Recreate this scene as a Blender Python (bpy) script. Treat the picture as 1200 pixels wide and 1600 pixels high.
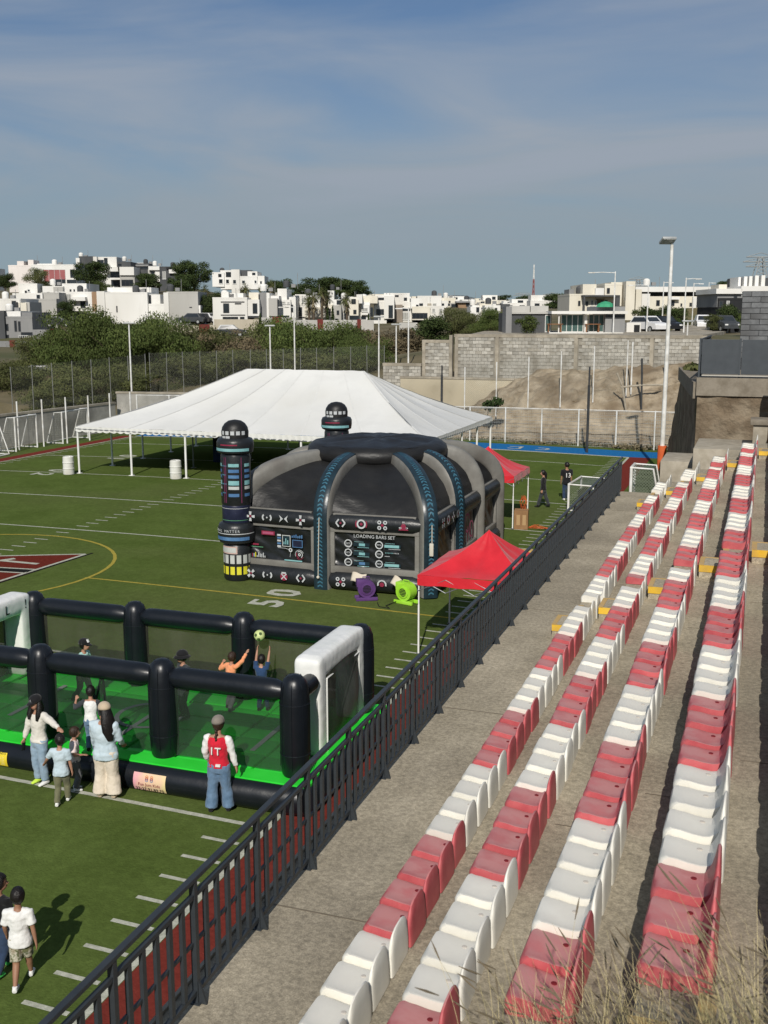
import bpy, bmesh, math, random
import numpy as np
from mathutils import Vector, Matrix, noise as mnoise
random.seed(7)
for o in list(bpy.data.objects): bpy.data.objects.remove(o)
SC = bpy.context.scene
COL = SC.collection
PI = math.pi

# ---------------------------------------------------------------- camera
F = 1687.0                                   # focal length in pixels of the 1200x1600 photograph
PITCH = math.atan(310 / F); YAW = math.atan(601 * math.cos(PITCH) / F); CH = 8.6
cam = bpy.data.cameras.new('camera'); camo = bpy.data.objects.new('camera', cam); COL.objects.link(camo)
cam.sensor_fit = 'VERTICAL'; cam.sensor_height = 36.0; cam.lens = F / 1600 * 36
cam.clip_start = 0.1; cam.clip_end = 6000
camo.location = (0, 0, CH); camo.rotation_euler = (PI / 2 - PITCH, 0, YAW)
cam.dof.use_dof = True; cam.dof.focus_distance = 22; cam.dof.aperture_fstop = 5.6
SC.camera = camo
SC.render.resolution_x = 768; SC.render.resolution_y = 1024

# ---------------------------------------------------------------- sky and sun
SUN_EL = math.radians(36); SUN_AZ = math.radians(168)      # azimuth clockwise from +Y: behind the camera, a little to its right
world = bpy.data.worlds.new('World'); SC.world = world; world.use_nodes = True
nt = world.node_tree; N = nt.nodes; L = nt.links; N.clear()
out = N.new('ShaderNodeOutputWorld'); bg = N.new('ShaderNodeBackground')
sky = N.new('ShaderNodeTexSky'); sky.sky_type = 'NISHITA'; sky.sun_disc = False
sky.sun_elevation = SUN_EL; sky.sun_rotation = SUN_AZ
sky.altitude = 1600; sky.air_density = 1.0; sky.dust_density = 1.2; sky.ozone_density = 1.6
tc = N.new('ShaderNodeTexCoord'); sep = N.new('ShaderNodeSeparateXYZ'); L.new(tc.outputs['Generated'], sep.inputs[0])
def wramp(src, stops):
    r = N.new('ShaderNodeValToRGB'); e = r.color_ramp.elements
    while len(e) < len(stops): e.new(0.5)
    for k, (p, c) in enumerate(stops): e[k].position = p; e[k].color = (c + (1,)) if isinstance(c, tuple) else (c, c, c, 1)
    L.new(src, r.inputs[0]); return r.outputs[0]
# thin high veil, thicker toward the horizon, with soft streaks
veil = wramp(sep.outputs['Z'], [(0.0, .95), (.09, .86), (.15, .58), (.25, .24), (1.0, .18)])
mp = N.new('ShaderNodeMapping'); mp.inputs['Rotation'].default_value = (0, math.radians(9), 0); mp.inputs['Scale'].default_value = (1.0, 1.0, 5.5); L.new(tc.outputs['Generated'], mp.inputs[0])
nz = N.new('ShaderNodeTexNoise'); nz.inputs['Scale'].default_value = 2.3; nz.inputs['Detail'].default_value = 6; nz.inputs['Roughness'].default_value = 0.5; nz.inputs['Distortion'].default_value = 0.7; L.new(mp.outputs[0], nz.inputs['Vector'])
streak = wramp(nz.outputs['Fac'], [(.38, 0.0), (.64, 1.0)])
low = wramp(sep.outputs['Z'], [(.03, 0.0), (.12, .75), (.4, 1.0)])
ms = N.new('ShaderNodeMath'); ms.operation = 'MULTIPLY'; L.new(streak, ms.inputs[0]); L.new(low, ms.inputs[1])
vcol = wramp(sep.outputs['Z'], [(0.0, (.62, .79, .88)), (.10, (.645, .81, .93)), (.25, (.66, .82, .99))])
cmx = N.new('ShaderNodeMix'); cmx.data_type = 'RGBA'; L.new(ms.outputs[0], cmx.inputs['Factor']); L.new(vcol, cmx.inputs[6]); cmx.inputs[7].default_value = (.80, .90, 1.07, 1)
sc_ = N.new('ShaderNodeVectorMath'); sc_.operation = 'SCALE'; sc_.inputs['Scale'].default_value = 5.55; L.new(cmx.outputs[2], sc_.inputs[0])
ad1 = N.new('ShaderNodeMath'); ad1.operation = 'MULTIPLY_ADD'; ad1.inputs[1].default_value = .62; L.new(ms.outputs[0], ad1.inputs[0]); L.new(veil, ad1.inputs[2]); ad1.use_clamp = True
mx = N.new('ShaderNodeMix'); mx.data_type = 'RGBA'; L.new(ad1.outputs[0], mx.inputs['Factor']); tn = N.new('ShaderNodeMix'); tn.data_type = 'RGBA'; tn.blend_type = 'MULTIPLY'; tn.inputs['Factor'].default_value = 1.0; L.new(sky.outputs[0], tn.inputs[6]); tn.inputs[7].default_value = (.50, .70, .88, 1); L.new(tn.outputs[2], mx.inputs[6]); L.new(sc_.outputs[0], mx.inputs[7])
L.new(mx.outputs[2], bg.inputs[0]); bg.inputs[1].default_value = 0.075; L.new(bg.outputs[0], out.inputs[0])

sun = bpy.data.lights.new('sun', 'SUN'); suno = bpy.data.objects.new('sun', sun); COL.objects.link(suno)
sun.energy = 4.2; sun.angle = math.radians(0.5); sun.color = (1.0, 0.945, 0.86)
sd = Vector((math.sin(SUN_AZ) * math.cos(SUN_EL), math.cos(SUN_AZ) * math.cos(SUN_EL), math.sin(SUN_EL)))
suno.rotation_euler = sd.to_track_quat('Z', 'Y').to_euler(); suno.location = (0, -30, 40)
SC.view_settings.view_transform = 'Standard'; SC.view_settings.look = 'None'
SC.view_settings.gamma = 1.0; SC.view_settings.use_curve_mapping = False; SC.view_settings.exposure = 0.0
SC.cycles.max_bounces = 6; SC.cycles.transparent_max_bounces = 12

# ---------------------------------------------------------------- photograph pixel -> place (used only to measure where things stand)
FW = Vector((-math.sin(YAW) * math.cos(PITCH), math.cos(YAW) * math.cos(PITCH), -math.sin(PITCH)))
RT = Vector((math.cos(YAW), math.sin(YAW), 0)); UP = RT.cross(FW); HD = Vector((-math.sin(YAW), math.cos(YAW), 0)); CP = Vector((0, 0, CH))
def ray(x, y): return FW + RT * ((x - 600) / F) + UP * ((800 - y) / F)
def at_z(x, y, z=0.0):
    r = ray(x, y); return CP + r * ((z - CH) / r.z)
def at_d(x, y, d):                            # on the upright plane d metres ahead
    r = ray(x, y); return CP + r * (d / r.dot(HD))
def at_y(x, y, Y):
    r = ray(x, y); return CP + r * (Y / r.y)
def crown(x):
    u = (x + 25.3) / 17.7; return 0.22 * max(0.0, 1 - u * u)
def on_field(x, y):
    z = 0.0
    for _ in range(8):
        p = at_z(x, y, z); z = crown(p.x)
    return p

# ---------------------------------------------------------------- materials
def rgb(h):
    h = h.lstrip('#'); c = [int(h[i:i + 2], 16) / 255 for i in (0, 2, 4)]
    return tuple(v / 12.92 if v <= .04045 else ((v + .055) / 1.055) ** 2.4 for v in c) + (1,)
MATS = {}
def mat(name, c1, c2=None, scale=3.0, rough=0.7, bump=0.0, bscale=None, detail=5, metal=0.0, rand=0.0, spec=0.3, stretch=None, coord='Object', lo=0.35, hi=0.65, alpha=None, c3=None, s3=0.4, sheen=0, bdist=0.02):
    if name in MATS: return MATS[name]
    m = bpy.data.materials.new(name); m.use_nodes = True; n = m.node_tree.nodes; l = m.node_tree.links
    b = n['Principled BSDF']; b.inputs['Roughness'].default_value = rough; b.inputs['Metallic'].default_value = metal
    b.inputs['Specular IOR Level'].default_value = spec
    if sheen: b.inputs['Sheen Weight'].default_value = sheen
    c1 = rgb(c1) if isinstance(c1, str) else tuple(c1)[:3] + (1,)
    c2 = c1 if c2 is None else (rgb(c2) if isinstance(c2, str) else tuple(c2)[:3] + (1,))
    t = n.new('ShaderNodeTexCoord'); v = t.outputs['Object' if coord == 'World' else coord]
    if coord == 'World':
        v = n.new('ShaderNodeNewGeometry').outputs['Position']
    if rand:
        oi = n.new('ShaderNodeObjectInfo'); ad = n.new('ShaderNodeVectorMath'); ad.operation = 'ADD'
        ml = n.new('ShaderNodeMath'); ml.operation = 'MULTIPLY'; ml.inputs[1].default_value = 57.0; l.new(oi.outputs['Random'], ml.inputs[0])
        l.new(v, ad.inputs[0]); l.new(ml.outputs[0], ad.inputs[1]); v = ad.outputs[0]
    if stretch:
        mpn = n.new('ShaderNodeMapping'); mpn.inputs['Scale'].default_value = stretch; l.new(v, mpn.inputs[0]); v = mpn.outputs[0]
    x = n.new('ShaderNodeTexNoise'); x.inputs['Scale'].default_value = scale; x.inputs['Detail'].default_value = detail; x.inputs['Roughness'].default_value = 0.6; l.new(v, x.inputs['Vector'])
    r = n.new('ShaderNodeValToRGB'); r.color_ramp.elements[0].position = lo; r.color_ramp.elements[1].position = hi
    r.color_ramp.elements[0].color = c1; r.color_ramp.elements[1].color = c2; l.new(x.outputs['Fac'], r.inputs[0]); c = r.outputs[0]
    if c3 is not None:
        x3 = n.new('ShaderNodeTexNoise'); x3.inputs['Scale'].default_value = s3; x3.inputs['Detail'].default_value = 4; l.new(v, x3.inputs['Vector'])
        r3 = n.new('ShaderNodeValToRGB'); r3.color_ramp.elements[0].position = .45; r3.color_ramp.elements[1].position = .7; l.new(x3.outputs['Fac'], r3.inputs[0])
        m3 = n.new('ShaderNodeMix'); m3.data_type = 'RGBA'; l.new(r3.outputs[0], m3.inputs['Factor']); l.new(c, m3.inputs[6]); m3.inputs[7].default_value = rgb(c3) if isinstance(c3, str) else tuple(c3)[:3] + (1,); c = m3.outputs[2]
    if rand:
        hs = n.new('ShaderNodeHueSaturation'); mr = n.new('ShaderNodeMapRange'); mr.inputs['To Min'].default_value = 1 - rand; mr.inputs['To Max'].default_value = 1 + rand
        l.new(oi.outputs['Random'], mr.inputs[0]); l.new(mr.outputs[0], hs.inputs['Value']); l.new(c, hs.inputs['Color']); c = hs.outputs[0]
    l.new(c, b.inputs['Base Color'])
    if bump:
        xb = n.new('ShaderNodeTexNoise'); xb.inputs['Scale'].default_value = bscale or scale * 4; xb.inputs['Detail'].default_value = 6; l.new(v, xb.inputs['Vector'])
        bp = n.new('ShaderNodeBump'); bp.inputs['Strength'].default_value = bump; bp.inputs['Distance'].default_value = bdist; l.new(xb.outputs['Fac'], bp.inputs['Height']); l.new(bp.outputs[0], b.inputs['Normal'])
    if alpha is not None: b.inputs['Alpha'].default_value = alpha
    MATS[name] = m; return m
def speckle(m, scale, amt):
    n = m.node_tree.nodes; l = m.node_tree.links; b = n['Principled BSDF']; src = b.inputs['Base Color'].links[0].from_socket
    g = n.new('ShaderNodeNewGeometry'); x = n.new('ShaderNodeTexNoise'); x.inputs['Scale'].default_value = scale; x.inputs['Detail'].default_value = 3; l.new(g.outputs['Position'], x.inputs['Vector'])
    y = n.new('ShaderNodeTexNoise'); y.inputs['Scale'].default_value = scale * .28; y.inputs['Detail'].default_value = 5; l.new(g.outputs['Position'], y.inputs['Vector'])
    a = n.new('ShaderNodeMath'); a.operation = 'MULTIPLY'; l.new(x.outputs['Fac'], a.inputs[0]); l.new(y.outputs['Fac'], a.inputs[1])
    r = n.new('ShaderNodeMapRange'); r.inputs[1].default_value = .12; r.inputs[2].default_value = .40; r.inputs[3].default_value = 1 - amt; r.inputs[4].default_value = 1 + amt; l.new(a.outputs[0], r.inputs[0])
    h = n.new('ShaderNodeHueSaturation'); l.new(r.outputs[0], h.inputs['Value']); l.new(src, h.inputs['Color']); l.new(h.outputs[0], b.inputs['Base Color']); return m
def net_mat(name, col, period, wire, diag=True, rough=.5, base=0.0):
    """thin woven or wire sheet: solid wires, open in between"""
    m = bpy.data.materials.new(name); m.use_nodes = True; n = m.node_tree.nodes; l = m.node_tree.links; b = n['Principled BSDF']
    b.inputs['Base Color'].default_value = rgb(col); b.inputs['Roughness'].default_value = rough
    t = n.new('ShaderNodeTexCoord'); s = n.new('ShaderNodeSeparateXYZ'); l.new(t.outputs['Object'], s.inputs[0])
    h = n.new('ShaderNodeMath'); h.operation = 'ADD'; l.new(s.outputs['X'], h.inputs[0]); l.new(s.outputs['Y'], h.inputs[1])
    def wave(sgn):
        if diag:
            a = n.new('ShaderNodeMath'); a.operation = 'ADD' if sgn > 0 else 'SUBTRACT'; l.new(h.outputs[0], a.inputs[0]); l.new(s.outputs['Z'], a.inputs[1]); src = a.outputs[0]
        else: src = h.outputs[0] if sgn > 0 else s.outputs['Z']
        d = n.new('ShaderNodeMath'); d.operation = 'DIVIDE'; l.new(src, d.inputs[0]); d.inputs[1].default_value = period
        f = n.new('ShaderNodeMath'); f.operation = 'FRACT'; l.new(d.outputs[0], f.inputs[0])
        k = n.new('ShaderNodeMath'); k.operation = 'LESS_THAN'; l.new(f.outputs[0], k.inputs[0]); k.inputs[1].default_value = wire / period; return k.outputs[0]
    mxn = n.new('ShaderNodeMath'); mxn.operation = 'MAXIMUM'; l.new(wave(1), mxn.inputs[0]); l.new(wave(-1), mxn.inputs[1])
    m2 = n.new('ShaderNodeMath'); m2.operation = 'MAXIMUM'; l.new(mxn.outputs[0], m2.inputs[0]); m2.inputs[1].default_value = base
    l.new(m2.outputs[0], b.inputs['Alpha']); MATS[name] = m; return m

# ---------------------------------------------------------------- mesh helpers
class MB:
    def __init__(s): s.v = []; s.f = []
    def add(s, vs, fs, M=None):
        k = len(s.v); s.v += [tuple(M @ Vector(p)) for p in vs] if M is not None else [tuple(p) for p in vs]
        s.f += [tuple(i + k for i in f) for f in fs]; return s
    def box(s, x0, x1, y0, y1, z0, z1, M=None, b=0.0):
        if b:
            pts = []; xs = (x0, x1); ys = (y0, y1); zs = (z0, z1)
            bm = bmesh.new(); bmesh.ops.create_cube(bm, size=1)
            for v in bm.verts: v.co = ((x0 + x1) / 2 + v.co.x * (x1 - x0), (y0 + y1) / 2 + v.co.y * (y1 - y0), (z0 + z1) / 2 + v.co.z * (z1 - z0))
            bmesh.ops.bevel(bm, geom=bm.edges[:], offset=b, segments=2, affect='EDGES', profile=.6)
            bm.verts.index_update(); s.add([v.co[:] for v in bm.verts], [[v.index for v in f.verts] for f in bm.faces], M); bm.free(); return s
        return s.add([(x0, y0, z0), (x1, y0, z0), (x1, y1, z0), (x0, y1, z0), (x0, y0, z1), (x1, y0, z1), (x1, y1, z1), (x0, y1, z1)],
                     [(3, 2, 1, 0), (4, 5, 6, 7), (0, 1, 5, 4), (1, 2, 6, 5), (2, 3, 7, 6), (3, 0, 4, 7)], M)
    def poly(s, pts, M=None): return s.add(pts, [tuple(range(len(pts)))], M)
    def prism(s, p2, z0, z1, M=None):
        n = len(p2); return s.add([(x, y, z0) for x, y in p2] + [(x, y, z1) for x, y in p2],
            [tuple(range(n - 1, -1, -1)), tuple(range(n, 2 * n))] + [(i, (i + 1) % n, n + (i + 1) % n, n + i) for i in range(n)], M)
    def tube(s, pts, r, n=10, cap=True, M=None, ry=None, up=None):
        pts = [Vector(p) for p in pts]; m = len(pts); rs = r if isinstance(r, (list, tuple)) else [r] * m; vs = []; fs = []; side = None
        for i in range(m):
            t = (pts[min(i + 1, m - 1)] - pts[max(i - 1, 0)]).normalized()
            if side is None:
                u = Vector(up) if up else (Vector((0, 0, 1)) if abs(t.z) < .9 else Vector((0, 1, 0))); side = t.cross(u).normalized()
            side = (side - t * side.dot(t)).normalized(); w = side.cross(t).normalized()
            k = (ry[i] if isinstance(ry, (list, tuple)) else ry) if ry else rs[i]
            for j in range(n):
                a = 2 * PI * j / n; vs.append(pts[i] + side * (math.cos(a) * rs[i]) + w * (math.sin(a) * k))
        for i in range(m - 1):
            for j in range(n): fs.append((i * n + j, i * n + (j + 1) % n, (i + 1) * n + (j + 1) % n, (i + 1) * n + j))
        if cap: fs += [tuple(range(n - 1, -1, -1)), tuple(range((m - 1) * n, m * n))]
        return s.add(vs, fs, M)
    def capsule(s, a, b, ra, rb=None, n=10, M=None):
        a = Vector(a); b = Vector(b); rb = ra if rb is None else rb; d = (b - a).normalized(); P = []; R = []
        for k in range(4): q = (k / 3) * PI / 2; P.append(a - d * (ra * math.cos(q))); R.append(max(ra * math.sin(q), ra * .08))
        for k in range(4): q = (k / 3) * PI / 2; P.append(b + d * (rb * math.sin(q))); R.append(max(rb * math.cos(q), rb * .08))
        return s.tube(P, R, n, True, M)
    def ball(s, c, rx, ry=None, rz=None, n=14, m=8, M=None):
        ry = ry or rx; rz = rz or rx; vs = [(c[0], c[1], c[2] - rz)]; fs = []
        for i in range(1, m):
            q = PI * i / m - PI / 2
            for j in range(n): a = 2 * PI * j / n; vs.append((c[0] + rx * math.cos(q) * math.cos(a), c[1] + ry * math.cos(q) * math.sin(a), c[2] + rz * math.sin(q)))
        vs.append((c[0], c[1], c[2] + rz)); T = len(vs) - 1
        for j in range(n): fs.append((0, 1 + (j + 1) % n, 1 + j)); fs.append((T, 1 + (m - 2) * n + j, 1 + (m - 2) * n + (j + 1) % n))
        for i in range(m - 2):
            for j in range(n): a = 1 + i * n + j; b = 1 + i * n + (j + 1) % n; fs.append((a, b, b + n, a + n))
        return s.add(vs, fs, M)
    def lathe(s, prof, n=20, M=None, cap=True):
        m = len(prof); vs = [(r * math.cos(2 * PI * j / n), r * math.sin(2 * PI * j / n), z) for r, z in prof for j in range(n)]
        fs = [(i * n + j, i * n + (j + 1) % n, (i + 1) * n + (j + 1) % n, (i + 1) * n + j) for i in range(m - 1) for j in range(n)]
        if cap: fs += [tuple(range(n - 1, -1, -1)), tuple(range((m - 1) * n, m * n))]
        return s.add(vs, fs, M)
    def grid(s, fn, nu, nv, M=None):
        vs = [fn(i / nu, j / nv) for j in range(nv + 1) for i in range(nu + 1)]
        fs = [(j * (nu + 1) + i, j * (nu + 1) + i + 1, (j + 1) * (nu + 1) + i + 1, (j + 1) * (nu + 1) + i) for j in range(nv) for i in range(nu)]
        return s.add(vs, fs, M)
    def mesh(s, name, m, smooth=False):
        me = bpy.data.meshes.new(name); me.from_pydata(s.v, [], s.f)
        for q in (m if isinstance(m, (list, tuple)) else [m]): me.materials.append(q)
        if smooth:
            me.polygons.foreach_set('use_smooth', [True] * len(me.polygons))
            try: me.set_sharp_from_angle(angle=math.radians(50 if smooth is True else smooth))
            except Exception: pass
        me.update(); return me
    def build(s, name, m, parent=None, smooth=False, loc=None, rz=0.0):
        return obj(name, s.mesh(name, m, smooth), parent, loc, rz)
def obj(name, me, parent=None, loc=None, rz=0.0):
    o = bpy.data.objects.new(name, me); COL.objects.link(o)
    if parent is not None: o.parent = parent
    if loc is not None: o.location = loc
    if rz: o.rotation_euler = (0, 0, rz)
    return o
def tag(o, label=None, cat=None, group=None, kind=None):
    if label: o['label'] = label
    if cat: o['category'] = cat
    if group: o['group'] = group
    if kind: o['kind'] = kind
    return o
def thing(name, label, cat, loc=(0, 0, 0), rz=0.0, group=None):
    o = bpy.data.objects.new(name, None); COL.objects.link(o); o.location = loc; o.rotation_euler = (0, 0, rz); o.empty_display_size = .2
    return tag(o, label, cat, group)
def structure(name, mb, m, smooth=False, parent=None):
    o = mb.build(name, m, parent, smooth)
    if parent is None: o['kind'] = 'structure'
    return o
def text(name, s, size, m, parent, loc, rot, ext=0.004, align='CENTER', sx=1.0, bold=0.0):
    c = bpy.data.curves.new(name, 'FONT'); c.body = s; c.size = size; c.extrude = ext; c.align_x = align; c.align_y = 'CENTER'; c.resolution_u = 2; c.offset = bold
    c.materials.append(m); tmp = bpy.data.objects.new(name, c); me = bpy.data.meshes.new_from_object(tmp); bpy.data.objects.remove(tmp); o = bpy.data.objects.new(name, me); COL.objects.link(o)
    if parent is not None: o.parent = parent
    o.location = loc; o.rotation_euler = rot; o.scale = (sx, 1, 1); return o
def T(x=0, y=0, z=0): return Matrix.Translation((x, y, z))
def RZ(a): return Matrix.Rotation(a, 4, 'Z')
def RX(a): return Matrix.Rotation(a, 4, 'X')
def RY(a): return Matrix.Rotation(a, 4, 'Y')
ORD = ['first', 'second', 'third', 'fourth', 'fifth', 'sixth', 'seventh', 'eighth', 'ninth', 'tenth', 'eleventh', 'twelfth']
# ================================================================ THE SETTING: field
m_turf = speckle(mat('turf', (.072, .104, .025), (.091, .128, .033), scale=.6, rough=1.0, bump=.5, bscale=30, coord='World', spec=.0, c3=(.096, .116, .040), s3=.12), 16, .16)
def line_mat(name, a, b): return mat(name, a, b, scale=9, rough=.95, bump=.4, bscale=40, coord='World', spec=.02, lo=.3, hi=.7, detail=7)
m_white = line_mat('white_turf', (.30, .31, .25), (.52, .52, .44)); m_yel = line_mat('yellow_turf', (.28, .22, .035), (.40, .33, .07))
m_red = line_mat('red_turf', (.13, .024, .018), (.19, .036, .027)); m_blue = line_mat('blue_turf', (.012, .10, .28), (.02, .16, .38))
m_maroon = line_mat('maroon_turf', (.10, .018, .012), (.15, .027, .018)); m_black = line_mat('black_turf', (.012, .012, .012), (.02, .02, .02))
field = MB()
field.grid(lambda u, v: (-46 + 43.4 * u, -4 + 75.6 * v, crown(-46 + 43.4 * u)), 60, 30)
field = structure('field', field, m_turf)
def paint(name, pts2, m, lift=.005, parent=field):
    """a flat patch of coloured turf following the crown of the field: pts2 is a convex outline in x, y"""
    bm = bmesh.new(); f = bm.faces.new([bm.verts.new((x, y, 0)) for x, y in pts2])
    xs = [p[0] for p in pts2]; k = max(1, int((max(xs) - min(xs)) / .8))
    for i in range(1, k):
        bmesh.ops.bisect_plane(bm, geom=bm.verts[:] + bm.edges[:] + bm.faces[:], plane_co=(min(xs) + (max(xs) - min(xs)) * i / k, 0, 0), plane_no=(1, 0, 0))
    for v in bm.verts: v.co.z = crown(v.co.x) + lift
    bmesh.ops.recalc_face_normals(bm, faces=bm.faces[:])
    for f in bm.faces:
        if f.normal.z < 0: f.normal_flip()
    me = bpy.data.meshes.new(name); bm.to_mesh(me); bm.free(); me.materials.append(m); o = obj(name, me, parent); return o
def stripe(name, x0, x1, y, w, m, lift=.005): return paint(name, [(x0, y - w / 2), (x1, y - w / 2), (x1, y + w / 2), (x0, y + w / 2)], m, lift)
XN, XF = -7.58, -42.05
DY = 6.65; Y50 = 28.85
for k in range(-3, 6):
    if k == 0: continue
    stripe('yard_line', XF, XN, Y50 + k * DY - .1, .11, m_white)
stripe('halfway_line', -20.35, XN, Y50, .10, m_yel)
for k in range(-30, 56):
    y = Y50 + k * DY / 10 - .1
    if k % 10 == 0: continue
    for x0, x1 in ((-8.40, -7.72), (-25.72, -25.14), (-41.85, -41.25)):
        if x0 < -20 and y < 26: continue
        stripe('hash_mark', x0, x1, y, .085, m_white)
for x0, x1, n in ((XN - .02, XN + .12, 'sideline'), (XF - .1, XF + .02, 'sideline')):
    paint(n, [(x0, -4), (x1, -4), (x1, 66.3), (x0, 66.3)], m_white, .006)
paint('touchline_track', [(XN + .13, -4), (-6.2, -4), (-6.2, 66.5), (XN + .13, 66.5)], m_red, .005)
paint('touchline_track', [(-43.15, -4), (XF - .1, -4), (XF - .1, 66.5), (-43.15, 66.5)], m_red, .005)
paint('end_zone_paint', [(XF, 66.5), (-5.6, 66.5), (-5.6, 69.4), (XF, 69.4)], m_blue, .005)
paint('end_line', [(XF, 66.2), (-7.5, 66.2), (-7.5, 66.5), (XF, 66.5)], m_white, .007)
# yellow centre circle, built in short chords
cc = (-25.4, 28.9); R = 5.15; nseg = 48
cb = MB()
for i in range(nseg):
    a0, a1 = 2 * PI * i / nseg, 2 * PI * (i + 1) / nseg
    q = [(cc[0] + r * math.cos(a), cc[1] + r * math.sin(a)) for r, a in ((R - .06, a0), (R + .06, a0), (R + .06, a1), (R - .06, a1))]
    cb.poly([(x, y, crown(x) + .006) for x, y in q])
cb.build('centre_circle', m_yel, field)
# midfield mark: maroon wedge with white edges and black bands, the letters IT along it
tip = (-22.33, 31.75)
paint('midfield_mark', [(-28.5, 28.72), tip, (-22.55, 26.2), (-28.5, 20.0)], m_maroon, .006)
def seg(name, a, b, w, m, lift):
    a = Vector(a); b = Vector(b); d = (b - a).normalized(); p = Vector((-d.y, d.x)) * (w / 2)
    return paint(name, [(a - p)[:], (b - p)[:], (b + p)[:], (a + p)[:]], m, lift)
seg('mark_edge', (-28.6, 28.75), tip, .13, m_white, .009); seg('mark_edge', (-22.75, 25.3), tip, .13, m_white, .009)
seg('mark_shade', (-22.6, 25.2), (-22.2, 32.0), .10, m_black, .008)
seg('mark_band', (-25.6, 28.55), (-22.55, 28.95), .42, m_black, .009)
seg('mark_band_edge', (-25.6, 28.8), (-22.5, 29.2), .11, m_white, .011); seg('mark_band_edge', (-25.6, 28.28), (-22.6, 28.65), .11, m_white, .011)
seg('mark_letter', (-24.75, 29.45), (-24.22, 30.32), .22, m_white, .011); seg('mark_letter', (-24.5, 29.9), (-22.95, 29.9), .20, m_white, .011)
for s_, x, y, flip in (('5', -13.55, Y50 - .62, 0), ('0', -13.55, Y50 + .62, 0), ('2', -36.3, Y50 + 3 * DY - .75, 1), ('0', -36.3, Y50 + 3 * DY + .62, 1), ('1', -36.1, Y50 + 4 * DY - .7, 1), ('0', -36.1, Y50 + 4 * DY + .6, 1)):
    text('yard_numeral', s_, 1.55, m_white, field, (x, y, crown(x) + .008), (0, 0, PI / 2 if not flip else -PI / 2), ext=.001, bold=.045)
for i, (s_, x) in enumerate((('C', -13.2), ('D', -15.0))):
    text('end_zone_letter', s_, 1.7, m_white, field, (x, 67.9, crown(x) + .008), (0, 0, PI), ext=.001, sx=1.2)

# ground sheet to the horizon, raised by the heights measured behind the field
CTRL = [(x, y, -.35) for x in (-46, -36, -26, -16, -6) for y in (-5, 20, 45, 69)] + [(-60, y, -.2) for y in (0, 20, 40)] + [(x, 71.5, -.2) for x in (-44, -30, -18)]
def ctrl(x, y, d): p = at_d(x, y, d); CTRL.append((p.x, p.y, p.z))
for a in ((-60, 640, 78), (40, 640, 80), (120, 640, 84), (220, 630, 84), (-60, 600, 95), (60, 600, 98), (200, 590, 100), (330, 600, 92), (450, 605, 92), (560, 600, 92),
          (330, 560, 110), (450, 560, 115), (560, 560, 118), (40, 560, 130), (140, 535, 140), (40, 545, 145), (100, 520, 170), (40, 522, 168), (-80, 540, 150), (200, 512, 172), (300, 510, 172), (380, 520, 165), (470, 518, 165), (560, 515, 170), (620, 520, 165),
          (20, 460, 225), (100, 455, 225), (180, 455, 250), (240, 455, 255), (370, 462, 250), (300, 455, 255), (420, 470, 235), (500, 470, 250), (560, 478, 250), (-120, 450, 240), (650, 485, 260), (700, 505, 180), (760, 505, 180),
          (560, 484, 420), (650, 484, 450), (760, 486, 500), (860, 487, 520), (500, 468, 300), (20, 440, 380), (200, 440, 400), (400, 466, 400), (420, 478, 600), (600, 484, 650), (800, 486, 700), (1000, 486, 600),
          (760, 525, 96), (860, 523, 96), (960, 523, 96), (1060, 523, 96), (950, 500, 150), (1060, 500, 150), (1110, 480, 160), (1180, 520, 110), (640, 560, 96), (690, 545, 96)): ctrl(*a)
CTRL += [(300 * math.sin(a) * 4 - 200, 900 + 0 * a, 9) for a in (-1, -.5, 0, .5, 1)] + [(x, 1600, 8) for x in (-1500, -900, -300, 300)] + [(6, y, 4.5) for y in (45, 60)] + [(12, 80, 6.8), (40, 40, 7), (40, 0, 8), (40, 100, 8)]
CT = np.array(CTRL)
def terrain_z(X, Y):
    X = np.atleast_1d(np.asarray(X, float)); Y = np.atleast_1d(np.asarray(Y, float)); o = np.zeros(X.shape)
    d2 = (X[..., None] - CT[:, 0]) ** 2 + (Y[..., None] - CT[:, 1]) ** 2 + 4.0; w = d2 ** -1.8
    return (w * CT[:, 2]).sum(-1) / w.sum(-1)
m_soil = mat('dry_ground', (.10, .085, .045), (.17, .14, .085), scale=.25, rough=.95, bump=.5, bscale=3, coord='World', c3=(.07, .075, .03), s3=.06, bdist=.1)
us = np.sign(np.linspace(-1, 1, 111)) * np.abs(np.linspace(-1, 1, 111)) ** 2.2 * 1500 - 40
vs = 71.6 + (np.linspace(0, 1, 110) ** 2.6) * 2400
gx, gy = np.meshgrid(us, vs); gz = terrain_z(gx, gy); g_ = MB(); nu = len(us)
gz[0] -= 2.5; g_.v = list(zip(gx.ravel(), gy.ravel(), gz.ravel())); g_.f = [(j * nu + i, j * nu + i + 1, (j + 1) * nu + i + 1, (j + 1) * nu + i) for j in range(len(vs) - 1) for i in range(nu - 1)]
structure('terrain', g_, m_soil, True)
near = MB(); near.box(-1540, -46, -300, 71.6, -.6, -.05); near.box(-46, 1460, -300, -4, -.6, -.05); near.box(5.5, 1460, -4, 71.6, -.6, -.05); structure('ground', near, m_soil)

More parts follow.
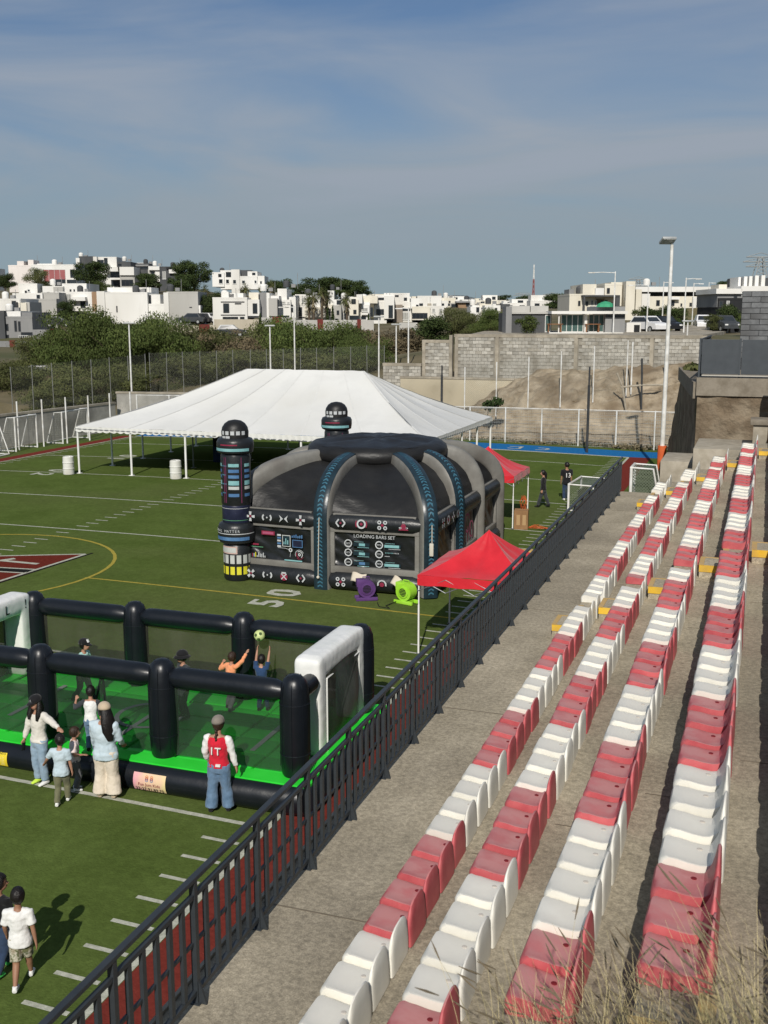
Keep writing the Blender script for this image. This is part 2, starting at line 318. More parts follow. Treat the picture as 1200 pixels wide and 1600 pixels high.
# ================================================================ grandstand
m_conc = speckle(mat('concrete', (.285, .248, .182), (.42, .368, .278), scale=1.1, rough=.92, bump=.4, bscale=26, coord='World', c3=(.235, .205, .155), s3=.3, bdist=.015, detail=9, lo=.3, hi=.7), 70, .34)
m_conc2 = mat('pale_concrete', (.30, .265, .205), (.40, .36, .29), scale=3, rough=.9, bump=.3, bscale=14, coord='World', c3=(.19, .17, .135), s3=.6)
ZW = 2.84; RISE = .45; XS = [-3.0, -2.17, -1.33, -.50, .34, 1.18, 2.02]; ZS = [3.25 + RISE * i for i in range(7)]
YN, YE = 5.3, 35.7
gs = MB(); gs.box(-4.42, XS[0], -4, YE, -.5, ZW)
for i in range(7):
    gs.box(XS[i], XS[i + 1] if i < 6 else 5.5, YN if i < 5 else 1.2, YE if i < 4 else 39.8, -.5, ZS[i])
grand = structure('grandstand', gs, m_conc)
m_joint = mat('joint_line', (.14, .118, .085), (.19, .16, .12), rough=.95, coord='World', scale=9)
for y_ in (3.1, 8.9, 14.7, 20.5, 26.3, 32.1):
    MB().box(-4.40, -3.02, y_, y_ + .022, ZW + .0005, ZW + .003).build('expansion_joint', m_joint, grand)
    for i_ in range(4): MB().box(XS[i_] + .50, XS[i_ + 1] - .003, y_ + .9, y_ + .918, ZS[i_] + .0005, ZS[i_] + .003).build('expansion_joint', m_joint, grand)
sill = MB(); sill.box(-4.46, -4.424, -4, YE - .02, ZW - .35, ZW + .03); structure('walkway_kerb', sill, m_conc2)
m_yp = mat('yellow_paint', (.66, .40, .03), (.74, .48, .06), scale=6, rough=.6, rand=.06, c3=(.45, .28, .06), s3=3)
m_ypf = mat('worn_yellow_paint', (.50, .33, .12), (.42, .31, .17), scale=7, rough=.8)
def half_step(label, x1, y0, z0, h, w=.66, d=.36):
    t = thing('aisle_step', label, 'step', (x1, y0, z0), 0, 'yellow edged aisle steps')
    MB().box(-d, -.003, 0, w, 0, h).build('block', m_conc, t)
    MB().box(-d - .004, -.003, -.014, -.002, h - .115, h + .004).build('painted_face', m_yp, t)
    b = MB(); b.box(-d - .012, -d + .07, -.014, w, h + .001, h + .008); b.box(-d + .07, -.003, w - .05, w, h + .001, h + .008); b.build('painted_edge', m_ypf, t)
    e = MB(); e.box(.002, .10, .0, w, h + .2 + .022, h + .2 + .03); e.build('landing_edge', m_ypf, t)
AISLE = (18.75, 32.3)
ROWN = ['front row', 'second row', 'third row', 'fourth row', 'top row']
for i in range(5):
    for k, y in enumerate(AISLE):
        half_step('concrete half step with yellow painted edge by the %s at the %s aisle' % (ROWN[i], ('middle', 'far')[k]), XS[i], y + [.05, 0, 0, 0, -.6][i], (ZW if i == 0 else ZS[i - 1]) + .002, .225)
for i in (2, 3):
    half_step('concrete half step with yellow edge at the grassy near end of the %s' % ROWN[i], XS[i] + .36, YN + .05, ZS[i] + .002, .1, w=.28)

# ---------------------------------------------------------------- stadium seats
def seat_stain(name, base, base2, stain):
    m = mat(name, base, base2, scale=5, rough=.5, spec=.3, rand=.09)
    n = m.node_tree.nodes; l = m.node_tree.links; b = n['Principled BSDF']; src = b.inputs['Base Color'].links[0].from_socket
    t = n.new('ShaderNodeTexCoord'); gm = n.new('ShaderNodeNewGeometry'); sp = n.new('ShaderNodeSeparateXYZ'); l.new(gm.outputs['Normal'], sp.inputs[0])
    oi = n.new('ShaderNodeObjectInfo'); a = n.new('ShaderNodeVectorMath'); a.operation = 'ADD'; l.new(t.outputs['Object'], a.inputs[0])
    ml = n.new('ShaderNodeMath'); ml.operation = 'MULTIPLY'; ml.inputs[1].default_value = 31; l.new(oi.outputs['Random'], ml.inputs[0]); l.new(ml.outputs[0], a.inputs[1])
    x = n.new('ShaderNodeTexNoise'); x.inputs['Scale'].default_value = 4.5; x.inputs['Detail'].default_value = 4; l.new(a.outputs[0], x.inputs['Vector'])
    r = n.new('ShaderNodeMapRange'); r.inputs[1].default_value = .38; r.inputs[2].default_value = .62; l.new(x.outputs['Fac'], r.inputs[0])
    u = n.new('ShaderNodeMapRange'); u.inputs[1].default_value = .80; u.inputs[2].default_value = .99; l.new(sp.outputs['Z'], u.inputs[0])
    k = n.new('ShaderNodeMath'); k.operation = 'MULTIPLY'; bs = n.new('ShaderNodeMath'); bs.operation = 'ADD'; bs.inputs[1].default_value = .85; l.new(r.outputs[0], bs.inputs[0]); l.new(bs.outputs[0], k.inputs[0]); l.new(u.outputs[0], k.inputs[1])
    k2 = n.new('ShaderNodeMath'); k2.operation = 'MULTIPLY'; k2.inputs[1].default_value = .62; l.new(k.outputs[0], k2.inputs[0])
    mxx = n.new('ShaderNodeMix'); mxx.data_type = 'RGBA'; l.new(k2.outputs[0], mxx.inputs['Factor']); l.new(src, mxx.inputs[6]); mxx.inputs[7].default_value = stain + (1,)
    l.new(mxx.outputs[2], b.inputs['Base Color']); return m
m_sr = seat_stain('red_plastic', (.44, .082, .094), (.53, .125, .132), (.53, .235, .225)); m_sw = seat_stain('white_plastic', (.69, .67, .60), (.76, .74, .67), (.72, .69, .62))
m_bolt = mat('bolt_plastic', (.16, .01, .015)); m_boltw = mat('pale_bolt_plastic', (.50, .46, .41)); m_hole = mat('dark_hole', (.01, .01, .01))
def seat_mesh(name, m):
    W = .438
    prof = [(.0, -.045), (.0, .03), (.015, .058), (.05, .07), (.13, .066), (.22, .05), (.30, .044), (.345, .052), (.375, .085), (.395, .15), (.41, .23), (.42, .30), (.428, .322), (.442, .322), (.45, .30), (.455, .2), (.46, .08), (.462, -.045)]
    st = [(0, .30, .020), (.010, .52, .022), (.03, .74, .017), (.07, .92, .010), (.14, 1.02, .004), (.219, 1.05, .0), (.30, 1.02, -.004), (.365, .92, -.008), (.405, .74, -.015), (.427, .52, -.022), (W, .30, -.030)]
    vs = []; n = len(prof)
    for y, hk, dz in st:
        for x, z in prof:
            zz = z
            if z > .09: zz = .09 + (z - .09) * (hk if hk < 1 else 1 + (hk - 1) * .6)
            elif 0 < z: zz = z + (dz if .03 < x < .38 else dz * .3) * (1 if x < .36 else .3)
            xx = x + (.055 * max(0, .8 - hk) if x < .10 else 0) + (-.02 * max(0, .8 - hk) if x > .43 else 0)
            vs.append((xx, y, zz))
    fs = [(i * n + j, i * n + j + 1, (i + 1) * n + j + 1, (i + 1) * n + j) for i in range(len(st) - 1) for j in range(n - 1)]
    fs += [(i * n + n - 1, i * n, (i + 1) * n, (i + 1) * n + n - 1) for i in range(len(st) - 1)]
    fs += [tuple(range(n - 1, -1, -1)), tuple(range((len(st) - 1) * n, len(st) * n))]
    fs = [tuple(reversed(f)) for f in fs]
    b = MB(); b.add(vs, fs); return b.mesh(name, m, 38)
me_r, me_w = seat_mesh('red_seat', m_sr), seat_mesh('white_seat', m_sw)
bolt = MB().lathe([(.021, 0), (.021, .006), (.014, .009)], 10).mesh('bolt_cap', m_bolt); boltw = MB().lathe([(.021, 0), (.021, .005), (.014, .008)], 10).mesh('bolt_cap', m_boltw)
slot = MB().box(-.008, .008, -.024, .024, 0, .003).mesh('drain_slot', m_hole)
def seat(i, y, red, label, jit):
    o = obj('stadium_seat', me_r if red else me_w, None, (XS[i] - .028 + jit, y + random.uniform(-.004, .004), ZS[i] + .047 + random.uniform(-.003, .003)), random.uniform(-.022, .022))
    o.rotation_euler.y = random.uniform(-.02, .02)
    tag(o, label, 'stadium seat', 'red and white stadium seats on the terrace')
    obj('bolt_cap', bolt if red else boltw, o, (.275, .30, .0405)); obj('drain_slot', slot, o, (.315, .075, .0445), .1)
def run(i, y0, pitch, pattern, where):
    """pattern: blocks of (colour, count) from the near end"""
    y = y0; tot = {'r': 0, 'w': 0}
    for c, cnt in pattern:
        tot[c] += 1
        for k in range(cnt):
            nth = 'only' if cnt == 1 else ['nearest', 'second nearest', 'third nearest', 'farthest'][k if cnt == 4 else (k if k < cnt - 1 else 3)]
            col = {'r': 'faded red', 'w': 'white'}[c]
            lab = '%s seat, %s of the %s %s block, %s %s' % (col, nth, ORD[tot[c] - 1], {'r': 'red', 'w': 'white'}[c], ROWN[i], where)
            seat(i, y, c == 'r', lab, random.uniform(-.008, .008)); y += pitch
def alt(first, n0, total):
    p = []; c = first; left = total; k = n0
    while left > 0:
        q = min(k, left); p.append((c, q)); left -= q; c = 'w' if c == 'r' else 'r'; k = 4
    return p
P = .468
run(0, 7.09 - 2 * P, P, alt('w', 4, 28), 'before middle aisle')
run(1, 7.09 - 3 * P, .466, [('r', 2)] + alt('w', 4, 27), 'before middle aisle')
run(2, 7.09 - 1.95 * P, .459, alt('r', 2, 28), 'before middle aisle')
run(3, 7.09 - 2.1 * P, .463, alt('r', 3, 27), 'before middle aisle')
P2 = .4575
run(0, 7.09 + 27.26 * P, P2, alt('w', 4, 27), 'past middle aisle')
run(1, 7.09 + 26.99 * P, P2, alt('r', 1, 27), 'past middle aisle')
run(2, 7.09 + 26.6 * P, P2, alt('r', 3, 28), 'past middle aisle')
run(3, 7.09 + 25.8 * P, P2, alt('r', 3, 29), 'past middle aisle')
for i in range(4): run(i, 33.0, P2, [('w', 4)] if i < 2 else [('r', 1), ('w', 3)], 'past far aisle')
run(4, 6.4, .463, alt('w', 4, 26), 'before middle aisle'); run(4, 19.3, P2, alt('r', 2, 27), 'past middle aisle')

# ---------------------------------------------------------------- railing
m_rail = mat('charcoal_metal', (.030, .036, .042), (.040, .047, .054), scale=4, rough=.45, metal=.15, spec=.5)
RXX = -4.24; ry0, ry1 = 4.9, 35.66
rail = thing('metal_railing', 'long charcoal metal railing with flat uprights along the concrete walkway', 'railing', (RXX, ry0, ZW))
Lr = ry1 - ry0
MB().box(-.03, .03, 0, Lr, 1.115, 1.155, b=.006).build('handrail', m_rail, rail)
MB().box(-.02, .02, 0, Lr, .965, 1.005).build('top_rail', m_rail, rail)
MB().box(-.0215, -.0175 + .02, 0, Lr, .535, .565).build('middle_rail', m_rail, rail)
MB().box(-.02, .02, 0, Lr, .085, .125).build('bottom_rail', m_rail, rail)
post_me = MB().box(-.026, .026, -.026, .026, 0, 1.112); post_me.box(-.05, .05, -.05, .05, 0, .012); post_me.add([(.026, -.012, .22), (.026, .012, .22), (.10, .012, 0), (.10, -.012, 0), (.026, .012, 0), (.026, -.012, 0)], [(0, 3, 2, 1), (0, 5, 3), (1, 2, 4), (0, 1, 4, 5)])
post_me = post_me.mesh('post', m_rail); bal_me = MB().box(-.0165, .0165, -.026, .026, .127, .963).mesh('baluster', m_rail)
y = 7.29 - ry0 - 2 * 1.195
k = 0
while y < Lr + .01:
    obj('post', post_me, rail, (0, y, 0))
    for j in range(1, 6):
        yy = y + 1.195 * j / 6
        if yy < Lr: obj('baluster', bal_me, rail, (0, yy, 0))
    y += 1.195
# ================================================================ frame tent, canopies
m_vinyl = mat('white_vinyl', (.62, .62, .595), (.69, .69, .665), scale=.7, rough=.45, bump=.12, bscale=1.6, coord='World', spec=.2, c3=(.60, .595, .56), s3=.35, bdist=.1)
m_wpole = mat('white_pole', (.70, .70, .67), (.78, .78, .76), rough=.45); m_alu = mat('grey_pole', (.16, .17, .18), (.22, .23, .24), rough=.4, metal=.4)
tx0, tx1, ty0, ty1, te, tr = -34.5, -14.9, 48.75, 61.6, 2.68, 5.55
tent = thing('frame_tent', 'large white frame tent with a hipped roof and scalloped valance over the field', 'tent', (tx0, ty0, 0))
W_, D_ = tx1 - tx0, ty1 - ty0; rxa, rxb, rym = 7.0, W_ - 5.6, D_ / 2
def sag(a, b, c, name, nu=14):
    """one roof panel between three or four corners, slightly sagging, with seams"""
    pass
def roof_panel(P00, P10, P11, P01, n, m_):
    P00, P10, P11, P01 = map(Vector, (P00, P10, P11, P01)); g = MB()
    def fn(u, v):
        p = P00.lerp(P10, u).lerp(P01.lerp(P11, u), v)
        s = math.sin(PI * v) * .22 + .06 * math.sin(PI * v) * abs(math.sin(u * n * PI)); p.z -= s; p.z += .02 * mnoise.noise(p * 1.3) + .022 * math.sin(PI * u) * mnoise.noise(Vector((p.x * 2.2, p.y * .7, 2))); return p
    g.grid(fn, 40, 14); return g.build('roof_panel', m_, tent, 180)
A, B, C_, D2 = (0, 0, te), (W_, 0, te), (W_, D_, te), (0, D_, te); Ra, Rb = (rxa, rym, tr), (rxb, rym, tr)
nb = 6
def L3(a, b, t): return tuple(a[i] + (b[i] - a[i]) * t for i in range(3))
for k in range(nb):
    roof_panel(L3(A, B, k / nb), L3(A, B, (k + 1) / nb), L3(Ra, Rb, (k + 1) / nb), L3(Ra, Rb, k / nb), 1, m_vinyl)
    roof_panel(L3(C_, D2, k / nb), L3(C_, D2, (k + 1) / nb), L3(Rb, Ra, (k + 1) / nb), L3(Rb, Ra, k / nb), 1, m_vinyl)
for k in range(4):
    roof_panel(L3(B, C_, k / 4), L3(B, C_, (k + 1) / 4), Rb, Rb, 1, m_vinyl); roof_panel(L3(D2, A, k / 4), L3(D2, A, (k + 1) / 4), Ra, Ra, 1, m_vinyl)
m_seam = mat('welded_seam', (.60, .60, .575), (.66, .66, .635), rough=.5)
def seam(p, q, hip=False):
    p, q = Vector(p), Vector(q); g = MB(); n = 14; pts = []; sd_ = (q - p).cross(Vector((0, 0, 1))).normalized() * (.06 if hip else .035)
    for k in range(n + 1): t_ = k / n; c = p.lerp(q, t_); c.z += -.22 * math.sin(PI * t_) + .02 * mnoise.noise(c * 1.3) + .006; pts += [c - sd_, c + sd_]
    g.add(pts, [(2 * k, 2 * k + 1, 2 * k + 3, 2 * k + 2) for k in range(n)]); g.build('seam', m_seam, tent)
for k in range(nb + 1): seam(L3(A, B, k / nb), L3(Ra, Rb, k / nb), k in (0, nb)); seam(L3(C_, D2, k / nb), L3(Rb, Ra, k / nb), k in (0, nb))
for k in (1, 2, 3): seam(L3(B, C_, k / 4), Rb); seam(L3(D2, A, k / 4), Ra)
def valance(a, b, n):
    a = Vector(a); b = Vector(b); g = MB(); k = n * 8; o_ = (b - a).normalized().cross(Vector((0, 0, 1))) * .012
    top = [a.lerp(b, i / k) + o_ for i in range(k + 1)]; bot = [p - Vector((0, 0, .22 + .07 * abs(math.sin(PI * (i / k) * n)))) + o_ * (1 + 1.5 * math.sin(i)) for i, p in enumerate(top)]
    g.add(top + bot, [(i, k + 1 + i, k + 2 + i, i + 1) for i in range(k)]); return g.build('valance', m_vinyl, tent)
valance(A, B, 46); valance(B, C_, 30); valance(C_, D2, 46); valance(D2, A, 30)
def leg(x, y, r=.055, m_=None):
    z0 = crown(tx0 + x); g = MB(); g.tube([(x, y, z0 + .02), (x, y, te - .1)], r, 8); g.box(x - .12, x + .12, y - .12, y + .12, z0 + .005, z0 + .025); g.build('leg', m_ or m_wpole, tent, 30)
for i in range(7): leg(.06 + (W_ - .12) * i / 6, .06); leg(.06 + (W_ - .12) * i / 6, D_ - .06)
for i in (1, 2, 3): leg(.06, D_ * i / 4); leg(W_ - .06, D_ * i / 4)
leg(5.0, 3.6, .045, m_alu); leg(6.6, 7.5, .045, m_alu); leg(11, 4.5, .05, m_alu)
fr = MB()
for a, b in ((A, B), (B, C_), (C_, D2), (D2, A), (Ra, Rb), (A, Ra), (B, Rb), (C_, Rb), (D2, Ra)):
    fr.tube([(a[0], a[1], a[2] - .12), (b[0], b[1], b[2] - .34)], .035, 6)
fr.build('frame', m_alu, tent, 30)
m_pvc = mat('barrel_plastic', (.62, .62, .58), (.70, .70, .66), scale=4, rough=.5, c3=(.5, .48, .42), s3=2)
for lab, x, y in (('white plastic ballast barrel at the near corner leg of the tent', -34.75, 48.3), ('white plastic ballast barrel at the third front leg of the tent', -28.35, 48.45)):
    t = thing('ballast_barrel', lab, 'barrel', (x, y, crown(x) + .006), 0, 'white barrels weighing down the tent')
    MB().lathe([(.27, 0), (.29, .02), (.29, .28), (.305, .30), (.305, .34), (.29, .36), (.29, .60), (.305, .62), (.305, .66), (.29, .68), (.285, .93), (.25, .96), (.23, .94)], 24).build('drum', m_pvc, t, 30)
    MB().lathe([(.04, .942), (.04, .965)], 10, T(.1, 0, 0)).build('bung', m_wpole, t)
m_navy = mat('navy_cloth', (.008, .018, .05), (.014, .03, .075), rough=.7)
t = thing('speaker_box', 'tall dark blue box standing under the white tent', 'box', (-29.2, 55.2, crown(-29.2) + .004))
MB().box(-.4, .4, -.4, .4, 0, 1.7, b=.03).build('case', m_navy, t, 30); MB().box(-.32, .32, -.42, -.401, .9, 1.6).build('grille', m_black, t)

m_cred = mat('red_canopy_cloth', (.50, .012, .022), (.60, .018, .03), scale=1.4, rough=.48, bump=.25, bscale=3.5, spec=.35, bdist=.06, sheen=.2)
def canopy(label, x0, y0, w, d, eave, peak, zg):
    t = thing('pop_up_canopy', label, 'canopy', (x0, y0, zg), 0, 'red pop up canopies beside the field')
    cx, cy = w / 2, d / 2; K = [(0, 0), (w, 0), (w, d), (0, d)]
    for i in range(4):
        a, b = K[i], K[(i + 1) % 4]; g = MB()
        def fn(u, v, a=a, b=b, i=i):
            p = Vector((a[0] + (b[0] - a[0]) * u, a[1] + (b[1] - a[1]) * u, eave)).lerp(Vector((cx, cy, peak)), v)
            s = math.sin(PI * v) * (.13 + .10 * math.sin(PI * u)) + .015 * math.sin(9 * u + 3 * i) * (1 - v) * math.sin(PI * u)
            wr = (.045 * mnoise.noise(Vector((u * 5 + i * 9, v * 2.5, 1.3 * i))) + .022 * math.sin(26 * (u - .5) * (1.25 - v)) * v * (1 - v) * 3) * math.sin(PI * u); return (p.x, p.y, p.z - s + wr)
        g.grid(fn, 22, 16); g.build('roof_panel', m_cred, t, 180)
        e = MB(); n = 20; dv = Vector((b[0] - a[0], b[1] - a[1], 0)); ou = dv.normalized().cross(Vector((0, 0, 1)))
        tp = [Vector((a[0], a[1], eave)) + dv * (k / n) + ou * .006 for k in range(n + 1)]
        e.add(tp + [p - Vector((0, 0, .26 + .012 * math.sin(k * 1.1 + i))) + ou * (.01 + .012 * math.sin(k * .9 + 2 * i)) for k, p in enumerate(tp)], [(k, n + 1 + k, n + 2 + k, k + 1) for k in range(n)])
        e.build('valance', m_cred, t, 180)
    for px, py in K:
        px = min(max(px, .03), w - .03); py = min(max(py, .03), d - .03)
        g = MB(); g.box(px - .02, px + .02, py - .02, py + .02, 0, eave * .62); g.build('leg', m_wpole, t); MB().box(px - .015, px + .015, py - .015, py + .015, eave * .62, eave - .02).build('leg', m_wpole, t)
        MB().box(px - .05, px + .05, py - .05, py + .05, .0, .012).build('foot', m_alu, t)
    g = MB()
    for i in range(4):
        a, b = K[i], K[(i + 1) % 4]; n = 4
        for k in range(n):
            q0 = Vector((a[0] + (b[0] - a[0]) * k / n, a[1] + (b[1] - a[1]) * k / n, eave - (.08 if k % 2 else .42))); q1 = Vector((a[0] + (b[0] - a[0]) * (k + 1) / n, a[1] + (b[1] - a[1]) * (k + 1) / n, eave - (.42 if k % 2 else .08)))
            g.tube([q0, q1], .012, 5); g.tube([(q0.x, q0.y, eave - .5 + (eave - q0.z)), (q1.x, q1.y, eave - .5 + (eave - q1.z))], .012, 5)
        g.tube([(a[0], a[1], eave - .12), (cx, cy, peak - .5)], .014, 5)
    g.tube([(cx, cy, peak - .75), (cx, cy, peak - .03)], .02, 6); g.build('truss', m_alu, t); return t
canopy('red pop up canopy pitched against the railing beside the black inflatable', -8.0, 25.4, 2.95, 2.95, 2.08, 3.05, .012)
canopy('red pop up canopy farther off behind the black inflatable', -12.1, 42.0, 2.9, 2.95, 2.12, 3.1, crown(-10.5) + .01)
# cardboard box under the far canopy and its neighbours
m_card = mat('cardboard', (.22, .12, .055), (.28, .16, .075), scale=3, rough=.85); m_cardp = mat('card_print', (.40, .26, .13)); m_orange = mat('orange_net', (.55, .10, .03), (.62, .14, .04), rough=.6)
t = thing('cardboard_box', 'tall brown cardboard box beside the far red canopy leg', 'box', (-8.95, 42.35, crown(-8.95) + .004), .15)
MB().box(-.28, .28, -.25, .25, 0, .78, b=.008).build('carton', m_card, t); MB().box(-.285, .285, -.02, .02, .781, .786).build('tape', m_cardp, t)
for x in (-.18, .06): MB().box(x, x + .14, -.254, -.2505, .18, .6).build('printed_panel', m_cardp, t)
g = MB()
for k in range(16):
    a = k * .9; g.tube([(.1 * math.cos(a), .1 * math.sin(a), 0), (.16 * math.cos(a + 1), .16 * math.sin(a + 1), .3), (.08 * math.cos(a + 2.2), .1 * math.sin(a + 2.2), .5 + .06 * math.sin(k * 2.1))], .008, 4)
tag(g.build('bundled_net', m_orange, None, False, (-8.9, 42.45, crown(-8.9) + .79)), 'tangled bundle of orange netting on the tall cardboard box', 'netting')
t = thing('soccer_net_heap', 'orange netting and black cord dropped on the turf by the cardboard box', 'netting', (-8.25, 42.6, crown(-8.2) + .006))
g = MB()
for k in range(14):
    a = k * 1.7; g.tube([(.5 * math.cos(a), .12 * math.sin(a), .02), (.25 * math.cos(a + 1), .25 * math.sin(a), .09 + .03 * math.sin(k)), (.5 * math.cos(a + 1.6), .2 * math.sin(a + 2), .02)], .009, 4)
g.build('cord', m_orange, t)
t = thing('yellow_bench', 'low yellow topped bench on the turf beyond the near red canopy', 'bench', (-7.75, 36.4, .01), .1)
m_ytop = mat('yellow_bench_top', (.58, .36, .10), (.66, .44, .14), rough=.5)
MB().box(-.55, .55, -.2, .2, .40, .46, b=.015).build('seat', m_ytop, t, 30); MB().box(-.5, .5, -.34, -.24, .17, .21, b=.01).build('foot_board', m_ytop, t, 30)
for sx in (-.48, .48): MB().box(sx - .03, sx + .03, -.34, .18, 0, .168).box(sx - .03, sx + .03, -.15, .15, .168, .40).build('leg', m_alu, t)

# ================================================================ black laser arena inflatable
m_blk = mat('black_vinyl', (.011, .013, .015), (.017, .019, .021), scale=2, rough=.38, bump=.35, bscale=4.5, spec=.45, bdist=.05)
m_blkm = mat('black_matte_vinyl', (.011, .011, .0115), (.017, .017, .017), scale=1.2, rough=.46, bump=.30, bscale=1.8, spec=.34, bdist=.12, stretch=(1, 1, 2.2))
m_gry = mat('grey_vinyl', (.17, .165, .15), (.22, .215, .195), scale=2, rough=.5, bump=.3, bscale=6, spec=.35, bdist=.03, c3=(.14, .13, .115), s3=.8)
m_teal = mat('dark_teal_vinyl', (.008, .018, .026), (.014, .032, .044), scale=3, rough=.35, spec=.5, bump=.25, bscale=7)
m_chev = mat('blue_chevron', (.03, .10, .15), (.055, .16, .22), scale=6, rough=.45)
m_icon = mat('icon_white', (.42, .44, .45), (.52, .54, .55), rough=.5); m_iconr = mat('icon_red', (.20, .018, .045), (.27, .03, .065), rough=.5)
m_pink = mat('panel_pink', (.36, .08, .15)); m_cyan = mat('panel_cyan', (.16, .36, .38), (.24, .46, .46)); m_blu2 = mat('panel_blue', (.05, .13, .28), (.09, .2, .36)); m_grn = mat('panel_green', (.10, .30, .16))
m_yelv = mat('yellow_vinyl', (.60, .55, .02), (.66, .62, .05)); m_pale = mat('pale_panel', (.42, .44, .42), (.50, .52, .50)); m_salm = mat('salmon_panel', (.50, .36, .32)); m_nvy = mat('navy_vinyl', (.012, .014, .032), (.018, .022, .05), rough=.4)
X0, X1, Y0, Y1 = -15.75, -9.35, 30.75, 39.5
dome = thing('laser_arena_inflatable', 'black inflatable arena with grey ribs, round cap and printed sci-fi panels', 'inflatable', (X0, Y0, .06))
w, d = X1 - X0, Y1 - Y0; ccx, ccy = w / 2 - .05, 4.55; zt = 2.28; zc = 3.78
perim = [(0, 0), (w * .475, -.18), (w, 0), (w, d / 3), (w, 2 * d / 3), (w, d), (w * .5, d), (0, d), (0, 2 * d / 3), (0, d / 3)]
capr = (2.3, 2.5)
def cap_pt(px, py, r=1.0):
    a = math.atan2((py - ccy) / capr[1], (px - ccx) / capr[0]); return ccx + capr[0] * r * math.cos(a), ccy + capr[1] * r * math.sin(a)
def rib_path(px, py):
    cx_, cy_ = cap_pt(px, py, .93); P_ = []
    for k in range(5): P_.append(Vector((px, py, .02 + 2.3 * k / 4)))
    for k in range(1, 13):
        q = k / 12; a = q * PI / 2
        hx = 1 - math.cos(a) * 1.0; zz = 2.32 + (zc - 2.32) * math.sin(a) ** .95
        hx = q ** 1.9
        P_.append(Vector((px + (cx_ - px) * hx, py + (cy_ - py) * hx, zz)))
    return P_
for i, (px, py) in enumerate(perim):
    P_ = rib_path(px, py); outw = Vector((px - ccx, py - ccy, 0)).normalized()
    g = MB(); sd_ = outw.cross(Vector((0, 0, 1)))
    sec = [(math.copysign(abs(math.cos(q)) ** .6, math.cos(q)) * .27, math.copysign(abs(math.sin(q)) ** .6, math.sin(q)) * .31) for q in [2 * PI * j_ / 20 for j_ in range(20)]]; n_ = len(P_); vs_ = []
    for k in range(n_):
        t_ = (P_[min(k + 1, n_ - 1)] - P_[max(k - 1, 0)]).normalized(); no = (outw - t_ * outw.dot(t_)).normalized()
        for sx_, sy_ in sec: vs_.append(P_[k] + sd_ * sx_ + no * (sy_ - .02))
    g.add(vs_, [(k * 20 + j_, k * 20 + (j_ + 1) % 20, (k + 1) * 20 + (j_ + 1) % 20, (k + 1) * 20 + j_) for k in range(n_ - 1) for j_ in range(20)] + [tuple(range(19, -1, -1)), tuple(range((n_ - 1) * 20, n_ * 20))]); rb = g.build('rib', m_gry, dome, 60)
    # outer band with chevrons on the ribs that carry the print
    if i in (1, 2, 3):
        bnd = MB(); vs_ = []; n_ = len(P_)
        for k in range(n_):
            t_ = (P_[min(k + 1, n_ - 1)] - P_[max(k - 1, 0)]).normalized(); no = (outw - t_ * outw.dot(t_)).normalized()
            if no.length < .5: no = Vector((0, 0, 1))
            for s_ in range(9):
                a = -1 + 2 * s_ / 8; vs_.append(P_[k] + sd_ * (a * .225) + no * (.302 - .035 * a ** 4))
        bnd.add(vs_, [(k * 9 + s_, k * 9 + s_ + 1, (k + 1) * 9 + s_ + 1, (k + 1) * 9 + s_) for k in range(n_ - 1) for s_ in range(8)]); bnd.build('printed_band', m_teal, rb, True)
        ch = MB(); Lc = [0]
        for k in range(1, n_): Lc.append(Lc[-1] + (P_[k] - P_[k - 1]).length)
        s0 = .1
        while s0 < Lc[-1] - .2:
            def at_s(s):
                k = max(j for j in range(n_) if Lc[j] <= s); k = min(k, n_ - 2); q = (s - Lc[k]) / (Lc[k + 1] - Lc[k]); p = P_[k].lerp(P_[k + 1], q); t_ = (P_[k + 1] - P_[k]).normalized(); no = (outw - t_ * outw.dot(t_)).normalized(); return p + no * .309
            a0, a1, a2 = at_s(s0), at_s(s0 + .055), at_s(s0 + .10); cw = sd_ * .085
            ch.add([a0 + cw, a1, a2, a1 + cw], [(0, 1, 2, 3)]); ch.add([a0 - cw, a1, a2, a1 - cw], [(3, 2, 1, 0)]); s0 += .118
        ch.build('chevrons', m_chev, rb)['kind'] = 'stuff'
# roof panels between the ribs: dark cloth sagging inward
for i in range(len(perim)):
    a, b = rib_path(*perim[i])[4:], rib_path(*perim[(i + 1) % len(perim)])[4:]; g = MB()
    def fn(u, v, a=a, b=b, i=i):
        k = v * (len(a) - 1); j = min(int(k), len(a) - 2); q = k - j; p = a[j].lerp(a[j + 1], q).lerp(b[j].lerp(b[j + 1], q), u)
        inw = (Vector((ccx, ccy, 1.5)) - p).normalized(); s = math.sin(PI * u) * math.sin(PI * min(1, v * 1.05 + .05)); p = p + inw * (.26 * s + .12 * math.sin(PI * u)) - Vector((0, 0, .16 * s)) + inw * .035 * math.sin((v * 3 + u * 1.6) * 9 + 2 * mnoise.noise(Vector((u * 2, v * 2, i)))) * s * (1 - v)
        p += inw * .07 * mnoise.noise(Vector((u * 3.5 + i * 7, v * 5 + u * 2.5, i))) * s * 2; return p
    g.grid(fn, 22, 18); g.build('roof_cloth', m_blkm, dome, 180)
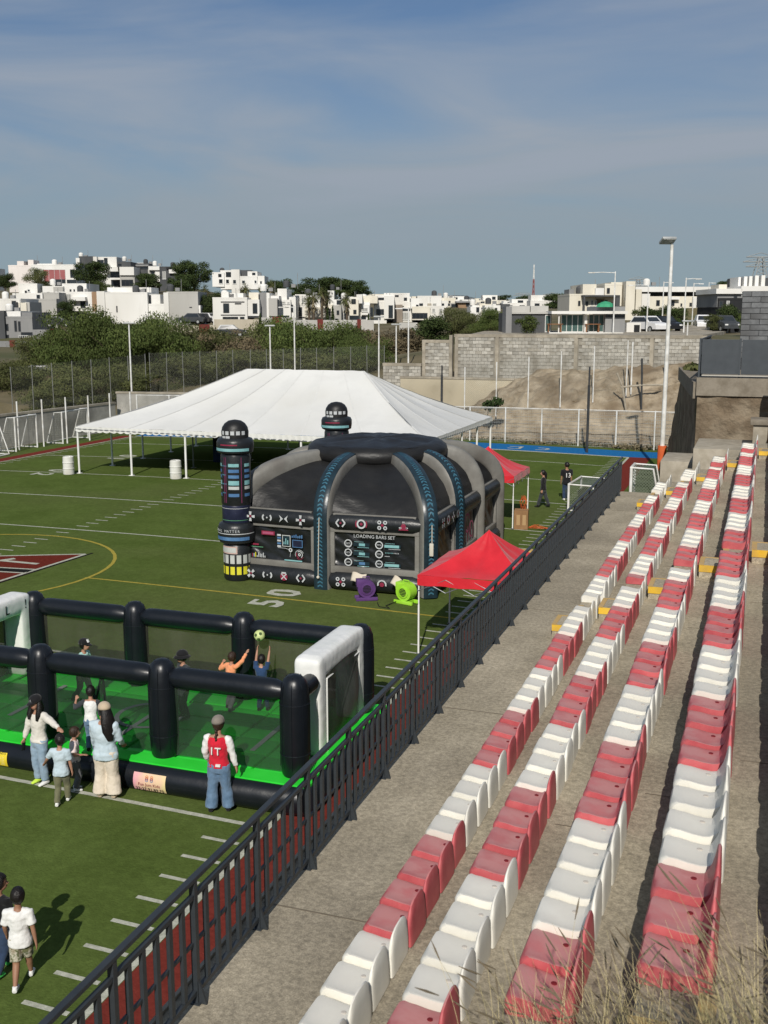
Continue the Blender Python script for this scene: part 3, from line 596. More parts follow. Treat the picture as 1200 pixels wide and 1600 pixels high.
# cap: fat ring and slack cloth on top
ring = MB(); nr = 48
ring.v = []; 
for i in range(nr):
    a = 2 * PI * i / nr
    for j in range(12):
        q = 2 * PI * j / 12; rr = 1 + .19 * math.cos(q); pl = 1 + .03 * math.sin(i * PI / 2)
        ring.v.append((ccx + capr[0] * (rr - .13) * math.cos(a) * 1.0, ccy + capr[1] * (rr - .13) * math.sin(a), zc + .12 + .33 * math.sin(q) * pl + .03 * mnoise.noise(Vector((math.cos(a) * 5, math.sin(a) * 5, q)))))
ring.f = [(i * 12 + j, ((i + 1) % nr) * 12 + j, ((i + 1) % nr) * 12 + (j + 1) % 12, i * 12 + (j + 1) % 12) for i in range(nr) for j in range(12)]
ring.build('cap_ring', m_blkm, dome, True)
ct = MB()
def fn(u, v):
    a = 2 * PI * u; r = v * .97; p = Vector((ccx + capr[0] * r * math.cos(a), ccy + capr[1] * r * math.sin(a), 0))
    z = zc + .38 + .12 * math.cos(r * PI / 2) + .16 * abs(math.sin(a * 4 + .4)) ** 2 * r * (1 - r) * 2 + .05 * mnoise.noise(p * 1.2) * (1 - r ** 4) + .02 * mnoise.noise(p * 3)
    return (p.x, p.y, z)
ct.grid(fn, 64, 12); ct.build('cap_cloth', m_blkm, dome, 180)
# horizontal tubes and the panels between posts
def hbar(p, q, z, r, name='beam'):
    p = Vector((p[0], p[1], z)); q = Vector((q[0], q[1], z)); dd = (q - p).normalized(); g = MB(); n_ = 9; pts = []; rs = []
    for k in range(n_ + 1):
        t_ = k / n_; pts.append(p + dd * .1 + (q - p - dd * .2) * t_); rs.append(r * (.55 + .45 * min(1, 9 * t_ * (1 - t_) + .12)))
    g.tube(pts, rs, 14); return g.build(name, m_blk, dome, True)
def frame_strip(p, q, z0, z1, off):
    p = Vector((p[0], p[1], 0)); q = Vector((q[0], q[1], 0)); dd = (q - p).normalized(); ou = dd.cross(Vector((0, 0, 1))); g = MB(); a = p + dd * .26 + ou * off; b = q - dd * .26 + ou * off
    M_ = Matrix((dd.to_4d(), ou.to_4d(), (0, 0, 1, 0), (0, 0, 0, 1))).transposed(); M_.translation = a; Lx = (b - a).length
    g.box(0, Lx, -.05, .10, z1 - .12, z1 + .05, M_, b=.02); g.box(0, Lx, -.05, .10, z0 - .05, z0 + .18, M_, b=.02); g.box(0, .13, -.05, .09, z0 + .18, z1 - .12, M_); g.box(Lx - .13, Lx, -.05, .09, z0 + .18, z1 - .12, M_)
    g.build('panel_border', m_gry, dome, 30); return M_, Lx
BAN = []
m_ban = mat('glossy_banner', (.010, .011, .012), (.016, .017, .018), scale=1.5, rough=.30, bump=.22, bscale=1.6, spec=.5, bdist=.10, stretch=(1.3, 1.3, 2.6))
for i in range(len(perim)):
    p, q = perim[i], perim[(i + 1) % len(perim)]
    hb = hbar(p, q, zt - .08, .27); hb2 = hbar(p, q, .34, .31)
    M_, Lx = frame_strip(p, q, .62, zt - .28, .02)
    bn = MB()
    def fn(u, v, Lx=Lx):
        x = .1 + (Lx - .2) * u; z = .74 + (zt - .36 - .74) * v
        return (x, -.05 * math.sin(PI * u) * math.sin(PI * v) + .035 * mnoise.noise(Vector((x * 1.6 + z * 2.2, z * .8 - x * .5, i))) + .02 * mnoise.noise(Vector((x * 4 + z * 3, z * 2, i + 5))) + .016 * math.sin(16 * (z + x * .55) + 3 * mnoise.noise(Vector((x, z, i)))) * max(0, 1.2 - u * 1.3), z)
    bn.grid(fn, 48, 32, M_); bo = bn.build('banner', m_ban, dome, 180)
    gb = MB(); gb.box(.1, Lx - .1, -.005, .10, zt + .13, zt + .19, M_, b=.01); gb.build('cloth_hem', m_gry, dome, 30)
    BAN.append((p, q, M_, Lx, bo, hb, hb2))
def flat(name, pts, m_, par, M_, y=.075):
    """flat print: outline in the panel's own x, z"""
    g = MB(); g.poly([(x, y, z) for x, z in reversed(pts)], M_); return g.build(name, m_, par)
def ringpts(cx, cz, r0, r1, a0, a1, n=16):
    return [(cx + r0 * math.cos(a0 + (a1 - a0) * k / n), cz + r0 * math.sin(a0 + (a1 - a0) * k / n)) for k in range(n + 1)], [(cx + r1 * math.cos(a0 + (a1 - a0) * k / n), cz + r1 * math.sin(a0 + (a1 - a0) * k / n)) for k in range(n + 1)]
def ringprint(name, cx, cz, r0, r1, m_, par, M_, y=.075, a0=0, a1=2 * PI, n=16):
    A_, B_ = ringpts(cx, cz, r0, r1, a0, a1, n); g = MB(); g.add([(x, y, z) for x, z in A_ + B_], [(k, n + 1 + k, n + 2 + k, k + 1) for k in range(n)], M_); return g.build(name, m_, par)
def rectp(name, x0, z0, x1, z1, m_, par, M_, y=.075): return flat(name, [(x0, z0), (x1, z0), (x1, z1), (x0, z1)], m_, par, M_, y)
def line(name, x0, z0, x1, z1, w_, m_, par, M_, y=.075):
    d_ = Vector((x1 - x0, z1 - z0)).normalized(); n_ = Vector((-d_.y, d_.x)) * w_ / 2
    return flat(name, [(x0 - n_.x, z0 - n_.y), (x1 - n_.x, z1 - n_.y), (x1 + n_.x, z1 + n_.y), (x0 + n_.x, z0 + n_.y)], m_, par, M_, y)
# icons on the beams
def icon(kind, cx, z, par, M_, y, s=.155):
    e = y; rp = lambda *a: rectp('icon', *a)
    def arm(a, r0, r1, w_, m_):
        c, s_ = math.cos(a), math.sin(a); return flat('icon', [(cx + c * r0 - s_ * w_ / 2, z + s_ * r0 + c * w_ / 2), (cx + c * r0 + s_ * w_ / 2, z + s_ * r0 - c * w_ / 2), (cx + c * r1 + s_ * w_ * .8, z + s_ * r1 - c * w_ * .8), (cx + c * r1 - s_ * w_ * .8, z + s_ * r1 + c * w_ * .8)], m_, par, M_, e)
    if kind in '+x':
        for k in range(4): arm(PI / 2 * k + (PI / 4 if kind == 'x' else 0), s * .3, s, s * .38, m_icon)
        for k in range(2): arm(PI / 4 + PI / 2 * k, -s * .28, s * .28, s * .16, m_iconr)
    elif kind == 'o':
        ringprint('icon', cx, z, s * .62, s * .95, m_icon, par, M_, e); ringprint('icon', cx, z, s * 1.0, s * 1.25, m_iconr, par, M_, e, -.6, .6, 6); ringprint('icon', cx, z, s * 1.0, s * 1.25, m_iconr, par, M_, e, PI - .6, PI + .6, 6); ringprint('icon', cx, z, 0.001, s * .3, m_iconr, par, M_, e, n=10)
    elif kind == '<':
        for sg in (-1, 1): line('icon', cx + sg * s * .35, z + s * .75, cx + sg * s * .95, z, s * .3, m_icon, par, M_, e); line('icon', cx + sg * s * .95, z, cx + sg * s * .35, z - s * .75, s * .3, m_icon, par, M_, e + .001)
        ringprint('icon', cx, z, 0.001, s * .22, m_iconr, par, M_, e, n=8)
    elif kind == '8':
        for sg in (-1, 1): ringprint('icon', cx + sg * s * .35, z, s * .45, s * .8, m_icon, par, M_, e, (-1 if sg > 0 else PI - 1), (1 if sg > 0 else PI + 1), 8)
        ringprint('icon', cx, z, 0.001, s * .18, m_icon, par, M_, e, n=8)
    elif kind == 't':
        flat('icon', [(cx - s, z - s * .8), (cx + s, z - s * .8), (cx, z + s * .95)], m_iconr, par, M_, e); 
        for a in (PI / 2, PI / 2 + 2.09, PI / 2 - 2.09): arm(a, s * .45, s * .95, s * .3, m_icon)
    elif kind == 'v':
        for sg in (-1, 1): flat('icon', [(cx + sg * s * .1, z), (cx + sg * s, z + s * .75), (cx + sg * s * .7, z), (cx + sg * s, z - s * .75)][::sg], m_icon, par, M_, e)
    elif kind == '4':
        for sx in (-1, 1):
            for sz in (-1, 1): ringprint('icon', cx + sx * s * .6, z + sz * s * .55, s * .18, s * .42, m_icon, par, M_, e, n=8)
        ringprint('icon', cx, z, 0.001, s * .3, m_iconr, par, M_, e, n=8)
    elif kind == 'h':
        ringprint('icon', cx, z, s * .7, s * 1.0, m_icon, par, M_, e, -.3, PI + .3, 6); ringprint('icon', cx, z, 0.001, s * .5, m_iconr, par, M_, e, n=6)
    elif kind == '@':
        ringprint('icon', cx, z, .001, s * .85, m_iconr, par, M_, e, n=12); line('icon', cx - s * .6, z - s * .6, cx + s * .6, z + s * .6, s * .22, m_icon, par, M_, e + .002); line('icon', cx - s * .6, z + s * .6, cx + s * .6, z - s * .6, s * .22, m_icon, par, M_, e + .004); rp(cx - s * .5, z + s * .6, cx + s * .5, z + s * .95, m_icon, par, M_, e + .003)
for (bi, up, low) in ((0, '+8v+', 'x8@<'), (1, '<o4t', '4 h '), (2, '4o+<', 'x8@<')):
    p, q, M_, Lx, bo, hb, hb2 = BAN[bi]
    for k in range(4):
        cx = Lx * (.14 + .235 * k)
        if up[k] != ' ': icon(up[k], cx, zt - .07, hb, M_, .285)
        if low[k] != ' ': icon(low[k], cx, .36, hb2, M_, .325)
# print on the two front banners
p, q, M_, Lx, bo, hb, hb2 = BAN[1]; zb = .80; zh = zt - .42 - .8
def bx(u): return .14 + (Lx - .28) * u
def bz(v): return zb + zh * v
my = Matrix((M_.col[0], M_.col[2], M_.col[1], M_.col[3])).transposed()
def ptext(s_, u, v, size, m_, par, Mx, al='CENTER', y=.085):
    rot = Mx.to_3x3() @ Matrix.Rotation(PI / 2, 3, 'X') if False else None
    pos = Mx @ Vector((bxm(u), y, bz(v))); ax = math.atan2(Mx.col[0].y, Mx.col[0].x)
    return text('printed_text', s_, size, m_, par, pos, (PI / 2, 0, ax), .001, al)
bxm = bx
ptext('LOADING BARS SET', .5, .93, .15, m_icon, bo, M_)
for r_, v in enumerate((.70, .43, .14)):
    for c_, u in enumerate((.17, .56)):
        cx, cz = bx(u), bz(v); n_ = (16, 8, 16)[r_] if c_ == 0 else (16, 12, 8)[r_]
        ringprint('gauge_ring', cx, cz, .092, .128, m_icon, bo, M_, .08, n=n_); ptext('%d%%' % ((50, 65, 20), (90, 75, 90))[c_][r_], u, v, .085, m_icon, bo, M_, y=.082)
        if c_ == 1 and r_ == 1:
            for k in range(10): rectp('gauge_dot', cx + .2 + .045 * k, cz + .04, cx + .22 + .045 * k, cz + .07, m_icon if k > 5 else m_cyan, bo, M_, .08)
            rectp('gauge_line', cx + .18, cz - .06, cx + .34, cz - .045, m_icon, bo, M_, .08)
        else:
            L_ = .52; rectp('loading_bar', cx + .17, cz - .075, cx + .17 + L_, cz + .03, m_teal, bo, M_, .078); rectp('loading_bar', cx + .17 + (.0 if c_ else .18), cz - .065, cx + .17 + L_ * (.9 if c_ else .72), cz + .02, m_cyan if (c_ or r_ < 2) else m_blu2, bo, M_, .081)
            rectp('gauge_line', cx + .2, cz + .06, cx + .5, cz + .07, m_cyan, bo, M_, .08); rectp('gauge_line', cx + .3, cz - .115, cx + .68, cz - .10, m_icon if c_ else m_cyan, bo, M_, .08)
p, q, M_, Lx, bo, hb, hb2 = BAN[0]
def bxm(u): return .14 + (Lx - .28) * u
bx = bxm
def R_(n_, u0, v0, u1, v1, m_, y=.08): rectp(n_, bx(u0), bz(v0), bx(u1), bz(v1), m_, bo, M_, y)
R_('printed_badge', .22, .76, .43, .88, m_iconr); R_('printed_badge', .24, .785, .41, .855, m_pink, .083)
for k in range(5): R_('printed_bar', .47, .42 + .085 * k, .53, .475 + .085 * k, m_blu2 if k % 2 else m_icon)
R_('printed_screen', .55, .45, .68, .80, m_pale, .079); R_('printed_screen', .56, .47, .67, .78, m_teal, .082); R_('printed_screen', .71, .45, .87, .68, m_blu2, .079); R_('printed_screen', .72, .47, .86, .66, m_nvy, .082)
for k in range(6): R_('printed_bar', .70 + .03 * k, .74, .718 + .03 * k, .80 + .02 * (k % 3), m_blu2)
for k in range(3): R_('printed_bar', .57 + .03 * k, .52, .585 + .03 * k, .60 + .05 * ((k * 2) % 3), m_cyan, .085)
for r0, r1, a0, a1, m_ in ((.14, .155, .4, 3.6, m_icon), (.14, .155, 4, 5.8, m_iconr), (.09, .115, -1, 2.2, m_icon), (.09, .115, 2.6, 4.6, m_iconr), (.02, .05, 0, 6.28, m_icon)): ringprint('printed_dial', bx(.82), bz(.24), r0, r1, m_, bo, M_, .083, a0, a1)
ringprint('printed_dial', bx(.68), bz(.36), .03, .065, m_icon, bo, M_, .083)
line('printed_line', bx(.48), bz(.40), bx(.60), bz(.40), .012, m_icon, bo, M_, .083); line('printed_line', bx(.60), bz(.40), bx(.66), bz(.37), .012, m_icon, bo, M_, .084); line('printed_line', bx(.68), bz(.29), bx(.67), bz(.14), .012, m_icon, bo, M_, .083)
for k in range(9): R_('printed_bar', .06 + .025 * k, .05, .073 + .025 * k, .10 + .1 * abs(math.sin(k * 1.9 + .6)), m_iconr if k == 0 else (m_yelv if k == 2 else m_icon))
R_('printed_bar', .04, .42, .17, .47, m_iconr); R_('printed_bar', .03, .36, .24, .38, m_grn); R_('printed_bar', .06, .80, .10, .86, m_yelv); R_('printed_bar', .58, .02, .86, .06, m_cyan)
# print glimpsed on the side banner
p, q, M_, Lx, bo, hb, hb2 = BAN[3]
for cx, cz, r in ((1.0, 1.55, .34), (1.55, 1.25, .3)): ringprint('printed_ring', cx, cz, r * .78, r, m_pink, bo, M_, .085, .3, 5.2)
for k in range(9): rectp('printed_bar', .4 + .17 * k, .85, .45 + .17 * k, 1.1 + .35 * abs(math.sin(k * 1.3)), m_icon if k % 2 else m_pink, bo, M_, .084)
# tether ropes
m_rope = mat('pale_rope', (.55, .52, .44))
MB().tube([(perim[1][0], perim[1][1] - .36, 2.35), (perim[1][0] - .03, perim[1][1] - .37, 1.2), (perim[1][0] - .05, perim[1][1] - .36, .5)], .014, 6).ball((perim[1][0] - .05, perim[1][1] - .37, .46), .05).build('tether_rope', m_rope, dome)
MB().tube([(w + .2, -.28, 2.3), (w + .21, -.3, 1.75)], .014, 6).build('tether_rope', m_rope, dome); MB().box(w + .14, w + .27, -.36, -.30, 1.35, 1.75, b=.03).build('tether_pouch', m_rope, dome, 30)
# two sci-fi towers at the corners on the left
m_mag = mat('magenta_print', (.14, .025, .075), (.19, .04, .10), rough=.5)
def tower(label, x, y, lean):
    t = thing('inflatable_tower', label, 'inflatable', (x, y, crown(x) + .006), 0, 'printed towers of the black inflatable arena')
    t.rotation_euler = (0, lean, PI * .0)
    def seg_(n_, prof, m_): return MB().lathe(prof, 28).build(n_, m_, t, True)
    seg_('base', [(.40, 0), (.44, .06), (.44, 1.18), (.40, 1.22)], m_blk)
    for k in range(7):
        a = -2.6 + .48 * k
        for nm, z0, z1, m_, r in (('yellow_panel', .22, .48, m_yelv, .447), ('pale_panel', .58, .86, m_pale, .447)):
            vs_ = [(r * math.cos(a + q), r * math.sin(a + q), z) for z in (z0, z1) for q in (0, .11, .22, .33)]; MB().add(vs_, [(j, j + 1, j + 5, j + 4) for j in range(3)]).build(nm, m_, t)
    def band(nm, r, z0, z1, a0, a1, m_):
        n_ = max(3, int((a1 - a0) / .15)); vs_ = [(r * math.cos(a0 + (a1 - a0) * j / n_), r * math.sin(a0 + (a1 - a0) * j / n_), z) for z in (z0, z1) for j in range(n_ + 1)]
        MB().add(vs_, [(j, j + 1, n_ + 2 + j, n_ + 1 + j) for j in range(n_)]).build(nm, m_, t)
    band('salmon_panel', .449, .90, 1.14, -2.7, -1.1, m_salm); band('salmon_panel', .452, .94, 1.10, -2.6, -1.2, m_pale)
    seg_('collar', [(.44, 1.2), (.56, 1.26), (.60, 1.45), (.60, 1.72), (.56, 1.84), (.46, 1.9)], m_blk)
    band('collar_stripe', .606, 1.56, 1.585, -3.1, 0, m_icon); band('collar_stripe', .606, 1.36, 1.47, -2.7, -.4, m_blu2)
    for k, c_ in enumerate('GLOBAL MATTER'):
        a = -2.75 + .145 * k; text('printed_text', c_, .12, m_icon, t, (.606 * math.cos(a), .606 * math.sin(a), 1.66), (PI / 2, 0, a + PI / 2), .001)
    seg_('navy_drum', [(.44, 1.88), (.455, 1.92), (.455, 2.42), (.44, 2.46)], m_nvy); band('green_line', .458, 1.98, 1.995, -3, -.2, m_grn); band('pale_line', .458, 2.36, 2.375, -3, -.2, m_icon)
    seg_('shaft', [(.43, 2.44), (.47, 2.5), (.47, 4.0), (.44, 4.1)], m_blk)
    for a in (-1.98, -1.84, -.75): band('magenta_strip', .474, 2.55, 4.0, a, a + .05, m_mag)
    for k in range(14): band('dark_panel', .4745, 2.66 + .095 * k, 2.70 + .095 * k, -2.9 + .35 * (k % 3), -2.55 + .35 * (k % 3) + .1 * (k % 2), (m_nvy, m_teal, m_chev)[k % 3])
    for k, z in enumerate((2.75, 2.98, 3.12, 3.34, 3.52, 3.7)):
        m_ = (m_blu2, m_pale, m_cyan, m_blu2, m_blu2, m_cyan)[k]
        for a, ln in ((-2.95, .7), (-1.62, .72), (-.5, .5)): band('lit_panel', .475, z, z + (.10 if k != 2 else .14), a, a + ln, m_)
    seg_('gallery', [(.44, 4.08), (.56, 4.14), (.585, 4.3), (.585, 4.46), (.54, 4.56), (.42, 4.6)], m_blk); band('gallery_light', .590, 4.20, 4.29, -2.9, -.3, m_cyan); band('gallery_mark', .590, 4.38, 4.42, -2.0, -1.0, m_iconr)
    seg_('dome', [(.42, 4.56), (.43, 4.78), (.40, 4.92), (.32, 5.04), (.2, 5.12), (.05, 5.15)], m_blkm)
    for k in range(6): band('window', .434, 4.70, 4.82, -2.7 + .42 * k, -2.42 + .42 * k, m_icon)
    band('window', .432, 4.585, 4.665, -2.25, -1.9, m_icon); band('window', .432, 4.585, 4.665, -1.85, -1.5, m_icon); return t
tower('printed sci-fi tower with yellow base standing at the front left of the black inflatable', -15.72, 30.55, -.015 + .02)
tower('sci-fi tower whose dark domed head shows above the cap of the black inflatable', -15.3, 38.2, 0)
MB().tube([(-16.2, 30.15, 2.4), (-16.28, 30.05, 1.9), (-16.22, 30.1, 1.75)], .02, 6)
# blowers and vents
m_pur = mat('purple_plastic', (.085, .035, .14), (.11, .05, .18), rough=.42); m_lime = mat('lime_plastic', (.30, .62, .03), (.36, .68, .06), rough=.42)
def blower(label, x, y, rz, m_):
    t = thing('air_blower', label, 'blower', (x, y, crown(x) + .006), rz, 'electric blowers feeding the black inflatable')
    h = MB(); h.tube([(0, -.17, .36), (0, .17, .36)], .27, 22); h.build('housing', m_, t, 40)
    MB().box(-.30, .02, -.15, .15, .42, .64, b=.02).build('outlet', m_, t, 30); MB().box(-.33, .33, -.20, -.12, 0, .10, b=.015).box(-.33, .33, .12, .20, 0, .10, b=.015).box(-.2, .2, -.12, .12, .03, .10).build('base', m_, t, 30)
    g = MB(); g.lathe([(.185, 0), (.185, .02), (.13, .03), (.13, 0)], 20, T(0, -.172, .36) @ RX(PI / 2)); g.build('intake_ring', m_, t, 30); MB().lathe([(.13, 0), (.13, .012)], 18, T(0, -.172, .36) @ RX(PI / 2)).build('intake', m_hole, t)
    gr = MB()
    for k in range(5): gr.box(-.125, .125, -.192, -.186, .27 + .045 * k, .28 + .045 * k)
    gr.build('grille', m_, t); MB().tube([(-.1, 0, .62), (-.1, 0, .70), (.1, 0, .70), (.1, 0, .62)], .016, 6).build('handle', m_, t); return t
blower('purple electric air blower on the turf in front of the arena inflatable', -11.0, 29.75, .5, m_pur)
blower('lime green electric air blower on the turf near the red canopy leg', -9.75, 29.85, -.3, m_lime)
MB().tube([(-9.9, 29.6, .1), (-10.2, 29.25, .08), (-10.6, 29.3, .09), (-10.45, 29.75, .09)], .012, 6)
t = tag(MB().tube([(-10.03, 29.7, .11), (-10.2, 29.28, .075), (-10.0, 29.05, .07), (-10.35, 29.1, .085), (-10.55, 29.5, .09)], .013, 6).build('power_cable', m_hole), 'black power cable lying on turf beside the lime blower', 'cable')
for lab, x, z, a in (('cream air flap hanging on the lower beam above the purple blower', -11.35, .62, .1), ('cream air flap drooping behind the purple blower', -11.15, .30, -.5), ('cream air flap on the lower beam above the lime blower', -10.0, .55, .45)):
    f = MB(); f.grid(lambda u, v: ((u - .5) * .46, -.03 * math.sin(PI * u) - .12 * v, -.26 * v + .02 * math.sin(7 * u)), 8, 5, RY(a)); f2 = f.build('air_flap', mat('cream_cloth', (.55, .48, .38), (.62, .56, .46), rough=.8), None, True, (x, 30.14, z + .16)); tag(f2, lab, 'flap', 'cream air flaps on the black inflatable'); f2.modifiers.new('t', 'SOLIDIFY').thickness = .012

# ================================================================ soccer pitch inflatable
m_ink = mat('ink_vinyl', (.004, .006, .009), (.007, .009, .013), scale=1.5, rough=.36, bump=.22, bscale=5, spec=.45, bdist=.03)
m_green = mat('green_vinyl', (.022, .60, .034), (.034, .68, .05), scale=1.6, rough=.42, bump=.15, bscale=4, spec=.35); m_green2 = mat('dark_green_vinyl', (.016, .24, .025), (.025, .32, .035), scale=1.6, rough=.45, bump=.15, bscale=4)
m_wv = mat('white_vinyl_post', (.72, .73, .70), (.78, .78, .76), scale=2, rough=.4, bump=.15, bscale=6, spec=.4)
m_mesh = mat('dark_mesh_sheet', (.016, .028, .018), (.026, .040, .028), scale=2.2, rough=.6, alpha=.68, spec=.3, stretch=(1, 1, .35), bump=.3, bscale=3, bdist=.1)
m_meshf = mat('grey_mesh_sheet', (.034, .036, .026), (.056, .056, .044), scale=2.2, rough=.6, alpha=.58, spec=.3, stretch=(1, 1, .35), bump=.3, bscale=3, bdist=.1)
m_mesh2 = mat('black_goal_mesh', (.02, .02, .018), (.05, .05, .045), scale=1.5, rough=.5, alpha=.86, stretch=(3, 3, .3))
SX0, SX1, SY0, SY1 = -15.33, -7.42, 16.45, 19.75; fl = .56
arena = thing('soccer_inflatable', 'inflatable soccer pitch with black posts, dark mesh walls and bright green floor', 'inflatable', (SX0, SY0, .02))
aw, ad = SX1 - SX0, SY1 - SY0
def rbar(name, pts, r, m_, n=16, par=None, pinch=.7):
    P_ = [Vector(p) for p in pts]; a, b = P_[0], P_[-1]; rs = []; Q = []; K = 14
    for k in range(K + 1):
        t_ = k / K; Q.append(a.lerp(b, t_)); rs.append(r * (pinch + (1 - pinch) * min(1, 14 * t_ * (1 - t_))))
    return MB().tube(Q, rs, n).build(name, m_, par or arena, True)
# base ring
for a, b in (((-.35, -.38), (aw + .35, -.38)), ((-.35, ad + .38), (aw + .35, ad + .38)), ((-.42, -.38), (-.42, ad + .38)), ((aw + .30, -.38), (aw + .30, ad + .38))):
    g = MB(); A_ = Vector((a[0], a[1], .27)); B_ = Vector((b[0], b[1], .27)); g.tube([A_, A_.lerp(B_, .02), A_.lerp(B_, .5), A_.lerp(B_, .98), B_], [.2, .27, .275, .27, .2], 18, True, None, .27); g.build('base_tube', m_ink, arena, True)
MB().box(-.5, aw + .42, -.44, -.06, fl - .045, fl).box(-.5, aw + .42, ad + .06, ad + .44, fl - .045, fl).box(-.46, -.06, -.06, ad + .06, fl - .045, fl).box(aw + .02, aw + .38, -.06, ad + .06, fl - .045, fl).build('deck_edge', m_green, arena)
fb = MB()
for i in range(9):
    x0 = -.06 + (aw + .08) * i / 9; x1 = -.06 + (aw + .08) * (i + 1) / 9
    for j in range(5):
        y0 = -.06 + (ad + .12) * j / 5; y1 = -.06 + (ad + .12) * (j + 1) / 5
        fb.box(x0 + .004, x1 - .004, y0 + .004, y1 - .004, .15, fl - .03 + .02 * math.sin(i * 2 + j), b=.05)
fb.build('floor', m_green, arena, 50)
wl = MB()
def fpaint(x0, y0, x1, y1): wl.box(x0, x1, y0, y1, fl - .012, fl - .004)
fpaint(aw / 2 - .05, .2, aw / 2 + .05, ad - .2)
for q in range(24):
    a = 2 * PI * q / 24; wl.add([(aw / 2 + r * math.cos(b_), ad / 2 + r * math.sin(b_), fl - .002) for r, b_ in ((.62, a), (.72, a), (.72, a + PI / 12), (.62, a + PI / 12))], [(0, 1, 2, 3)])
for x in (1.2, aw - 1.25): fpaint(x, .7, x + .1, ad - .7)
wl.build('floor_lines', m_pale, arena)
zt_ = 2.34
for j, y in enumerate((0, ad)):
    for i in range(4):
        x = aw * i / 3; g = MB(); g.lathe([(.20, fl - .04), (.245, fl + .05), (.268, fl + .4), (.268, 1.85), (.262, 1.95), (.245, 2.2), (.20, 2.32), (.12, 2.385), (.02, 2.405)], 24)
        for v in range(len(g.v)):
            vx, vy, vz = g.v[v]
            if vz > 1.9:
                a = math.atan2(vy, vx); k_ = 1 - .05 * abs(math.sin(a * 4 + .8)) * min(1, (vz - 1.9) * 4); g.v[v] = (vx * k_, vy * k_, vz)
        pl = g.build('pillar', m_ink, arena, True, (x, y, 0)); sm_ = MB()
        for q in range(8): a = 2 * PI * q / 8 + .2; sm_.tube([(.270 * math.cos(a), .270 * math.sin(a), .7), (.270 * math.cos(a), .270 * math.sin(a), 1.85), (.248 * math.cos(a), .248 * math.sin(a), 2.2), (.13 * math.cos(a), .13 * math.sin(a), 2.385)], .006, 4)
        for z_, r_ in ((1.9, .268), (.98, .270)): sm_.tube([(r_ * math.cos(2 * PI * q / 24), r_ * math.sin(2 * PI * q / 24), z_) for q in range(25)], .007, 4)
        sm_.build('stitched_seam', m_ink, pl)['kind'] = 'stuff'
    for i in range(3):
        rbar('top_tube', [(aw * i / 3 + .2, y, 2.08), (aw * (i + 1) / 3 - .2, y, 2.08)], .20, m_ink)
        ms = MB(); xa, xb = aw * i / 3 + .22, aw * (i + 1) / 3 - .22
        if j == 0 and i == 1:                                    # the entrance bay: the sheet hangs open in the middle
            xm = (xa + xb) / 2 - .05
            ms.grid(lambda u, v: (xa + (xm + .1 - xa) * u * (1 - .62 * max(0, .75 - v)) , -.02 + .06 * math.sin(5 * u + 2 * v), fl + .02 + 1.36 * v), 12, 10)
            ms.grid(lambda u, v: (xb - (xb - xm - .06) * u * (1 - .45 * max(0, .75 - v)), -.02 + .05 * math.sin(4 * u + v), fl + .02 + 1.36 * v), 12, 10)
        else: ms.grid(lambda u, v: (xa + (xb - xa) * u, y + (.05 if j == 0 else -.05) * math.sin(PI * u) * math.sin(PI * v) + .02 * math.sin(6 * u + 5 * v), fl + .02 + 1.34 * v), 14, 10)
        ms.build('mesh_wall', m_mesh if j == 0 else m_meshf, arena, 180)
        if j == 0 and i == 1:
            MB().tube([(xm + .08, -.03, fl + 1.36), (xm - .05, -.05, fl + .85), (xm - .42, -.06, fl + .25)], .022, 8).tube([(xm + .12, -.03, fl + 1.36), (xm + .16, -.05, fl + .9), (xm + .25, -.06, fl + .45)], .025, 8).build('mesh_hem', m_ink, arena, True)
for x, nm in ((aw, 1), (0, 0)):
    rbar('top_tube', [(x, .22, 2.02), (x, .75, 2.02)], .17, m_ink)
# white goal arches at both ends
def arch(x, sgn):
    g = MB(); ya, yb, r = .98, 2.98, .26
    g.box(x - .27, x + .27, ya - .19, ya + .19, fl - .02, 2.42, b=.11); g.box(x - .27, x + .27, yb - .19, yb + .19, fl - .02, 2.42, b=.11); g.box(x - .265, x + .265, ya - .12, yb + .12, 1.98, 2.44, b=.13)
    a = g.build('goal_arch', m_wv, arena, 60); bv = a.modifiers.new('inflate', 'REMESH'); bv.mode = 'VOXEL'; bv.voxel_size = .03; bv.use_smooth_shade = True; sm = a.modifiers.new('soften', 'SMOOTH'); sm.factor = .5; sm.iterations = 4
    tx = bpy.data.textures.new('puckers', 'CLOUDS'); tx.noise_scale = .16; dp = a.modifiers.new('puckers', 'DISPLACE'); dp.texture = tx; dp.strength = .012; dp.mid_level = .5
    m_ = MB(); m_.grid(lambda u, v: (x + sgn * .22 + sgn * .25 * math.sin(PI * u) * math.sin(PI * v), ya + .1 + (yb - ya - .2) * u, fl + 1.62 * v), 10, 10); m_.build('goal_mesh', m_mesh2, arena, 180)
    h = MB()
    for yy in (ya + .16, yb - .16): h.tube([(x + sgn * .262, yy, fl - .02), (x + sgn * .262, yy, 1.96)], .016, 6)
    h.tube([(x + sgn * .262, ya + .16, 1.97), (x + sgn * .262, yb - .16, 1.97)], .016, 6); h.build('arch_piping', m_wv, a); return a
arch(aw - .12, 1); aL = arch(-.22, -1)
for k, c_ in enumerate('GOL!'):
    text('printed_text', c_, .30, m_ink, aL, (-.22 + .272, .86 + .62 * k + .22, 2.2), (PI / 2, 0, PI / 2), .001)
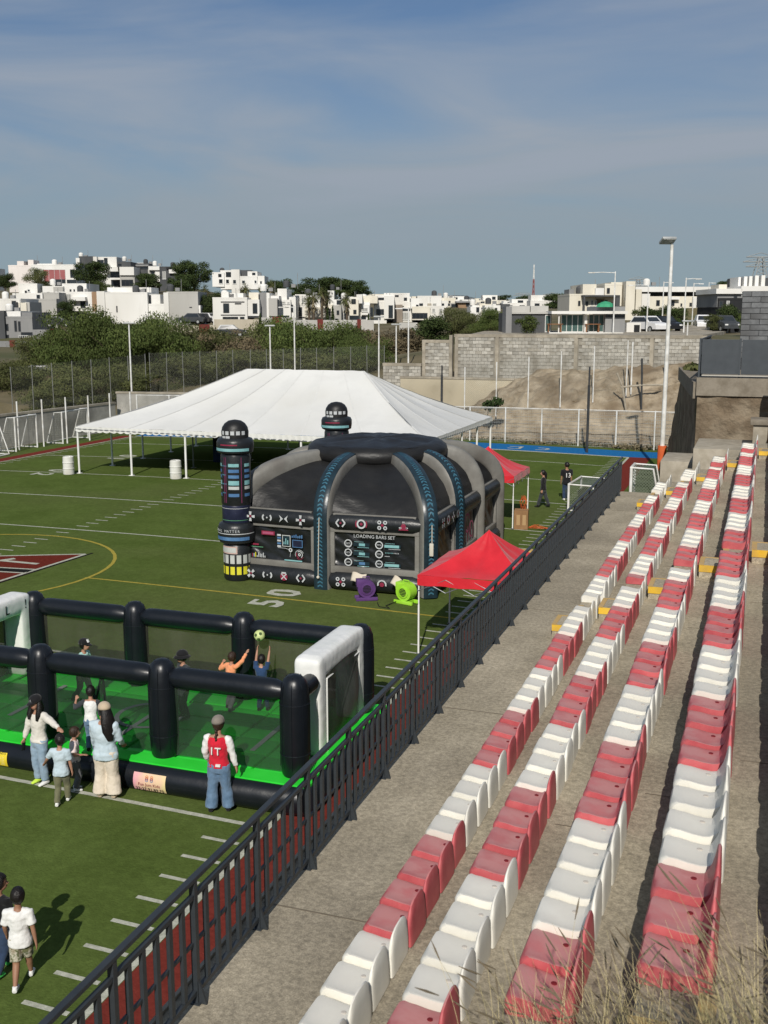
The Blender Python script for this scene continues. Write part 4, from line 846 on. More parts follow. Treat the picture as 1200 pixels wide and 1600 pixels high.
# printed signs on the base tube
m_sy = mat('yellow_print', (.66, .50, .02), (.72, .56, .04), rough=.5); m_pk = mat('pink_print', (.70, .30, .42), (.74, .62, .30), scale=.5, rough=.5, lo=.42, hi=.6); m_ink2 = mat('ink_print', (.012, .01, .014)); m_skin0 = mat('orange_print', (.60, .20, .05))
def bent_sign(name, x, w_, a0, a1, m_, y=-.38, r=.283):
    g = MB(); g.grid(lambda u, v: (x + w_ * u, y - r * math.cos(a0 + (a1 - a0) * v), .27 + r * math.sin(a0 + (a1 - a0) * v)), 6, 8); return g.build(name, m_, arena, 180)
def bent_text(s_, x, ang, size, m_, par, r=.287, sx=1.0): return text('printed_text', s_, size, m_, par, (x, -.38 - r * math.cos(ang), .27 + r * math.sin(ang)), (PI / 2 + -ang, 0, 0), .001, 'CENTER', sx)
xs = -10.42 - SX0 + .08; sg = bent_sign('phone_banner', xs, .66, -.62, .62, m_pk)
for k in range(3):
    for s_ in (-1, 1): bent_text('o', xs + .33 + s_ * .05, .42 - .1 * k, .13, (m_skin0, m_iconr, m_blu2)[k], sg, .286)
bent_text('Fun Jum Kids', xs + .33, -.12, .085, m_iconr, sg, .288); bent_text('33-27.91.89.70', xs + .33, -.46, .098, m_ink2, sg, .288)
xs = -13.55 - SX0; sg2 = bent_sign('rules_sign', xs, .46, -.5, .5, m_sy)
bent_text('REGLAMENTO', xs + .23, .41, .062, m_ink2, sg2, .288)
for r_ in range(2):
    for c_ in range(3): bent_text('o', xs + .06 + .075 * c_, .14 - .3 * r_, .11, m_ink2, sg2, .288)
for r_ in range(6): bent_text('- - -', xs + .36, .2 - .11 * r_, .05, m_wv, sg2, .288)
# ================================================================ people
m_skin = mat('skin', (.36, .19, .125), (.42, .23, .155), scale=6, rough=.55); m_skinb = mat('tan_skin', (.27, .14, .085), (.32, .17, .105), scale=6, rough=.55)
m_hair = mat('black_hair', (.007, .006, .006), (.015, .012, .011), scale=14, rough=.4, bump=.5, bscale=60); m_hairb = mat('brown_hair', (.025, .014, .009), (.04, .022, .014), scale=14, rough=.45, bump=.5, bscale=60)
m_lip = mat('lips', (.28, .07, .06)); m_eye = mat('dark_eye', (.01, .01, .01), rough=.2)
CL = {}
def cloth(name, a, b=None, **k):
    if name not in CL: CL[name] = mat('cloth_' + name, a, b or a, scale=k.pop('scale', 4), rough=.85, bump=.35, bscale=12, sheen=.15, spec=.15, bdist=.02, **k)
    return CL[name]
def ik(a, b, l1, l2, pole):
    a, b = Vector(a), Vector(b); d = b - a; D = min(max(d.length, abs(l1 - l2) + 1e-3), l1 + l2 - 1e-4); u = d.normalized(); b = a + u * D
    c = (l1 * l1 - l2 * l2 + D * D) / (2 * D); h = math.sqrt(max(l1 * l1 - c * c, 0)); p = Vector(pole); p = (p - u * p.dot(u)).normalized(); return a + u * c + p * h, b
def voxel(o, v, it=3):
    m = o.modifiers.new('skin_surface', 'REMESH'); m.mode = 'VOXEL'; m.voxel_size = v; m.use_smooth_shade = True
    s = o.modifiers.new('soften', 'SMOOTH'); s.factor = .5; s.iterations = it; return o
def wrinkle(o, amt, size=.12):
    tx = bpy.data.textures.new('folds', 'CLOUDS'); tx.noise_scale = size; d = o.modifiers.new('folds', 'DISPLACE'); d.texture = tx; d.strength = amt; d.mid_level = .5; d.texture_coords = 'LOCAL'
def person(label, loc, rz, h, shirt, pants, shoe, hair='short', skin=None, child=False, sleeve=1.0, slen=.47, pflare=1.0, plen=1.0, pw=1.0, wide=1.0,
           hands=(None, None), feet=(None, None), lean=(0, 0), look=(0, 0), hat=None, hatm=None, hairm=None, sleevem=None, group=None, sitz=0, torso=1.0, cuffs=True, name='person'):
    t = thing(name, label, 'person', loc, rz, group); S = h; skin = skin or m_skin; hairm = hairm or m_hair
    hk = 1.16 if child else 1.0
    hipz = (.485 if child else .50) * S; hx = .052 * S
    lean = Vector((lean[0], lean[1], 0)) * S
    sh = (.80 if child else .815) * S; shx = (.105 if child else .113) * S * wide
    hipL, hipR = Vector((-hx, 0, hipz)), Vector((hx, 0, hipz)); chest = Vector((0, 0, .70 * S)) + lean * .6; shc = Vector((0, -.004 * S, sh)) + lean
    neck = shc + Vector((0, .008 * S, .045 * S)); head = neck + Vector((0, .02 * S, (.098 if child else .092) * S)) + lean * .18
    J = {}
    for s_, nm, hd, ft in ((-1, 'L', hands[0], feet[0]), (1, 'R', hands[1], feet[1])):
        sp = shc + Vector((s_ * shx, 0, -.008 * S))
        hd = Vector(hd) * S if hd else Vector((s_ * .15 * S, .03 * S, .455 * S)) + lean * .5
        el, hd = ik(sp, hd, .165 * S, .150 * S, (s_ * .45, -.6, -.7)); J['sh' + nm], J['el' + nm], J['ha' + nm] = sp, el, hd
        hp = hipL if s_ < 0 else hipR; ft = Vector(ft) * S if ft else Vector((s_ * .06 * S, -.01 * S, .045 * S))
        kn, ft = ik(hp, ft, .235 * S, .222 * S, (0, 1, .1)); J['hip' + nm], J['kn' + nm], J['ft' + nm] = hp, kn, ft
    Rh = Matrix.Rotation(look[0], 4, 'Z') @ Matrix.Rotation(look[1], 4, 'X'); HM = T(*head) @ Rh @ Matrix.Diagonal((hk, hk, hk, 1))
    # one continuous body
    g = MB()
    def torso_tube(g, e, z0, top, n=18, hip_w=1.0, flare=0.0):
        rows = [(.44, .085, .062), (.50, .092, .068), (.56, .084, .060), (.62, .078, .055), (.70, .092, .064), (.76, .103, .064), (.80, .098, .056), (.825, .070, .045), (.845, .036, .036)]
        P_ = []; A_ = []; B_ = []
        for z, a, b in rows:
            if z < z0 or z > top: continue
            k = min(max((z - .5) / .315, 0), 1); c = lean * (k ** 1.2); fl_ = flare * max(0, .62 - z) / .15
            P_.append(Vector((0, 0, z * (sh / S) / .815 * S)) + c); A_.append((a * torso * (1 if z < .7 else wide) * (hip_w if z < .56 else 1) + e + fl_) * S); B_.append((b * torso + e + fl_) * S)
        g.tube(P_, A_, n, True, None, B_, up=(0, 1, 0))
    torso_tube(g, 0, 0, 1)
    g.tube([shc + Vector((0, 0, -.03 * S)), neck, head + Vector((0, -.012 * S, -.03 * S))], [.042 * S, .032 * S, .033 * S], 12)
    g.ball((0, 0, 0), .047 * S, .060 * S, .066 * S, 18, 12, HM @ T(0, -.006 * S, .010 * S)); g.ball((0, 0, 0), .036 * S, .040 * S, .042 * S, 14, 9, HM @ T(0, .016 * S, -.030 * S))
    g.tube([(0, .052 * S, .008 * S), (0, .068 * S, -.016 * S), (0, .054 * S, -.022 * S)], [.006 * S, .011 * S, .008 * S], 8, True, HM)
    for s_ in (-1, 1): g.ball((0, 0, 0), .007 * S, .014 * S, .02 * S, 8, 6, HM @ T(s_ * .049 * S, -.006 * S, -.005 * S))
    for nm, s_ in (('L', -1), ('R', 1)):
        g.tube([shc + Vector((s_ * .03 * S, 0, -.01 * S)), J['sh' + nm], J['sh' + nm].lerp(J['el' + nm], .5), J['el' + nm]], [.034 * S, .034 * S, .029 * S, .023 * S], 12)
        g.tube([J['el' + nm], J['el' + nm].lerp(J['ha' + nm], .35), J['ha' + nm]], [.0235 * S, .0235 * S, .0155 * S], 12)
        d = (J['ha' + nm] - J['el' + nm]).normalized(); sd_ = d.cross(Vector((0, 0, 1)) if abs(d.z) < .8 else Vector((0, 1, 0))).normalized(); up_ = sd_.cross(d); w0 = J['ha' + nm]
        if abs(d.z) > .8: sd_, up_ = Vector((0, 1, 0)), Vector((s_, 0, 0))
        g.tube([w0 - d * .01 * S, w0 + d * .02 * S, w0 + d * .05 * S], [.015 * S, .024 * S, .023 * S], 10, True, None, [.012 * S, .012 * S, .010 * S], up=up_)
        for k, ln in enumerate((.036, .042, .040, .030)):
            b0 = w0 + d * .046 * S + sd_ * ((k - 1.5) * .0125 * S); c1 = b0 + d * ln * .55 * S - up_ * .004 * S; g.tube([b0, c1, c1 + d * ln * .45 * S - up_ * .012 * S], [.0068 * S, .0062 * S, .005 * S], 7)
        tb = w0 + d * .012 * S + sd_ * .017 * S; g.tube([tb, tb + d * .022 * S + sd_ * .018 * S, tb + d * .042 * S + sd_ * .022 * S - up_ * .006 * S], [.009 * S, .0078 * S, .006 * S], 7)
        g.tube([J['hip' + nm] + Vector((0, 0, .03 * S)), J['hip' + nm].lerp(J['kn' + nm], .3), J['kn' + nm]], [.056 * S, .053 * S, .036 * S], 14)
        g.tube([J['kn' + nm], J['kn' + nm].lerp(J['ft' + nm], .3), J['ft' + nm]], [.036 * S, .036 * S, .021 * S], 12)
        f0 = J['ft' + nm]; g.tube([f0 + Vector((0, -.028 * S, -.018 * S)), f0 + Vector((0, .02 * S, -.018 * S)), f0 + Vector((0, .09 * S, -.030 * S))], [.022 * S, .024 * S, .016 * S], 10, True, None, [.022 * S, .022 * S, .012 * S])
    body = voxel(g.build('body', skin, t, True), .0078 * S, 2)
    for s_ in (-1, 1): MB().ball((0, 0, 0), .0075 * S, .004 * S, .0055 * S, 10, 6, HM @ T(s_ * .020 * S, .0535 * S, .006 * S)).build('eye', m_eye, t, True)
    MB().tube([(-.017 * S, .050 * S, -.040 * S), (0, .0555 * S, -.0385 * S), (.017 * S, .050 * S, -.040 * S)], [.002 * S, .0042 * S, .002 * S], 8, True, HM).build('mouth', m_lip, t, True)
    bw = MB()
    for s_ in (-1, 1): bw.tube([(s_ * .010 * S, .0555 * S, .018 * S), (s_ * .022 * S, .0535 * S, .021 * S), (s_ * .032 * S, .047 * S, .017 * S)], .0026 * S, 6, True, HM)
    bw.build('eyebrows', hairm, t, True)
    # clothes
    g = MB(); torso_tube(g, .012, slen, .83, 20, 1.06, .012 if slen < .46 else .004)
    for nm in 'LR':
        if sleevem: continue
        a, e, b = J['sh' + nm], J['el' + nm], J['ha' + nm]
        if sleeve > .6: g.tube([shc.lerp(a, .35), a, a.lerp(e, .5), e, e.lerp(b, .5), e.lerp(b, .94)], [.042 * S, .046 * S, .041 * S, .036 * S, .032 * S, .025 * S], 14)
        else: g.tube([shc.lerp(a, .35), a, a.lerp(e, sleeve * 1.6)], [.042 * S, .046 * S, .046 * S], 14)
    so = voxel(g.build('shirt', shirt, t, True), .0105 * S, 2); wrinkle(so, .022 * S, .06 * S)
    if sleevem:
        for nm in 'LR':
            a, e, b = J['sh' + nm], J['el' + nm], J['ha' + nm]; q = MB()
            q.tube([shc.lerp(a, .75), a, a.lerp(e, .5), e, e.lerp(b, .5), e.lerp(b, .94 if sleeve > .6 else .1)], [.036 * S, .043 * S, .041 * S, .037 * S, .033 * S, .026 * S], 14); wrinkle(voxel(q.build('sleeve', sleevem, t, True), .0105 * S, 2), .02 * S, .05 * S)
    g = MB(); torso_tube(g, .010, .40, .58, 18)
    for nm in 'LR':
        hp, k, f = J['hip' + nm], J['kn' + nm], J['ft' + nm]; e1 = k.lerp(f, min(1, (plen - .5) * 2) * .97) if plen > .5 else None
        if plen > .5: g.tube([hp + Vector((0, 0, .03 * S)), hp.lerp(k, .35), k, k.lerp(e1, .5), e1], [.062 * S * pw, .060 * S * pw, .047 * S * pw, .045 * S * (pw + pflare) / 2, .042 * S * pflare], 14)
        else: g.tube([hp + Vector((0, 0, .03 * S)), hp.lerp(k, .4), hp.lerp(k, plen * 2)], [.062 * S * pw, .062 * S * pw, .058 * S * pw], 14)
    po = voxel(g.build('trousers' if plen > .6 else 'shorts', pants, t, True), .0105 * S, 2); wrinkle(po, .018 * S, .07 * S)
    for nm in 'LR':
        f0 = J['ft' + nm]; q = MB()
        q.tube([f0 + Vector((0, -.036 * S, -.022 * S)), f0 + Vector((0, -.005 * S, -.016 * S)), f0 + Vector((0, .045 * S, -.024 * S)), f0 + Vector((0, .10 * S, -.033 * S))], [.024 * S, .029 * S, .029 * S, .021 * S], 12, True, None, [.024 * S, .028 * S, .021 * S, .012 * S])
        q.tube([f0 + Vector((0, -.005 * S, -.01 * S)), f0 + Vector((0, -.008 * S, .02 * S))], [.027 * S, .026 * S], 10); voxel(q.build('shoe', shoe if not isinstance(shoe, tuple) else shoe['LR'.index(nm)], t, True), .007 * S, 1)
    # hair and hats
    g = MB(); r = (.054 * S, .067 * S, .072 * S)
    def cap_of_hair(u, v):
        a = 2 * PI * u; q = PI / 2 - v * PI * (.78 if math.sin(a) < .2 else .78 - .43 * min(1, (math.sin(a) - .2) / .35)); k = 1 + .03 * math.sin(a * 7 + v * 5)
        return (r[0] * k * math.cos(q) * math.cos(a), -.008 * S + r[1] * k * math.cos(q) * math.sin(a), .012 * S + r[2] * math.sin(q))
    if hair: g.grid(cap_of_hair, 32, 12, HM)
    if hair == 'long':
        g.tube([(0, -.04 * S, .03 * S), (0, -.062 * S, -.03 * S), (0, -.075 * S, -.10 * S), (.004 * S, -.088 * S, -.20 * S), (.01 * S, -.085 * S, -.30 * S)], [.045 * S, .056 * S, .068 * S, .066 * S, .026 * S], 16, True, HM, [.03 * S, .03 * S, .03 * S, .026 * S, .014 * S], up=(0, 1, 0))
    if hair == 'loose':
        for s_ in (-1, 1): g.tube([(s_ * .045 * S, -.01 * S, .02 * S), (s_ * .056 * S, .0, -.05 * S), (s_ * .062 * S, .03 * S, -.13 * S), (s_ * .055 * S, .045 * S, -.18 * S)], [.018 * S, .024 * S, .024 * S, .01 * S], 10, True, HM)
        g.tube([(0, -.05 * S, .0), (0, -.066 * S, -.07 * S), (0, -.06 * S, -.16 * S)], [.045 * S, .055 * S, .03 * S], 12, True, HM, [.022 * S] * 3, up=(0, 1, 0))
    if hair == 'braid':
        for k in range(9): g.ball((.004 * S * (-1) ** k, -.064 * S - .006 * S * min(k, 4), -.03 * S - .028 * S * k), .017 * S * (1 - k * .05), .014 * S, .019 * S, 10, 6, HM)
    if hair == 'pony': g.tube([(0, -.06 * S, .03 * S), (0, -.085 * S, -.01 * S), (0, -.08 * S, -.11 * S), (0, -.07 * S, -.2 * S)], [.02 * S, .026 * S, .03 * S, .012 * S], 10, True, HM)
    if hair: g.build('hair', hairm, t, True).modifiers.new('thick', 'SOLIDIFY').thickness = .008 * S
    if hat:
        q = MB(); rr = (.0625 * S, .0765 * S, .070 * S)
        q.grid(lambda u, v: (rr[0] * math.cos(PI / 2 * (1 - v)) * math.cos(2 * PI * u), -.008 * S + rr[1] * math.cos(PI / 2 * (1 - v)) * math.sin(2 * PI * u), .024 * S + rr[2] * math.sin(PI / 2 * (1 - v)) ** .8), 28, 8, HM)
        if hat == 'cap':
            q.grid(lambda u, v: (.054 * S * math.cos(PI * u) * (1 - .1 * v), -.008 * S + rr[1] * math.sin(PI * u) * (1 + .62 * v) , .024 * S - .018 * S * v * math.sin(PI * u)), 14, 4, HM)
        if hat == 'bucket':
            q.grid(lambda u, v: (rr[0] * (1 + .55 * v) * math.cos(2 * PI * u), -.008 * S + rr[1] * (1 + .45 * v) * math.sin(2 * PI * u), .026 * S - .028 * S * v), 28, 3, HM)
        hto = q.build('hat' if hat == 'bucket' else 'cap', hatm, t, True); hto.modifiers.new('thick', 'SOLIDIFY').thickness = .004 * S
    t['_hm'] = 0; del t['_hm']
    return t, HM, J, S, shc
c_off = cloth('offwhite', (.62, .59, .53), (.68, .65, .59)); c_wh = cloth('white', (.72, .72, .70)); c_lj = cloth('light_jeans', (.22, .31, .40), (.30, .39, .48)); c_bj = cloth('blue_jeans', (.085, .15, .24), (.14, .22, .33), scale=6)
c_dj = cloth('dark_jeans', (.02, .035, .075), (.035, .06, .11)); c_lb = cloth('pale_blue', (.42, .52, .58), (.50, .59, .64)); c_ol = cloth('olive', (.13, .13, .075), (.18, .175, .105)); c_cream = cloth('cream', (.62, .54, .43), (.68, .60, .50)); c_red = cloth('red', (.50, .012, .03), (.58, .02, .04))
c_bk = cloth('black', (.008, .008, .009), (.014, .014, .016)); c_pk = cloth('pale_pink', (.66, .55, .52), (.70, .60, .58)); c_gy = cloth('grey', (.10, .10, .11), (.15, .15, .16)); c_be = cloth('beige', (.46, .37, .26), (.52, .42, .31)); c_pe = cloth('peach', (.74, .27, .12), (.80, .33, .17)); c_nv = cloth('navy', (.018, .045, .11), (.028, .06, .14)); c_tq = cloth('turquoise', (.35, .58, .54), (.42, .64, .60)); c_taupe = cloth('taupe', (.20, .175, .15), (.24, .21, .18))
c_camo = cloth('camouflage', (.10, .12, .05), (.50, .47, .38), scale=14, lo=.46, hi=.54, c3=(.19, .15, .09), s3=10); c_lime = cloth('lime_shoe', (.55, .75, .08)); c_gshoe = cloth('green_shoe', (.06, .55, .10)); c_dk = cloth('dark_slate', (.03, .035, .04), (.05, .055, .06)); c_sea = cloth('seafoam', (.5, .56, .5))
G1 = None
t, HM, J, S, shc = person('woman in black cap and off white shirt holding the mesh door edge', (-12.1, 15.5, crown(-12.1) + .01), PI - .25, 1.64, c_off, c_lj, (c_wh, c_lime), 'loose', hat='cap', hatm=c_bk, hands=((-.42, .06, .76), (.19, .06, .47)), pw=1.0, pflare=1.05, slen=.5, look=(.15, 0))
MB().add([(-.012 * S, .0715 * S, .035 * S), (.012 * S, .0715 * S, .035 * S), (.002 * S, .0685 * S, .062 * S)], [(0, 1, 2), (2, 1, 0)], HM).build('cap_emblem', m_icon, t)
ph = MB().box(-.004, .004, -.035, .035, -.15, .0, b=.003).build('mobile_phone', m_eye, None, 30, t.matrix_world @ Vector((0, 0, 0)))
bpy.context.view_layer.update(); ph.location = t.matrix_world @ (J['haR'] + Vector((.0, .02, -.07))); ph.rotation_euler = (.15, 0, PI - .4); tag(ph, "black mobile phone in the lowered hand of the woman in black cap", 'phone')
person('boy in light blue tee and olive trousers walking beside the woman in black cap', (-11.25, 14.95, crown(-11.2) + .01), .35, 1.24, c_lb, c_ol, c_wh, child=True, sleeve=.5, slen=.44, hands=((-.26, .13, .56), None), feet=((-.05, -.10, .05), (.05, .10, .045)), pflare=1.0, look=(.4, 0), group=G1)
person('small boy in pale pink tee beside the black base tube, mostly hidden by others', (-11.35, 15.5, crown(-11.3) + .01), -.9, 1.16, c_pk, c_gy, c_wh, child=True, sleeve=.5, slen=.45, hands=(None, (.14, .12, .62)), hairm=m_hairb)
person('boy in white tee with navy sleeves climbing onto the green edge', (-11.4, 16.12, fl + .03), .35, 1.2, c_wh, c_bj, c_bk, child=True, sleeve=.5, slen=.47, sleevem=c_dk, hands=((-.24, .10, .80), None), feet=((-.06, .0, .045), (.06, -.06, -.10)), lean=(0, .03))
person('woman in beige cap and wide cream trousers with long black hair', (-10.66, 15.45, crown(-10.66) + .01), .18, 1.70, c_lb, c_cream, c_be, 'long', hat='cap', hatm=c_be, hands=((-.17, .12, .50), (.13, .14, .55)), slen=.43, pw=1.3, pflare=2.0, torso=1.22, wide=1.1, look=(.75, -.1), feet=((-.075, .0, .045), (.075, .0, .045)))
t, HM, J, S, shc = person('woman in red and white varsity jacket and blue jeans watching the soccer inflatable', (-8.55, 15.72, crown(-8.5) + .01), .12, 1.67, c_red, c_bj, c_bk, 'braid', hat='cap', hatm=c_taupe, sleevem=c_wh, pw=1.12, pflare=1.62, slen=.50, torso=1.08, hands=((-.15, .08, .52), (.19, .03, .45)), feet=((-.085, -.03, .045), (.085, .03, .045)), hairm=m_hairb)
text('jacket_letters', 'I', .19, c_wh, t, (-.06, -.158, 1.16), (PI / 2 - .02, 0, 0), .012); text('jacket_letters', 'T', .19, c_wh, t, (.05, -.158, 1.16), (PI / 2 - .02, 0, 0), .012)
MB().box(-.0, .085, -.165, -.13, .885, .925).build('jeans_patch', c_wh, t)
person('boy in white tee and camouflage shorts walking on the turf', (-8.62, 10.42, crown(-8.6) + .01), .42, 1.30, c_wh, c_camo, c_wh, child=True, sleeve=.5, slen=.44, plen=.44, feet=((-.03, -.17, .075), (.05, .14, .045)), hands=((-.15, .08, .5), (.17, -.05, .46)), look=(.1, 0), skin=m_skinb)
person('boy in black tee and dark jeans walking beside the boy in white', (-9.02, 10.55, crown(-8.9) + .01), -.1, 1.34, c_bk, c_dj, c_gshoe, child=True, sleeve=.5, slen=.46, feet=((-.05, .12, .045), (.05, -.14, .06)), look=(-.75, 0), skin=m_skinb)
t, HM, J, S, shc = person('boy in black and white cap crossing inside the soccer inflatable', (-13.1, 18.3, fl), -PI / 2, 1.34, c_tq, c_dk, c_bk, child=True, sleeve=.5, slen=.46, hat='cap', hatm=c_bk, feet=((-.05, .16, .05), (.05, -.15, .07)), lean=(0, .04))
MB().grid(lambda u, v: ((u - .5) * .05 * S, (.050 + .018 * math.cos((u - .5) * 2)) * S - .02 * S * v, (.045 + .04 * v) * S), 6, 4, HM @ T(0, .006, .004)).build('cap_panel', c_wh, t, True)
person('child in black bucket hat and dark clothes behind the mesh', (-10.66, 18.25, fl), 2.6, 1.36, c_dk, c_dk, c_bk, child=True, hat='bucket', hatm=c_bk, slen=.46)
person('boy in peach top with both arms raised inside the soccer inflatable', (-10.0, 18.95, fl), -.35, 1.18, c_pe, c_gy, c_bk, child=True, sleeve=1, hands=((-.27, .10, .78), (.22, .20, 1.02)), hairm=m_hairb, feet=((-.10, .03, .045), (.08, -.08, .05)), lean=(.02, .03))
person('boy in navy tee reaching up to the ball inside the soccer inflatable', (-9.35, 19.1, fl), .1, 1.16, c_nv, c_dj, c_bk, child=True, sleeve=.45, hands=((-.10, .12, 1.16), (.13, .12, 1.15)), feet=((-.06, 0, .045), (.08, .06, .045)), look=(.2, .15))
m_ball = mat('ball_lime', (.50, .58, .22), (.56, .64, .28), rough=.4); m_ballk = mat('ball_patch', (.06, .10, .03))
bl = MB().ball((0, 0, 0), .115, None, None, 22, 14).build('soccer_ball', m_ball, None, True, (-9.50, 19.36, fl + 1.52)); tag(bl, 'lime green soccer ball held up above the boy in navy tee', 'ball')
for a, e in ((-1.9, .3), (-.9, .6), (-2.6, -.5), (-1.3, -.45), (.3, .1), (1.5, .4), (2.6, .3)):
    pm = RZ(a) @ RY(PI / 2 - e) @ T(0, 0, .1135); MB().lathe([(.038, 0), (.02, .0035), (.001, .0045)], 5, pm, False).build('ball_patch', m_ballk, bl)
person('woman in black walking across the far turf toward the canopy', (-9.05, 47.4, crown(-9.05) + .01), PI / 2 + .15, 1.63, c_bk, c_dk, c_bk, 'pony', feet=((-.05, .14, .045), (.05, -.16, .06)), slen=.45, pflare=1.1)
t, HM, J, S, shc = person('man in black jersey with white numbers standing on the far turf', (-8.42, 49.75, crown(-8.4) + .01), .55, 1.72, c_bk, c_dj, c_wh, sleeve=.5, slen=.44, torso=1.1, wide=1.12, look=(.7, 0), skin=m_skinb)
text('jersey_number', '13', .30, c_wh, t, (.0, -.165, 1.18), (PI / 2, 0, 0), .012)
for s_ in (-1, 1): MB().box(s_ * .235 - .035, s_ * .235 + .035, -.06, .07, 1.27, 1.33, b=.01).build('sleeve_stripe', c_wh, t)
# ================================================================ fences, goals, walls and poles round the field
m_galv = mat('galvanised_steel', (.33, .34, .33), (.42, .43, .42), rough=.45, metal=.3); m_wpaint = mat('white_paint', (.66, .66, .63), (.76, .76, .74), scale=5, rough=.5, c3=(.5, .48, .43), s3=2); m_dark = mat('dark_steel', (.035, .037, .04), (.05, .052, .055), rough=.5)
m_galvd = mat('dull_steel', (.16, .165, .155), (.22, .225, .21), rough=.6)
m_chain = net_mat('chain_link', '#74776d', .14, .008); m_sq = net_mat('square_netting', '#9a9c94', .12, .008, False); m_dnet = net_mat('dark_netting', '#3a3f36', .10, .016)
def fence(label, P0, P1, n, zb, ht, m_post, net, top=True, r=.035, wires=0, lean=0, zb1=None, brace=0):
    P0, P1 = Vector(P0), Vector(P1); dd = P1 - P0; Ln = dd.length; t = thing('chain_link_fence', label, 'fence', (P0.x, P0.y, zb), math.atan2(dd.y, dd.x)); dz = (zb1 - zb) if zb1 is not None else 0
    for k in range(n + 1):
        x = Ln * k / n; z = dz * k / n; MB().tube([(x, 0, z - .25), (x + lean * math.sin(k * 2.3), 0, z + ht * (1 + .015 * math.sin(k * 3.1)))], r, 8).build('post', m_post, t, 30)
    if net: MB().add([(0, .02, .03), (Ln, .02, dz + .03), (Ln, .02, dz + ht - .03), (0, .02, ht - .03)], [(0, 1, 2, 3)]).build('wire_mesh', net, t)
    if top: MB().tube([(0, 0, ht - .04), (Ln, 0, dz + ht - .04)], r * .6, 6).build('top_rail', m_post, t, 30)
    for k in range(wires):
        z = ht * (k + .5) / wires; MB().tube([(0, -.03, z), (Ln / 2, -.03, z + dz / 2 - .015), (Ln, -.03, z + dz)], .009, 4).build('wire', m_galv, t)
    return t
fence('white posted wire fence at the far end of the field by the blue end zone', (-33.0, 69.9), (-4.0, 70.6), 12, -.02, 2.52, m_wpaint, m_sq, True, .045, 11)
fence('white posted chain link fence along the far left touchline', (-46.0, 51.2), (-42.9, 67.3), 8, -.05, 3.15, m_wpaint, m_chain, False, .05)
fence('tall chain link fence across the corner left of the tent', (-42.8, 68.0), (-33.2, 69.9), 4, -.05, 2.9, m_wpaint, m_chain, True, .045)
fence('grey chain link fence standing on the low wall beyond the left corner', tuple(at_d(20, 640, 79).xy), tuple(at_d(230, 640, 88).xy), 7, 1.6, 3.2, m_galvd, m_chain, False, .028, 0, .03, 2.2)
fence('tall grey chain link fence behind the white tent', tuple(at_d(235, 600, 88).xy), tuple(at_d(600, 600, 88).xy), 14, 2.2, 3.3, m_galvd, m_chain, False, .026, 0, .04, 2.8)
fence('white posted chain link fence climbing the dirt bank before the block wall', (-19.9, 74.0), (-8.9, 75.6), 5, 1.3, 3.6, m_wpaint, m_chain, False, .04, 0, 0, 3.2)
fence('short fence of white posts at the right end of the block wall', (-8.6, 75.8), (-3.9, 76.5), 2, 3.4, 3.3, m_wpaint, None, False, .05)
# far low walls
m_oldw = mat('old_render', (.26, .25, .225), (.40, .385, .35), scale=.8, rough=.9, bump=.3, bscale=6, coord='World', c3=(.16, .155, .14), s3=.35)
def wall_thing(label, a, b, z0, z1, th, m_, cap=None, name='boundary_wall'):
    a, b = Vector(a), Vector(b); dd = b - a; t = thing(name, label, 'wall', (a.x, a.y, z0), math.atan2(dd.y, dd.x)); MB().box(0, dd.length, -th / 2, th / 2, 0, z1 - z0).build('wall_body', m_, t)
    if cap: MB().box(-.05, dd.length + .05, -th / 2 - .05, th / 2 + .05, z1 - z0 + .001, z1 - z0 + .14).build('coping', cap, t)
    return t
wall_thing('low grey rendered wall behind the white posts on the left touchline', (-48.6, 44.0), (-45.6, 69.3), -.3, 2.0, .3, m_oldw, m_conc2)
wall_thing('pale stained wall crossing behind the left corner of the field', (-45.9, 70.3), (-33.8, 72.2), -.3, 2.7, .3, m_oldw, m_conc2)
wall_thing('low old wall behind the tent at the end of the field', (-33.4, 72.4), (-27.5, 73.0), -.3, 2.2, .3, m_oldw, m_conc2)
# training goals
def goal(label, x, y, rz, w_, h_, d_, z=None, net=m_sq, drop=.45, grp='white training goals'):
    t = thing('training_goal', label, 'goal', (x, y, (crown(x) if z is None else z) + .01), rz, grp); r = .05
    for s_ in (0, w_):
        MB().tube([(s_, 0, .0), (s_, 0, h_)], r, 8).build('upright', m_wpaint, t, 30); MB().tube([(s_, 0, h_), (s_, d_ * drop, h_ - .02), (s_, d_, .04)], r * .7, 8).build('side_brace', m_wpaint, t, 30); MB().tube([(s_, 0, .04), (s_, d_, .04)], r * .7, 8).build('ground_bar', m_wpaint, t, 30)
    MB().tube([(0, 0, h_), (w_, 0, h_)], r, 8).build('crossbar', m_wpaint, t, 30); MB().tube([(0, d_, .04), (w_, d_, .04)], r * .7, 8).build('rear_bar', m_wpaint, t, 30)
    if net:
        q = MB(); q.add([(0, d_ * drop, h_ - .02), (w_, d_ * drop, h_ - .02), (w_, d_, .04), (0, d_, .04)], [(0, 1, 2, 3)]); q.add([(0, 0, h_), (w_, 0, h_), (w_, d_ * drop, h_ - .02), (0, d_ * drop, h_ - .02)], [(0, 1, 2, 3)])
        for s_ in (0, w_): q.add([(s_, 0, .04), (s_, d_, .04), (s_, d_ * drop, h_ - .02), (s_, 0, h_)], [(0, 1, 2, 3)])
        q.build('goal_net', net, t)
    return t
goal('white training goal at the left edge of view, partly cut off', -44.9, 51.0, PI / 2 + .06, 3.9, 2.15, -1.3, 0)
goal('white training goal in the middle of the left touchline group', -44.35, 56.3, PI / 2 + .08, 2.4, 2.15, 1.2, 0)
